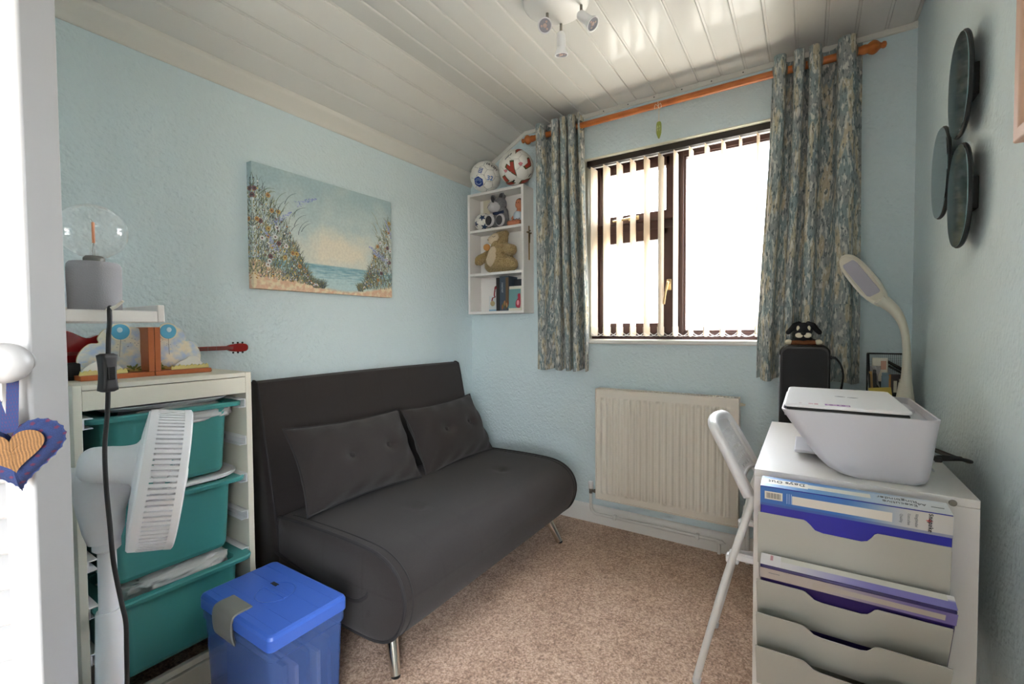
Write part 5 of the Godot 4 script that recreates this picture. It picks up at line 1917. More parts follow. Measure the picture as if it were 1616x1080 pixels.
func around(c: Vector3, pts: Array) -> Array:
	c = c.normalized()
	var u := (pts[0] - c * c.dot(pts[0])).normalized() as Vector3
	var w := c.cross(u)
	pts.sort_custom(func(a, b): return atan2(a.dot(w), a.dot(u)) < atan2(b.dot(w), b.dot(u)))
	return pts.map(func(p): return p.normalized())


# a patch of a sphere over the corner directions, its rim sunk by dip
func patch(b: Mesher, dirs: Array, r: float, sub: int, dip: float, shrink := 1.0) -> Mesher:
	var c := Vector3()
	for d in dirs:
		c += d
	c = c.normalized()
	var n := dirs.size() * sub
	b.grid(n, 4, func(u, w):
		var q := roundi(u * n) % n
		var a: Vector3 = dirs[q / sub]
		var e: Vector3 = dirs[(q / sub + 1) % dirs.size()]
		var p := a.lerp(e, float(q % sub) / sub)
		return c.lerp(c.lerp(p, shrink), w).normalized() * (r - dip * pow(w, 6.0)))
	return b


func on_ball(c: Vector3, up: Vector3, outline: Array) -> Array:
	c = c.normalized()
	var x := up.cross(c).normalized()
	var y := c.cross(x)
	return outline.map(func(p): return (c + x * p.x + y * p.y).normalized())


func ball_text(text: String, size: float, r: float, c: Vector3, up: Vector3, m: Material, parent: Node) -> void:
	var t := TextMesh.new()
	var f := SystemFont.new()
	f.font_names = PackedStringArray(["Droid Sans"])
	f.font_weight = 700
	t.font = f
	t.text = text
	t.font_size = 32
	t.pixel_size = size / 23.0
	t.depth = 0.0006
	var am := ArrayMesh.new()
	c = c.normalized()
	var x := up.cross(c).normalized()
	var y := c.cross(x)
	for k in t.get_surface_count():
		var a := t.surface_get_arrays(k)
		var v: PackedVector3Array = a[Mesh.ARRAY_VERTEX]
		var n: PackedVector3Array = a[Mesh.ARRAY_NORMAL]
		for i in v.size():
			var d := (c * r + x * v[i].x + y * v[i].y).normalized()
			n[i] = (x * n[i].x + y * n[i].y + d * n[i].z).normalized()
			v[i] = d * (r + v[i].z + 0.0002)
		a[Mesh.ARRAY_VERTEX] = v
		a[Mesh.ARRAY_NORMAL] = n
		a[Mesh.ARRAY_TANGENT] = null
		am.add_surface_from_arrays(Mesh.PRIMITIVE_TRIANGLES, a)
	part("lettering", am, m, parent)


func wall_shelf() -> void:
	var x0 := 0.066
	var x1 := 0.479
	var t := thing("wall_shelf", "white three compartment wall shelf with toys and books left of the window", "shelf", V(x0, 1.197, 0.0))
	var wd := x1 - x0
	var ht := 0.752
	var d := 0.12
	for s in [0.0, wd - 0.016]:
		part("side", mb().box(V(s, 0, 0.001), V(s + 0.016, ht, d), 0.0015, 1), M.melamine_white, t)
	for y in [0.0, 0.238, 0.508, ht - 0.016]:
		part("shelf_board", mb().box(V(0.0162, y, 0.001), V(wd - 0.0162, y + 0.016, d - 0.001), 0.0015, 1), M.melamine_white, t)
	part("back_panel", mb().box(V(0.0164, 0.0162, 0.001), V(wd - 0.0164, ht - 0.0162, 0.005)), M.melamine_white, t)
	var o := V(x0, 1.197, 0)
	# --- balls ---
	var leather := mat("ball_white", "e6e4dd", 0.4)
	var seam := mat("ball_seam", "3a3a3e", 0.7)
	var blue := mat("ball_blue", "22418f", 0.4)
	var pale := mat("ball_pale_blue", "3f74b8", 0.4)
	var ink := mat("ball_ink", "23252e", 0.5)
	var fwd := V(0.556, -0.317, 0.768).normalized()
	var rt := Vector3.UP.cross(fwd).normalized()
	var up := fwd.cross(rt)
	var face := func(a: float, b: float) -> Vector3: return fwd * sqrt(maxf(0.0, 1.0 - a * a - b * b)) + rt * a + up * b
	var pans := football_panels()
	var R := 0.095
	t = thing("football", "white football with a blue hexagon badge on the wall shelf, left of two", "ball", V(0.196, 1.9495 + R, 0.101))
	part("core", mb().ball(V(0, 0, 0), V(1, 1, 1) * (R - 0.0026), 24, 16), seam, t)
	var rot := Basis(Quaternion((pans[12][0] + pans[12][1] + pans[12][2] + pans[12][3] + pans[12][4] + pans[12][5]).normalized(), face.call(0.30, 0.10)))
	for p in pans:
		part("panel", patch(mb(), p.map(func(q): return rot * q), R, 4, 0.0030, 0.985), leather, t)
	var hex := []
	for i in 6:
		hex.append(V2(cos(TAU * i / 6 + 0.5), sin(TAU * i / 6 + 0.5)) * 0.37)
	part("badge", patch(mb(), on_ball(face.call(-0.46, -0.30), up, hex), R + 0.0008, 6, 0.0004), blue, t, "blue hexagon badge")
	for q in [[0.26, 0.03, 0.07], [0.17, 0.03, -0.02]]:
		for s in [-1.0, 1.0]:
			var ring := []
			for i in 15:
				var an := PI * i / 14.0
				ring.append(on_ball(face.call(-0.46, -0.30), up, [V2(cos(an) * q[0] * 0.8, s * (0.03 + sin(an) * q[0] * 0.62) + q[2] * 0.3)])[0] * (R + 0.0012))
			part("badge_line", mb().tube(ring, 0.0013, 5), mat("badge_pale", "b8cbe6", 0.5), t)
	ball_text("32", 0.026, R + 0.0004, face.call(0.27, -0.06), up.rotated(fwd, -0.12), pale, t)
	ball_text("ER CITY", 0.017, R + 0.0004, face.call(0.42, 0.66), up.rotated(fwd, -0.55), ink, t)
	var bx := [V2(-0.13, -0.17), V2(0.13, -0.17), V2(0.13, 0.17), V2(-0.13, 0.17)]
	part("print_block", patch(mb(), on_ball(face.call(-0.32, 0.40), up.rotated(fwd, -0.25), bx), R + 0.0007, 4, 0.0003), mat("ball_slate_blue", "56689e", 0.5), t)
	for k in 3:
		var sx := [V2(-0.09, -0.115 + 0.1 * k), V2(0.09, -0.115 + 0.1 * k), V2(0.09, -0.075 + 0.1 * k), V2(-0.09, -0.075 + 0.1 * k)]
		part("print_line", patch(mb(), on_ball(face.call(-0.32, 0.40), up.rotated(fwd, -0.25), sx), R + 0.0013, 4, 0.0002), leather, t)
	R = 0.104
	t = thing("football", "white football with red and green chevrons on the wall shelf, right of two", "ball", V(0.424, 1.9495 + R, 0.108))
	part("core", mb().ball(V(0, 0, 0), V(1, 1, 1) * (R - 0.0026), 24, 16), seam, t)
	rot = Basis(Quaternion((pans[0][0] + pans[0][1] + pans[0][2] + pans[0][3] + pans[0][4]).normalized(), face.call(-0.1, 0.2)))
	for p in pans:
		part("panel", patch(mb(), p.map(func(q): return rot * q), R, 4, 0.0022, 0.99), leather, t)
	var green := mat("ball_green", "46502a", 0.5)
	var red := mat("ball_red", "a83424", 0.5)
	var pink := mat("ball_pink", "d98a92", 0.5)
	var chev := [V2(-0.16, 0.42), V2(0.10, 0.45), V2(0.16, 0.0), V2(0.32, -0.50), V2(-0.06, -0.24), V2(-0.44, 0.04), V2(-0.36, 0.25), V2(-0.10, 0.10)]
	var marks := [[-0.30, -0.02, 0.0, chev, 0.90], [0.62, 0.25, 1.9, [V2(-0.3, 0.3), V2(-0.1, 0.42), V2(0.02, 0.05), V2(0.3, -0.05), V2(0.3, -0.28), V2(-0.2, -0.2)], 0.8], [0.52, -0.68, 1.2, [V2(-0.2, 0.42), V2(0.1, 0.35), V2(0.14, -0.05), V2(0.1, -0.4), V2(-0.16, -0.2)], 0.8], [-0.62, -0.60, 0.4, [V2(-0.16, 0.2), V2(0.16, 0.24), V2(0.2, -0.2), V2(-0.2, -0.24)], 0.7], [0.12, 0.93, 0.3, [V2(-0.5, -0.12), V2(0.5, -0.05), V2(0.45, 0.2), V2(-0.2, 0.1)], 0.8], [-0.35, -0.84, 0.2, [V2(-0.4, -0.1), V2(0.4, -0.1), V2(0.3, 0.14), V2(-0.3, 0.14)], 0.8]]
	for q in marks:
		for l in 2:
			var ol: Array = q[3].map(func(p): return p * (1.0 if l == 0 else 0.76))
			var b := mb()
			var c: Vector3 = face.call(q[0], q[1])
			var dirs := on_ball(c, up.rotated(fwd, q[2]), ol)
			var pp := PackedVector2Array(ol)
			var ids := Geometry2D.triangulate_polygon(pp)
			for k in range(0, ids.size(), 3):
				fine_tri(b, dirs[ids[k]], dirs[ids[k + 1]], dirs[ids[k + 2]], R + 0.0009 + 0.0007 * l, 3)
			part("chevron", b, green if l == 0 else red, t)
	for q in [[0.18, 0.12, 0.16], [-0.62, -0.22, 0.12]]:
		for k in 5:
			var a := 0.9 + 0.35 * k
			var p0: Vector3 = face.call(q[0], q[1])
			var p1: Vector3 = face.call(q[0] + cos(a) * q[2], q[1] + sin(a) * q[2])
			part("handprint", mb().tube([p0 * (R + 0.0004), p1 * (R + 0.0006)], [0.005, 0.0035], 6), pink, t)
	part("print_bar", patch(mb(), on_ball(face.call(-0.2, -0.72), up.rotated(fwd, 0.75), [V2(-0.15, -0.04), V2(0.15, -0.04), V2(0.15, 0.05), V2(-0.15, 0.05)]), R + 0.0010, 4, 0.0003), M.black, t)
	for q in [[0.74, -0.42], [0.80, -0.36], [-0.5, 0.62], [-0.36, 0.72], [-0.62, 0.5]]:
		part("print_mark", patch(mb(), on_ball(face.call(q[0] * 0.96, q[1] * 0.96), up.rotated(fwd, 0.9), [V2(-0.09, -0.03), V2(0.09, -0.03), V2(0.09, 0.03), V2(-0.09, 0.03)]), R + 0.0010, 4, 0.0003), mat("ball_grey_print", "5c6468", 0.6), t)
	# small star ball
	R = 0.056
	t = thing("football", "small white football with navy stars beside the grey plush donkey", "ball", V(0.150, 1.7215 + R, 0.064))
	var fw3 := V(0.576, -0.235, 0.783).normalized()
	var r3 := Vector3.UP.cross(fw3).normalized()
	var u3 := fw3.cross(r3)
	part("core", mb().ball(V(0, 0, 0), V(1, 1, 1) * (R - 0.0016), 24, 16), seam, t)
	var pdir := func(p: Array) -> Vector3:
		var s := Vector3()
		for q in p:
			s += q
		return s.normalized()
	var v0: Vector3 = pdir.call(pans[0])
	rot = Basis(Quaternion(v0, (fw3 * 0.82 - r3 * 0.15 + u3 * 0.55).normalized()))
	# turn about that star until a second one lies below it
	var best := 0.0
	var bd := -2.0
	for k in 72:
		var tr := Basis((fw3 * 0.82 - r3 * 0.15 + u3 * 0.55).normalized(), TAU * k / 72.0) * rot
		for i in range(1, 12):
			var dd: float = (tr * pdir.call(pans[i])).dot((fw3 * 0.85 + r3 * 0.12 - u3 * 0.55).normalized())
			if dd > bd:
				bd = dd
				best = TAU * k / 72.0
	rot = Basis((fw3 * 0.82 - r3 * 0.15 + u3 * 0.55).normalized(), best) * rot
	var navy := mat("ball_navy", "16365e", 0.4)
	for i in pans.size():
		part("panel", patch(mb(), pans[i].map(func(q): return rot * q), R, 4, 0.0016, 0.985), leather, t)
	for i in 12:
		var c: Vector3 = rot * pdir.call(pans[i])
		var st := []
		for k in 10:
			var rr := 0.48 if k % 2 == 0 else 0.19
			st.append(V2(sin(TAU * k / 10), cos(TAU * k / 10)) * rr)
		var b := mb()
		var dirs := on_ball(c, rot * (pans[i][0] - c), st)
		for k in 10:
			fine_tri(b, c, dirs[k], dirs[(k + 1) % 10], R + 0.0006, 2)
		part("star", b, navy, t)
	# plush donkey
	var fur := mat("grey_plush", "77777a", 0.95)
	fur.rim_enabled = true
	fur.rim = 0.4
	var fur_pale := mat("pale_plush", "c9c7c9", 0.95)
	var fur_dark := mat("dark_plush", "3a393d", 0.95)
	t = thing("plush_donkey", "grey plush donkey with a pale muzzle and dark foot soles sitting on the wall shelf", "soft toy", V(0.292, 1.7215, 0.066))
	var q0 := V(0.292, 1.7215, 0.066)
	part("body", skin([[V(0.0, 0.045, 0), V(0.0, 0.10, 0.0), 0.042, 0.034], [V(-0.004, 0.150, 0.008), V(-0.020, 0.140, 0.022), 0.038, 0.034], [V(0.02, 0.03, 0.0), V(0.022, 0.036, 0.035), 0.026, 0.026], [V(-0.03, 0.03, 0.0), V(-0.052, 0.036, 0.035), 0.026, 0.026], [V(0.024, 0.10, 0.0), V(0.042, 0.055, 0.015), 0.018, 0.016], [V(-0.026, 0.10, 0.0), V(-0.048, 0.06, 0.012), 0.018, 0.016], [V(-0.012, 0.17, -0.006), V(0.012, 0.196, -0.004), 0.016, 0.012]], 0.0045, 0.014, 0.003), fur, t)
	part("muzzle", skin([[V(-0.022, 0.130, 0.030), V(-0.034, 0.126, 0.048), 0.034, 0.032]], 0.0045, 0.01, 0.0015), fur_pale, t)
	part("nostril_seam", mb().tube(curve([V(-0.062, 0.118, 0.068), V(-0.05, 0.126, 0.077), V(-0.036, 0.134, 0.080)], 4), 0.0012, 5), fur_dark, t)
	part("eye", mb(V(-0.022, 0.150, 0.062)).ball(V(0, 0, 0), V(0.0062, 0.0068, 0.005), 12, 8), M.black_gloss, t)
	for e in [[-0.056, 0.186, -0.35], [0.004, 0.194, 0.45]]:
		var b := mb()
		b.x = Transform3D(Basis(Vector3(0, 0, 1), -e[2]), V(e[0], e[1], 0.012))
		b.ball(V(0, 0.0, 0), V(0.017, 0.028, 0.007), 16, 10)
		var ear := part("ear", b, fur, t)
		b = mb()
		b.x = Transform3D(Basis(Vector3(0, 0, 1), -e[2]), V(e[0], e[1], 0.017))
		b.ball(V(0, -0.003, 0), V(0.0125, 0.021, 0.005), 16, 10)
		part("inner_ear", b, fur_dark, ear)
	for e in [[-0.056, 0.047], [0.022, 0.040]]:
		part("foot", mb(V(e[0], e[1], 0.050)).ball(V(0, 0, 0), V(0.033, 0.038, 0.016), 20, 12), fur_pale, t)
		part("sole", mb(V(e[0] - 0.001, e[1] - 0.003, 0.063)).ball(V(0, 0, 0), V(0.0235, 0.029, 0.006), 20, 10), fur_dark, t)
	part("scarf", mb().tube(curve([V(-0.05, 0.096, 0.02), V(-0.03, 0.088, 0.038), V(0.0, 0.088, 0.036), V(0.03, 0.094, 0.024)], 5), 0.009, 8, true, 0.6), mat("navy_knit", "1d2c4c", 0.9), t)
	# doll at the right end
	var skin_m := mat("doll_skin", "c47a58", 0.5)
	t = thing("small_doll", "small doll in a pale blue top at the right end of the toy compartment", "doll", V(0.405, 1.7215, 0.058))
	part("body", skin([[V(0.0, 0.04, 0), V(0.006, 0.088, 0), 0.026, 0.018], [V(0.008, 0.128, 0.0), V(0.008, 0.14, 0.0), 0.025, 0.023], [V(-0.012, 0.02, 0.004), V(-0.048, 0.021, 0.022), 0.014, 0.017], [V(0.012, 0.02, 0.004), V(0.02, 0.018, 0.03), 0.014, 0.014], [V(-0.01, 0.08, 0), V(-0.03, 0.05, 0.016), 0.010, 0.009]], 0.004, 0.010), skin_m, t)
	part("hair", mb(V(0.008, 0.146, -0.007)).ball(V(0, 0, 0), V(0.0265, 0.0235, 0.022), 18, 10), mat("doll_hair", "4a2c1c", 0.8), t)
	part("top", mb(V(0.001, 0.058, 0.002)).ball(V(0, 0, 0), V(0.032, 0.038, 0.028), 20, 12), mat("doll_top", "c3d3dd", 0.8), t)
	for e in [-1.0, 1.0]:
		part("eye", mb(V(0.008 + 0.008 * e, 0.138, 0.023)).ball(V(0, 0, 0), V(0.0026, 0.0026, 0.0016), 8, 6), M.black_gloss, t)
	for k in 5:
		part("bead", mb(V(-0.016 + 0.010 * k, 0.040 - 0.003 * (k % 2), 0.027)).ball(V(0, 0, 0), V(0.0034, 0.0034, 0.003), 8, 6), ink, t)
	solo("small_card", mb().box(V(-0.026, 0, -0.001), V(0.026, 0.21, 0.001), 0.0004, 1), mat("cream_card", "c9c3ae", 0.8), "cream card propped against the shelf back behind the star ball", "card", V(0.134, 1.7215, 0.0075))
	# sleeping plush
	var tan := mat("tan_plush", "c4b699", 0.95)
	tan.albedo_texture = noise_tex(0.05, 3, [[0.0, "8a7a5a"], [0.5, "d6c7a8"], [1.0, "fff4dc"]], 256, FastNoiseLite.TYPE_SIMPLEX, 6)
	tan.uv1_triplanar = true
	tan.uv1_scale = V(9, 9, 9)
	tan.rim_enabled = true
	tan.rim = 0.4
	var cream := mat("cream_plush", "cdbba0", 0.95)
	t = thing("plush_animal", "large sleepy beige plush animal with closed eyes filling the middle shelf compartment", "soft toy", V(0.285, 1.4515, 0.075))
	part("body", skin([[V(0.0, 0.064, 0.008), V(-0.006, 0.125, 0.004), 0.068, 0.052], [V(-0.062, 0.046, 0.006), V(0.078, 0.044, 0.006), 0.044, 0.044], [V(-0.004, 0.200, 0.0), V(-0.018, 0.196, 0.010), 0.050, 0.046], [V(-0.05, 0.135, 0.0), V(-0.15, 0.085, 0.012), 0.026, 0.031], [V(0.045, 0.145, 0.0), V(0.094, 0.128, 0.02), 0.030, 0.033], [V(0.026, 0.232, -0.012), V(0.034, 0.238, -0.012), 0.022, 0.018], [V(-0.052, 0.226, -0.012), V(-0.058, 0.23, -0.012), 0.020, 0.016]], 0.0055, 0.022, 0.005), tan, t)
	part("belly", skin([[V(-0.022, 0.074, 0.040), V(-0.022, 0.125, 0.030), 0.047, 0.036]], 0.005, 0.01, 0.002), cream, t)
	part("face", skin([[V(-0.036, 0.196, 0.036), V(-0.012, 0.206, 0.030), 0.028, 0.032]], 0.0045, 0.012, 0.0015), cream, t)
	part("snout", mb(V(-0.066, 0.153, 0.052)).ball(V(0, 0, 0), V(0.023, 0.021, 0.018), 18, 12), mat("orange_plush", "c08a4e", 0.9), t)
	for e in [[-0.045, 0.196, 0.0635], [-0.006, 0.211, 0.0635]]:
		part("closed_eye", mb().tube(curve([V(e[0] - 0.010, e[1] + 0.002, e[2] - 0.003), V(e[0], e[1] - 0.003, e[2]), V(e[0] + 0.010, e[1] + 0.003, e[2] - 0.004)], 4), 0.0013, 5), fur_dark, t)
	for k in 8:
		var f := k / 7.0
		var c := V(-0.085, 0.118, 0.010).lerp(V(-0.158, 0.082, 0.014), f)
		var ring := []
		for i in 9:
			var an := -1.6 + 3.2 * i / 8
			ring.append(c + V(0.45, 0.89, 0) * 0.0305 * sin(an) * 0.9 + V(0, 0, 1) * 0.031 * cos(an))
		part("wing_rib", mb().tube(ring, 0.0032, 6), mat("rib_plush", "a9925f", 0.95), t)
	# books and bits on the lowest shelf
	var yb := 1.2135
	book("black slim book left of the tall illustrated book", V(0.284, yb, 0.060), 0.022, 0.203, 0.095, "1a1718")
	var bk := book("thick dark illustrated book with pale spine lettering on the lowest shelf", V(0.333, yb, 0.060), 0.066, 0.209, 0.100, "3d4a58")
	for k in 6:
		part("spine_art", mb(V(-0.012 + 0.008 * k, 0.012 + 0.012 * (k % 3), 0.0503)).ball(V(0, 0.01, 0), V(0.007, 0.016, 0.0012), 10, 6), mat("spine_art_%d" % k, ["8a5a3c", "6f6a3c", "a3714a", "5d5434", "b08a5e", "7a4630"][k], 0.7), bk)
	part("spine_band", mb().box(V(0.012, 0.03, 0.0495), V(0.0325, 0.2, 0.0508)), mat("spine_brown", "6b5238", 0.7), bk)
	letters("FANTASY", 0.011, mat("spine_letters", "c9ccd0", 0.5), bk, Transform3D(Basis(Vector3(0, 0, 1), -PI / 2), V(-0.013, 0.14, 0.0504)))
	book("dark book with a coppery cover leaning behind the framed card", V(0.410, yb, 0.040), 0.060, 0.190, 0.06, "2b2f38")
	t = thing("framed_card", "white framed card with teal field and pink figure at the lowest shelf's right", "card", V(0.402, yb, 0.108))
	t.rotation.x = -0.05
	part("card", mb().box(V(-0.052, 0, -0.003), V(0.052, 0.146, 0.002), 0.001, 1), M.cream_white, t)
	part("field", mb().box(V(-0.040, 0.014, 0.002), V(0.046, 0.128, 0.003)), mat("teal_card", "6f9a9c", 0.7), t)
	var fig := mb()
	fig.prism(curve([V2(0.018, 0.02), V2(0.046, 0.02), V2(0.046, 0.09), V2(0.036, 0.10), V2(0.026, 0.092), V2(0.028, 0.072), V2(0.014, 0.05)], 4, true), 0.003, 0.0045, 0.0005)
	part("figure", fig, mat("crimson_print", "b03048", 0.6), t)
	part("figure_highlight", mb(V(0.030, 0.045, 0.0046)).ball(V(0, 0, 0), V(0.009, 0.016, 0.001), 12, 6), mat("pink_print", "e79aa8", 0.6), t)
	t = thing("small_leaflet", "pale blue and white leaflet standing at the left of the books", "leaflet", V(0.222, yb, 0.056))
	part("sheet", mb().box(V(-0.040, 0, -0.001), V(0.040, 0.098, 0.001), 0.0004, 1), mat("leaflet_white", "d8dcdb", 0.7), t)
	part("stripe", mb().box(V(-0.040, 0, 0.001), V(0.040, 0.012, 0.0016)), mat("leaflet_blue", "86b0c8", 0.7), t)
	part("spine_stripe", mb().box(V(0.020, 0.0125, 0.001), V(0.040, 0.070, 0.0018)), mat("leaflet_teal", "31545e", 0.7), t)
	t = thing("medal_ribbon", "medal on a dark red ribbon hanging from the slim black book", "medal", V(0.262, yb, 0.113))
	var rm := mat("dark_red_ribbon", "8d2a30", 0.8)
	part("ribbon", mb().tube(curve([V(0.014, 0.135, -0.004), V(0.006, 0.15, -0.006), V(-0.002, 0.10, -0.004), V(0.004, 0.085, -0.002), V(-0.014, 0.08, -0.003), V(-0.024, 0.05, -0.006)], 5), 0.0042, 8, true, 0.4), rm, t)
	part("loop", mb().tube(curve([V(0.006, 0.118, -0.004), V(0.0, 0.140, -0.004), V(0.008, 0.152, -0.004)], 5), 0.0016, 6), M.black, t)
	b_medal(t)
	# crucifix shaped ornament on the shelf's side
	t = thing("brass_cross", "thin brass cross hanging on the right side of the wall shelf", "cross", V(x1, 1.61, 0.062))
	var brass := mat("old_brass", "8a6f3c", 0.35, 0.9)
	part("upright", mb().box(V(0.0008, -0.098, -0.0035), V(0.007, 0.105, 0.0035), 0.002, 2), brass, t)
	part("crossbar", mb().box(V(0.0014, 0.060, -0.027), V(0.0068, 0.068, 0.027), 0.002, 2), brass, t)
	part("figure", skin([[V(0.008, 0.058, 0), V(0.008, 0.005, 0), 0.0045, 0.003], [V(0.008, 0.06, 0), V(0.008, 0.068, 0.02), 0.003, 0.002], [V(0.008, 0.06, 0), V(0.008, 0.068, -0.02), 0.003, 0.002], [V(0.009, 0.074, 0), V(0.009, 0.076, 0), 0.0048, 0.0048]], 0.0016, 0.004), mat("dark_bronze", "4a3c28", 0.4, 0.8), t)


func b_medal(t: Node3D) -> void:
	var b := mb()
	b.x = Transform3D(Basis(Vector3(1, 0, 0), PI / 2), V(-0.012, 0.046, 0.0))
	b.lathe([V2(0, 0.0015), V2(0.012, 0.0015), V2(0.0135, 0.003), V2(0.0155, 0.003), V2(0.0165, 0.001), V2(0.0155, -0.002), V2(0, -0.002)], 24)
	part("medal", b, M.gold, t)


func fine_tri(b: Mesher, a: Vector3, c: Vector3, d: Vector3, r: float, n: int) -> void:
	var p := func(i: int, j: int) -> Vector3: return (a + (c - a) * (float(i) / n) + (d - a) * (float(j) / n)).normalized()
	for i in n:
		for j in n - i:
			var e: Vector3 = p.call(i, j)
			var f: Vector3 = p.call(i + 1, j)
			var g: Vector3 = p.call(i, j + 1)
			b.tri(e * r, f * r, g * r, e, f, g)
			if i + j < n - 1:
				var h: Vector3 = p.call(i + 1, j + 1)
				b.tri(f * r, h * r, g * r, f, h, g)


func book(label: String, at: Vector3, w: float, h: float, d: float, hex: String) -> Node3D:
	var t := thing("book", label, "book", at, 0.0, "books on the lowest shelf")
	var m := mat("book_" + hex, hex, 0.55)
	var b := mb()
	b.box(V(-w / 2, 0, -d / 2), V(-w / 2 + 0.0025, h, d / 2), 0.001, 1).box(V(w / 2 - 0.0025, 0, -d / 2), V(w / 2, h, d / 2), 0.001, 1)
	b.box(V(-w / 2, 0, d / 2 - 0.003), V(w / 2, h, d / 2), 0.001, 1)
	part("cover", b, m, t)
	part("pages", mb().box(V(-w / 2 + 0.0026, 0.003, -d / 2 + 0.003), V(w / 2 - 0.0026, h - 0.003, d / 2 - 0.0031)), M.cream_white, t)
	return t


func printer() -> void:
	var t := thing("printer", "white inkjet printer with a flat scanner lid on the white desk", "printer", V(1.977, 0.746, 0.895))
	var o := V(1.977, 0, 0.895)
	var pm := mat("printer_white", "c6c6cd", 0.4)
	var pg := mat("printer_grey", "c2c3c9", 0.45)
	var rows := [[0.0, 1.965, 2.096, 0.180], [0.006, 1.945, 2.106, 0.186], [0.016, 1.926, 2.110, 0.190], [0.035, 1.906, 2.113, 0.193], [0.07, 1.879, 2.117, 0.195], [0.11, 1.852, 2.121, 0.196], [0.147, 1.828, 2.126, 0.197], [0.152, 1.826, 2.127, 0.197]]
	var loops := []
	for r in rows:
		loops.append(rrect((r[1] + r[2]) / 2 - o.x, 0, (r[2] - r[1]) / 2, r[3], 0.026, r[0], 6))
	var b := mb()
	loft(b, loops, true, false, true)
	part("body", b, pm, t)
	b = mb()
	var l0: Array = rrect(-0.0005, 0, 0.1505, 0.197, 0.026, 0.152, 6)
	loft(b, [l0, rrect(-0.0005, 0, 0.1485, 0.195, 0.025, 0.1535, 6), rrect(-0.0005, 0, 0.1455, 0.192, 0.024, 0.1525, 6), rrect(-0.0005, 0, 0.1445, 0.191, 0.024, 0.136, 6)], false, true)
	part("rim", b, pm, t)
	part("scanner_bed", mb().box(V(-0.140, 0.1365, -0.186), V(0.098, 0.158, 0.185), 0.004, 2), M.black_plastic, t)
	b = mb()
	loft(b, [rrect(-0.022, -0.001, 0.121, 0.188, 0.016, 0.1585, 5), rrect(-0.022, -0.001, 0.124, 0.191, 0.016, 0.1605, 5), rrect(-0.022, -0.001, 0.124, 0.191, 0.016, 0.1645, 5), rrect(-0.022, -0.001, 0.121, 0.188, 0.014, 0.1675, 5)])
	var lid := part("scanner_lid", b, M.plastic_white, t)
	# worn sticker and marks along the lid's near edge
	var pu := mat("purple_sticker", "8d5f9e", 0.6)
	var ps := mat("pale_sticker", "c9a9cc", 0.6)
	part("sticker", mb().box(V(-0.060, 0.1674, 0.156), V(-0.010, 0.1679, 0.178)), pu, lid)
	for k in 4:
		part("sticker_print", mb().box(V(-0.056 + 0.012 * k, 0.1679, 0.160), V(-0.051 + 0.012 * k + 0.003 * (k % 2), 0.1681, 0.175)), ps, lid)
	for q in [[-0.100, 0.010, "d7b3bd"], [-0.088, 0.008, "c48a96"], [-0.120, 0.006, "dcd3d4"]]:
		part("sticker_mark", mb().box(V(q[0] + 0.006, 0.1674, 0.160), V(q[0] + 0.006 + q[1], 0.1678, 0.175)), mat("mark_" + q[2], q[2], 0.6), lid)
	var gm := mat("logo_grey", "6f6f78", 0.4)
	for k in 2:
		part("emblem", emblem_bar(-0.022 + 0.027 * k), gm, lid)
	part("paper_slot", mb().box(V(0.106, 0.1365, -0.165), V(0.134, 0.140, 0.160), 0.002, 1), pg, t)
	part("paper_guide", mb().box(V(0.112, 0.14, -0.02), V(0.130, 0.150, 0.02), 0.002, 1), pm, t)
	part("output_tray", mb().box(V(-0.125, 0.014, -0.13), V(-0.03, 0.022, 0.05), 0.003, 2), pm, t)
	b = mb()
	for k in 4:
		b.box(V(0.1435, 0.03 + 0.02 * k, 0.08), V(0.1455, 0.034 + 0.02 * k, 0.15))
	part("side_vent", b, pg, t)
	# its lead and plug by the wall
	t = thing("printer_lead", "black printer lead running from the printer to the right wall", "cable", V(2.12, 0.79, 0.97))
	part("plug", mb().box(V(-0.004, -0.006, -0.012), V(0.028, 0.006, 0.012), 0.004, 2), M.black_plastic, t)
	part("lead", mb().tube(curve([V(0.02, 0, 0.004), V(0.06, 0.004, -0.005), V(0.088, -0.008, -0.05), V(0.100, -0.026, -0.13), V(0.092, -0.036, -0.22), V(0.06, -0.0395, -0.33)], 6), 0.0042, 8), M.black, t)
	part("second_lead", mb().tube(curve([V(0.02, 0.004, -0.006), V(0.05, 0.004, -0.02), V(0.075, -0.006, -0.07), V(0.082, -0.026, -0.15), V(0.075, -0.037, -0.24), V(0.05, -0.0402, -0.33)], 6), 0.0036, 8), M.black, t)


func emblem_bar(x: float) -> Mesher:
	var b := mb()
	b.x = Transform3D(Basis(Vector3(1, 0, 0), Vector3(0, 0, -1), Vector3(0, 1, 0)), V(x, 0.1677, -0.004 + 0.3 * (x + 0.022)))
	b.prism([V2(-0.012, 0.002), V2(-0.002, 0.006), V2(0.012, -0.002), V2(0.002, -0.005)], -0.0003, 0.0003)
	return b


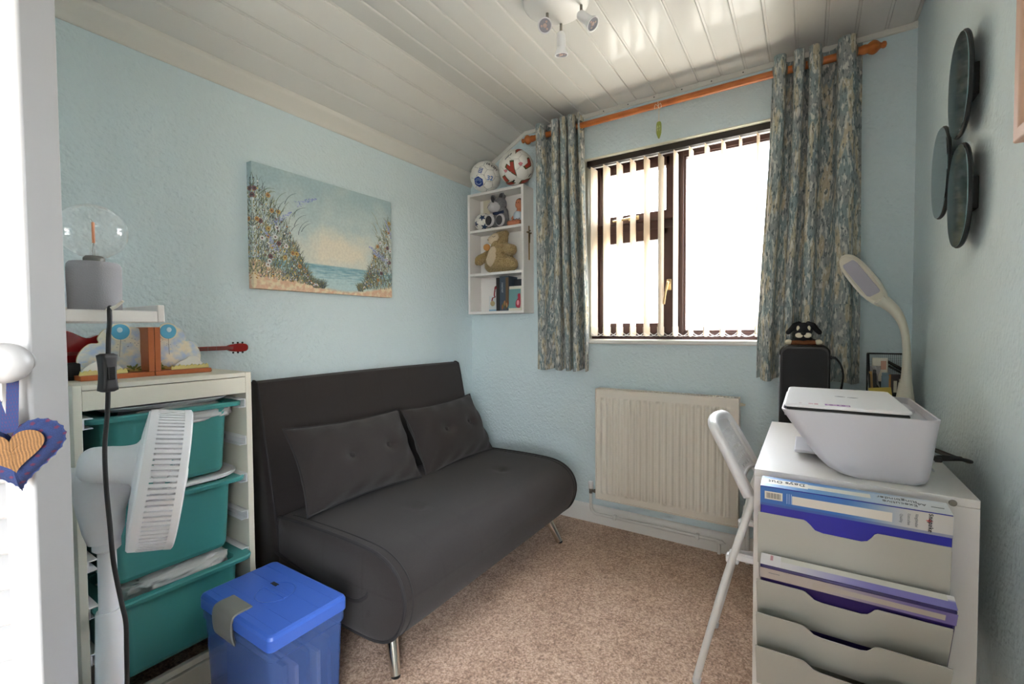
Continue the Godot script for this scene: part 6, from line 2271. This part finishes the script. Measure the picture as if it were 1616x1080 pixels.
func desk_corner() -> void:
	# low side table in the corner, behind the desk
	var ty := 0.70
	var t := thing("side_table", "low white side table in the window corner behind the desk", "table", V(1.995, 0, 0.235))
	part("table_top", mb().box(V(-0.205, ty - 0.022, -0.175), V(0.222, ty, 0.185), 0.003, 1), M.melamine_white, t)
	for q in [[-0.18, -0.15], [0.2, -0.15], [-0.18, 0.16], [0.2, 0.16]]:
		part("leg", mb().box(V(q[0] - 0.018, 0, q[1] - 0.018), V(q[0] + 0.018, ty - 0.0222, q[1] + 0.018), 0.002, 1), M.melamine_white, t)
	# black box with the toy dog on it
	t = thing("black_box", "tall black plastic box with rounded top corners in front of the right curtain", "speaker", V(1.870, ty, 0.26))
	var poly := []
	for p in [[-0.083, 0.0, 0], [0.083, 0.0, 0]]:
		poly.append(V2(p[0], p[1]))
	for i in 7:
		var an := PI / 2 * i / 6.0
		poly.append(V2(0.083 - 0.028 + cos(an) * 0.028, 0.332 - 0.028 + sin(an) * 0.028))
	for i in 7:
		var an := PI / 2 + PI / 2 * i / 6.0
		poly.append(V2(-0.083 + 0.028 + cos(an) * 0.028, 0.332 - 0.028 + sin(an) * 0.028))
	part("casing", mb().prism(poly, -0.075, 0.075, 0.006), M.black_plastic, t)
	var fp := poly.map(func(p): return V2(p.x * 0.88, 0.012 + p.y * 0.93))
	part("front_panel", mb().prism(fp, 0.0752, 0.078, 0.001), mat("black_cloth", "1b1b1e", 0.8), t)
	part("trim_band", mb().prism([V2(-0.083, 0.0), V2(-0.079, 0.0), V2(-0.079, 0.295), V2(-0.083, 0.295)], 0.03, 0.0765, 0.001), mat("dark_chrome", "6d6d70", 0.25, 0.7), t)
	part("socket", mb().box(V(0.0832, 0.278, -0.012), V(0.09, 0.292, 0.012), 0.003, 2), M.black_gloss, t)
	t = thing("black_lead", "thin black lead curving down from the black box", "cable", V(1.96, 0.985, 0.26))
	part("lead", mb().tube(curve([V(0.001, 0.0, 0), V(0.012, -0.003, 0), V(0.028, -0.028, -0.01), V(0.036, -0.062, -0.012), V(0.034, -0.10, -0.012), V(0.026, -0.16, -0.01), V(0.02, -0.24, -0.01), V(0.022, -0.2815, 0.0)], 6), 0.0036, 8), M.black, t)
	part("plug", mb().tube([V(0.0, 0.0005, 0), V(0.012, -0.002, 0)], 0.0052, 10), M.black_plastic, t)
	# toy dog
	var bl := mat("black_plush", "17171b", 0.95)
	var tn := mat("rust_plush", "6b3f22", 0.95)
	var wh := mat("ivory_plush", "d9cfb6", 0.9)
	t = thing("plush_dog", "small black and tan plush dog lying on the black box", "soft toy", V(1.866, ty + 0.3325, 0.262))
	part("body", skin([[V(0.0, 0.024, -0.02), V(0.0, 0.022, 0.02), 0.022, 0.022], [V(0.0, 0.058, 0.006), V(0.0, 0.050, 0.022), 0.031, 0.026], [V(-0.02, 0.014, 0.01), V(-0.048, 0.010, 0.03), 0.014, 0.010], [V(0.02, 0.014, 0.01), V(0.048, 0.010, 0.03), 0.014, 0.010]], 0.0035, 0.012, 0.0015), bl, t)
	for s in [-1.0, 1.0]:
		part("ear", skin([[V(0.030 * s, 0.076, 0.008), V(0.052 * s, 0.050, 0.010), 0.010, 0.009], [V(0.016 * s, 0.084, 0.008), V(0.030 * s, 0.076, 0.008), 0.010, 0.010]], 0.003, 0.008), bl, t)
		part("brow", mb(V(0.018 * s, 0.066, 0.034)).ball(V(0, 0, 0), V(0.0055, 0.0105, 0.006), 12, 8), wh, t)
		part("cheek", mb(V(0.014 * s, 0.039, 0.043)).ball(V(0, 0, 0), V(0.0135, 0.010, 0.008), 14, 8), wh, t)
		part("paw", mb(V(0.049 * s, 0.012, 0.036)).ball(V(0, 0, 0), V(0.0135, 0.0105, 0.012), 14, 8), wh, t)
	part("chest", skin([[V(-0.036, 0.010, 0.036), V(0.036, 0.010, 0.036), 0.0095, 0.0095]], 0.003, 0.01, 0.001), tn, t)
	part("nose", mb(V(0, 0.046, 0.052)).ball(V(0, 0, 0), V(0.009, 0.007, 0.006), 12, 8), M.black_gloss, t)
	# wire mesh desk tidy, its front open towards the room
	t = thing("desk_tidy", "black wire mesh desk tidy in the corner behind the lamp", "organizer", V(2.135, ty, 0.145))
	var b := mb()
	var x0 := -0.052
	var x1 := 0.062
	for e in [[V(x0, 0.296, -0.05), V(x1, 0.296, -0.05)], [V(x0, 0.296, -0.05), V(x0, 0.296, -0.01)], [V(x1, 0.296, -0.05), V(x1, 0.296, -0.01)], [V(x0, 0.15, 0.055), V(x1, 0.15, 0.055)], [V(x0, 0.003, 0.055), V(x1, 0.003, 0.055)], [V(x0, 0.003, -0.05), V(x1, 0.003, -0.05)], [V(x0, 0.003, -0.05), V(x0, 0.003, 0.055)], [V(x1, 0.003, -0.05), V(x1, 0.003, 0.055)], [V(x0, 0.003, -0.05), V(x0, 0.296, -0.05)], [V(x1, 0.003, -0.05), V(x1, 0.296, -0.05)], [V(x0, 0.003, 0.055), V(x0, 0.15, 0.055)], [V(x1, 0.003, 0.055), V(x1, 0.15, 0.055)], [V(x0, 0.15, 0.055), V(x0, 0.296, -0.01)], [V(x1, 0.15, 0.055), V(x1, 0.296, -0.01)]]:
		b.tube(e, 0.003, 8)
	part("frame", b, M.black_plastic, t)
	var wire := mb()
	for k in 18:
		var x := lerpf(x0, x1, (k + 1) / 19.0)
		wire.box(V(x - 0.0004, 0.003, -0.0504), V(x + 0.0004, 0.296, -0.0496))
		wire.box(V(x - 0.0004, 0.003, 0.0546), V(x + 0.0004, 0.15, 0.0554))
	for k in 44:
		var y := lerpf(0.003, 0.296, (k + 1) / 45.0)
		wire.box(V(x0, y - 0.0004, -0.0504), V(x1, y + 0.0004, -0.0496))
		for x in [x0, x1]:
			wire.box(V(x - 0.0004, y - 0.0004, -0.05), V(x + 0.0004, y + 0.0004, 0.055 if y < 0.15 else lerpf(0.055, -0.01, (y - 0.15) / 0.146)))
		if y < 0.15:
			wire.box(V(x0, y - 0.0004, 0.0546), V(x1, y + 0.0004, 0.0554))
	part("wire_mesh", wire, M.black_plastic, t)
	part("tray_floor", mb().box(V(x0, 0.0002, -0.05), V(x1, 0.0025, 0.055)), M.black_plastic, t)
	part("divider", mb().box(V(x0 + 0.002, 0.003, 0.002), V(x1 - 0.002, 0.19, 0.004)), M.black_plastic, t)
	# what stands in it
	t = thing("label_box", "pale cream carton with an orange printed panel at the top of the desk tidy", "box", V(2.120, ty + 0.003, 0.118))
	part("carton", mb().box(V(-0.024, 0, -0.008), V(0.024, 0.277, 0.008), 0.001, 1), M.cream_white, t)
	part("printed_panel", mb().box(V(0.002, 0.232, 0.008), V(0.019, 0.266, 0.0086)), mat("salmon_print", "c79a84", 0.7), t)
	t = thing("sticky_notes", "pad of yellow sticky notes propped at the foot of the desk tidy", "notepad", V(2.118, ty + 0.11, 0.2075))
	t.rotation = V(-0.18, 0.0, 0.10)
	part("pad", mb().box(V(-0.034, 0.0, -0.004), V(0.034, 0.062, 0.004), 0.001, 1), mat("yellow_paper", "d8c463", 0.8), t)
	t = thing("pen_box", "dark carton with pale upright lettering in the desk tidy beside the lamp stem", "box", V(2.170, ty + 0.003, 0.165))
	part("carton", mb().box(V(-0.022, 0, -0.008), V(0.020, 0.218, 0.008), 0.001, 1), mat("dark_carton", "352d31", 0.6), t)
	for k in 2:
		part("print_strip", mb().box(V(-0.014 + 0.016 * k, 0.15, 0.008), V(-0.004 + 0.016 * k, 0.150 + 0.044 + 0.008 * k, 0.0085)), M.cream_white, t)
	for q in [["orange highlighter standing in the desk tidy", 2.146, "c08a4a", 0.205, 0.0], ["tan wooden ruler standing at the left of the desk tidy", 2.098, "b8935a", 0.215, 0.05], ["blue grey card strip standing in the middle of the desk tidy", 2.132, "6f8796", 0.212, 0.0], ["black felt pen standing in the desk tidy behind the tan ruler", 2.106, "1d1d20", 0.222, 0.03]]:
		t = thing("stationery", q[0], "stationery", V(q[1], ty + 0.003, 0.168), 0.0, "stationery in the desk tidy")
		t.rotation.z = q[4]
		var w := 0.012 if "card" in q[0] else 0.0055
		part("shaft", mb().box(V(-w, 0, -0.004), V(w, q[3], 0.004), 0.002, 2), mat("stationery_" + q[2], q[2], 0.5), t)
		part("cap", mb().box(V(-w * 0.9, q[3], -0.0035), V(w * 0.9, q[3] + 0.012, 0.0035), 0.002, 2), mat("stationery_cap_" + q[2], q[2], 0.35), t)
	b = mb().tube([V(-0.012, 0.012, 0), V(0.05, -0.03, 0)], [0.005, 0.007], 10)
	t = thing("stapler", "black stapler lying slantwise in the top of the desk tidy", "stapler", V(2.155, 0.955, 0.115))
	part("arm", b, M.black_plastic, t)
	part("jaw", mb().tube([V(-0.008, -0.006, 0), V(0.044, -0.040, 0)], 0.004, 8), M.black_plastic, t)
	t = thing("clear_sleeve", "crumpled clear plastic sleeve at the left end of the desk tidy", "sleeve", V(2.099, ty + 0.19, 0.150))
	var bagm := mat("clear_sleeve", "cfcfd2", 0.3)
	bagm.transparency = BaseMaterial3D.TRANSPARENCY_ALPHA
	bagm.albedo_color = Color("c8c8cc", 0.55)
	b = mb()
	b.grid(10, 14, func(u, w): return V((u - 0.5) * 0.034 + 0.004 * sin(w * 8.0), (w - 0.5) * 0.12, 0.006 * sin(u * 9.0 + w * 13.0)))
	part("sheet", b, bagm, t)
	# LED lamp: a flared foot, a goose neck and a long oval head that looks down at the desk
	var lm := mat("lamp_ivory", "ded9c8", 0.3)
	t = thing("desk_lamp", "ivory goose neck desk lamp with a long oval head, unlit, in the corner", "lamp", V(2.178, ty, 0.262))
	var q0 := V(2.178, ty, 0.262)
	var neck := [V(2.176, 0.742, 0.262), V(2.177, 0.79, 0.262), V(2.178, 0.84, 0.262), V(2.180, 0.90, 0.262), V(2.181, 0.96, 0.26), V(2.180, 1.02, 0.258), V(2.176, 1.075, 0.255), V(2.166, 1.12, 0.252), V(2.148, 1.158, 0.252), V(2.122, 1.188, 0.256), V(2.10, 1.208, 0.262)]
	var rad := [0.052, 0.040, 0.0295, 0.0205, 0.0165, 0.0145, 0.0145, 0.0165, 0.021, 0.026, 0.028]
	var pts := []
	for p in neck:
		pts.append(p - q0)
	var rr := []
	for i in 10:
		for j in 5:
			rr.append(lerpf(rad[i], rad[i + 1], j / 5.0))
	rr.append(rad[10])
	part("base", mb().lathe(curve([V2(0, 0), V2(0.047, 0), V2(0.050, 0.004), V2(0.050, 0.014), V2(0.046, 0.02), V2(0.0, 0.03)], 3), 36), lm, t)
	var sl := mb(V(0, 0.03, 0)).lathe(curve([V2(0.049, -0.012), V2(0.047, 0.004), V2(0.042, 0.03), V2(0.035, 0.06), V2(0.028, 0.10), V2(0.0225, 0.14), V2(0.019, 0.17)], 4), 32)
	part("flared_foot", sl, lm, t)
	part("switch_ring", mb(V(-0.035, 0.098, 0.03)).ball(V(0, 0, 0), V(0.022, 0.010, 0.022), 20, 10), M.grey_plastic, t)
	part("neck", mb().tube(curve(pts, 5).slice(10), rr.slice(10), 20, true, 0.82, V(0, 0, 1)), lm, t)
	# head frame: long axis from the neck's end up and to the left, face turned to the room
	var tip := V(1.988, 1.372, 0.285)
	var foot := V(2.118, 1.178, 0.262)
	var lx := (tip - foot).normalized()
	var fz := V(-0.42, -0.42, 0.80)
	fz = (fz - lx * fz.dot(lx)).normalized()
	var lw := fz.cross(lx).normalized()
	var mid := (tip + foot) / 2 - q0
	var hl := tip.distance_to(foot) / 2
	var hx := Transform3D(Basis(lx, lw, fz), mid)
	var head := mb().at(hx)
	var prof := func(n: int, s: float) -> Array:
		var l := []
		for i in n:
			var an := TAU * i / n
			var w := 0.040 if cos(an) > -0.2 else lerpf(0.040, 0.032, clampf((-cos(an) - 0.2) / 0.8, 0, 1))
			l.append(V2(signf(cos(an)) * pow(absf(cos(an)), 0.75) * hl * s, signf(sin(an)) * pow(absf(sin(an)), 0.8) * w * s))
		return l
	var lo := []
	for q in [[0.55, -0.018], [0.85, -0.015], [0.97, -0.008], [1.0, 0.0], [0.985, 0.006], [0.95, 0.009]]:
		lo.append(prof.call(48, q[0]).map(func(p): return V(p.x, p.y, q[1])))
	loft(head, lo, true, false, true)
	loft(head, [lo[5], prof.call(48, 0.86).map(func(p): return V(p.x * 0.97, p.y * 0.92, 0.006)), prof.call(48, 0.82).map(func(p): return V(p.x * 0.95, p.y * 0.9, 0.003))], false, true)
	var hd := part("head", head, lm, t)
	var pan := mb().at(hx)
	var pl := []
	for p in rrect(0.012, 0, 0.074, 0.0245, 0.010, 0):
		pl.append(V2(p.x, p.z))
	pan.prism(pl, 0.0032, 0.0062, 0.0006)
	part("light_panel", pan, mat("diffuser", "b4b2bd", 0.5), hd, "lilac grey diffuser panel")


func binders() -> void:
	var sheet := func(w: int, h: int, f: Callable) -> Image:
		var im := Image.create(w, h, false, Image.FORMAT_RGB8)
		for j in h:
			for i in w:
				im.set_pixel(i, j, f.call(float(i) / w, float(j) / h))
		return im
	var black := mat("print_black", "2b2d33", 0.6)
	var greyp := mat("print_grey", "73777c", 0.6)
	# blue ring binder in the first pocket, spine up
	var wd := 0.334
	var th := 0.062
	var t := thing("ring_binder", "blue ring binder with white labels in the top pocket of the file rack", "binder", V(1.957, 0.552, 1.154), 0.0, "ring binders in the file rack")
	t.rotation.x = 0.10
	var cover := mat("binder_blue", "1f249c", 0.35)
	var hh := 0.184
	part("cover", mb().box(V(-wd / 2, 0.003, -th / 2), V(wd / 2, hh, th / 2), 0.003, 2), cover, t)
	var spine: Image = sheet.call(420, 80, func(u, v):
		var c := Color("5f9ddc").lerp(Color("e9ecf0"), smoothstep(0.25, 0.85, u))
		if v < 0.12:
			c = c.lerp(Color("3f78c0"), 0.7 * (1.0 - u))
		if u < 0.62 and u > 0.0 and v > 0.26 and v < 0.62 and not (u < 0.24 and v < 0.3):
			c = Color("f1efe8")
		if u < 0.28 and v > 0.2 and v < 0.70:
			c = Color("f4f2ec")
		return c)
	var sm := image_mat("binder_spine", spine, 0.3)
	var b := mb()
	b.tri(V(-wd / 2, hh + 0.0006, -th / 2 + 0.002), V(wd / 2, hh + 0.0006, -th / 2 + 0.002), V(wd / 2, hh + 0.0006, th / 2 - 0.001), Vector3.UP, Vector3.UP, Vector3.UP, V2(0, 0), V2(1, 0), V2(1, 1))
	b.tri(V(-wd / 2, hh + 0.0006, -th / 2 + 0.002), V(wd / 2, hh + 0.0006, th / 2 - 0.001), V(-wd / 2, hh + 0.0006, th / 2 - 0.001), Vector3.UP, Vector3.UP, Vector3.UP, V2(0, 0), V2(1, 1), V2(0, 1))
	part("spine_sheet", b, sm, t)
	var front: Image = sheet.call(420, 60, func(u, v):
		var c := Color("2f6cb6").lerp(Color("c9c7c4"), smoothstep(0.4, 0.85, u))
		if u > 0.19 and u < 0.72 and v > 0.28 and v < 0.72:
			c = Color("d9d4c9")
		if v > 0.86:
			c = c.lerp(Color("3a4a8c"), 0.4)
		return c)
	var fz := th / 2 + 0.0006
	b = mb()
	b.quad(V(-wd / 2, hh - 0.046, fz), V(wd / 2, hh - 0.046, fz), V(wd / 2, hh - 0.001, fz), V(-wd / 2, hh - 0.001, fz), Vector3.BACK)
	part("front_sheet", b, image_mat("binder_front", front, 0.3), t)
	# lettering lies upside down to the room, as the binder stands
	var flat := Basis(Vector3(-1, 0, 0), Vector3(0, 0, 1), Vector3(0, 1, 0))
	letters("Executive", 0.0098, greyp, t, Transform3D(flat, V(0.088, hh + 0.001, 0.010)), "Droid Sans")
	letters("Ringbinder", 0.0098, greyp, t, Transform3D(flat, V(0.085, hh + 0.001, -0.008)), "Droid Sans")
	letters("A4", 0.009, greyp, t, Transform3D(flat, V(0.124, hh + 0.001, 0.0)), "Droid Sans")
	letters("Days Out", 0.0125, black, t, Transform3D(flat * Basis(Vector3(0, 0, 1), 0.03), V(-0.116, hh + 0.0012, -0.004)), "Droid Serif")
	part("tiny_print", mb().box(V(0.138, hh + 0.0006, 0.002), V(0.158, hh + 0.001, 0.0045)), greyp, t)
	part("barcode_label", mb().box(V(-0.158, hh - 0.030, fz), V(-0.122, hh - 0.011, fz + 0.0005)), M.cream_white, t)
	for k in 14:
		var x := -0.1545 + 0.0021 * k
		part("bar", mb().box(V(x, hh - 0.027, fz + 0.0005), V(x + 0.0007 + 0.0006 * ((k * 7) % 3) / 2.0, hh - 0.014, fz + 0.0008)), black, t)
	for k in 3:
		letters(["Quality", "Executive", "Ringbinder"][k], 0.0042, greyp, t, Transform3D(Basis(Vector3(0, -1, 0), Vector3(1, 0, 0), Vector3(0, 0, 1)), V(0.088 + 0.012 * k, hh - 0.022, fz + 0.0004)))
		part("small_print", mb().box(V(-0.114 + 0.0042 * k, hh - 0.034, fz), V(-0.1125 + 0.0042 * k, hh - 0.010, fz + 0.0003)), mat("print_pale_blue_%d" % k, "8fb4dc", 0.6), t)
	letters("Snopake", 0.0068, black, t, Transform3D(Basis(Vector3(0, -1, 0), Vector3(1, 0, 0), Vector3(0, 0, 1)), V(0.1335, hh - 0.022, fz + 0.0004)), "Droid Sans", true)
	var star := []
	for k in 8:
		star.append(V2(sin(TAU * k / 8), cos(TAU * k / 8)) * (0.006 if k % 2 == 0 else 0.0024))
	part("red_star", mb(V(0.1315, hh - 0.018, fz)).prism(star, 0.0, 0.0003), mat("print_red", "c0504e", 0.6), t)
	# violet binder in the third pocket, leaning forward
	th = 0.040
	hh = 0.19
	var tilt := 0.40
	t = thing("ring_binder", "dark violet ring binder with a glossy lilac spine in the middle of the file rack", "binder", V(1.960, 0.0, 0.0), 0.0, "ring binders in the file rack")
	t.rotation.x = tilt
	# the front ridge (local y = hh, z = th / 2) stands at y 0.557, z 1.235
	var bs := Basis(Vector3(1, 0, 0), tilt)
	t.position = V(1.960, 0.557, 1.235) - bs * V(0, hh, th / 2)
	var violet := mat("binder_violet", "241558", 0.35)
	part("cover", mb().box(V(-wd / 2, 0.0, -th / 2), V(wd / 2, hh, th / 2), 0.006, 3), violet, t)
	var sp2: Image = sheet.call(420, 60, func(u, v):
		var c := Color("e9e4e4").lerp(Color("8a84c8"), smoothstep(0.10, 0.7, u) * smoothstep(0.25, 0.5, v))
		if v < 0.45 and u > 0.12 and u < 0.965:
			c = Color("dedbd3")
		if u < 0.12:
			c = Color("ece8ea")
		return c)
	var gl := image_mat("violet_spine", sp2, 0.12)
	b = mb()
	var yy := hh + 0.0006
	b.tri(V(-wd / 2, yy, -th / 2 + 0.003), V(wd / 2, yy, -th / 2 + 0.003), V(wd / 2, yy, th / 2 - 0.004), Vector3.UP, Vector3.UP, Vector3.UP, V2(0, 0), V2(1, 0), V2(1, 1))
	b.tri(V(-wd / 2, yy, -th / 2 + 0.003), V(wd / 2, yy, th / 2 - 0.004), V(-wd / 2, yy, th / 2 - 0.004), Vector3.UP, Vector3.UP, Vector3.UP, V2(0, 0), V2(1, 1), V2(0, 1))
	part("spine_sheet", b, gl, t)
	var fr2: Image = sheet.call(420, 40, func(u, v):
		var c := Color("bcb3ac").lerp(Color("6a60a8"), smoothstep(0.3, 0.9, u) * 0.8)
		if v > 0.25 and v < 0.75 and u > 0.30 and u < 0.95:
			c = Color("b9b0a6")
		return c)
	fz = th / 2 + 0.0006
	b = mb()
	b.quad(V(-wd / 2, hh - 0.036, fz), V(wd / 2, hh - 0.036, fz), V(wd / 2, hh - 0.005, fz), V(-wd / 2, hh - 0.005, fz), Vector3.BACK)
	part("front_sheet", b, image_mat("violet_front", fr2, 0.2), t)
	part("tiny_print", mb().box(V(-0.150, hh - 0.018, fz), V(-0.128, hh - 0.0165, fz + 0.0003)), greyp, t)
	part("red_mark", mb().box(V(-0.1475, yy, -0.014), V(-0.142, yy + 0.0004, 0.0)), mat("faded_red", "cf9aa6", 0.6), t)


func ceiling_lights() -> void:
	var t := thing("ceiling_spotlight", "white ceiling spotlight fitting with three unlit swivel heads", "spotlight", V(1.10, H, 0.90))
	part("ceiling_plate", mb().lathe([V2(0, 0.004), V2(0.118, 0.004), V2(0.120, -0.004), V2(0.117, -0.018), V2(0.110, -0.024), V2(0, -0.026)], 48), M.gloss_white, t)
	var lens := mat("lamp_lens", "9a9aa2", 0.15)
	# place of the knuckle on the plate, where the head looks
	for q in [[V(-0.045, -0.025, -0.015), V(0.26, -0.62, 0.74), 0.0], [V(0.078, -0.025, -0.045), V(0.62, -0.66, 0.05), 0.0], [V(-0.030, -0.025, -0.098), V(-0.06, -0.97, -0.16), 0.02]]:
		var p: Vector3 = q[0]
		var d: Vector3 = q[1].normalized()
		var kn: Vector3 = p + V(0, -0.036 - q[2] * 0.3, 0)
		part("stem", mb().tube([p, kn], 0.0052, 12), M.steel, t)
		var side := d.cross(Vector3.UP if absf(d.y) < 0.95 else Vector3.RIGHT).normalized()
		var b := mb()
		b.x = Transform3D(Basis(side, -d, side.cross(-d)), kn)   # local -y looks along d
		b.lathe([V2(0, 0.012), V2(0.010, 0.012), V2(0.015, 0.006), V2(0.0165, 0.0), V2(0.0175, -0.040), V2(0.0165, -0.042), V2(0.0165, -0.044), V2(0.0255, -0.066), V2(0.0262, -0.070), V2(0.0225, -0.0705), V2(0.0225, -0.066), V2(0, -0.066)], 28)
		var h := part("head", b, M.plastic_white, t)
		b = mb()
		b.x = Transform3D(Basis(side, -d, side.cross(-d)), kn)
		b.lathe([V2(0, -0.0672), V2(0.0215, -0.0672), V2(0.0215, -0.0662), V2(0, -0.0662)], 24)
		var bulb := part("bulb", b, lens, h)
		b = mb()
		b.x = Transform3D(Basis(side, -d, side.cross(-d)), kn)
		b.lathe([V2(0, -0.0700), V2(0.006, -0.0695), V2(0.0075, -0.0672), V2(0, -0.0672)], 14)
		for i in 3:
			b.ball(V(cos(TAU * i / 3) * 0.0125, -0.0675, sin(TAU * i / 3) * 0.0125), V(0.004, 0.0012, 0.004), 10, 6)
		part("led_chip", b, mat("led_chip", "c9b0a8", 0.4), bulb)
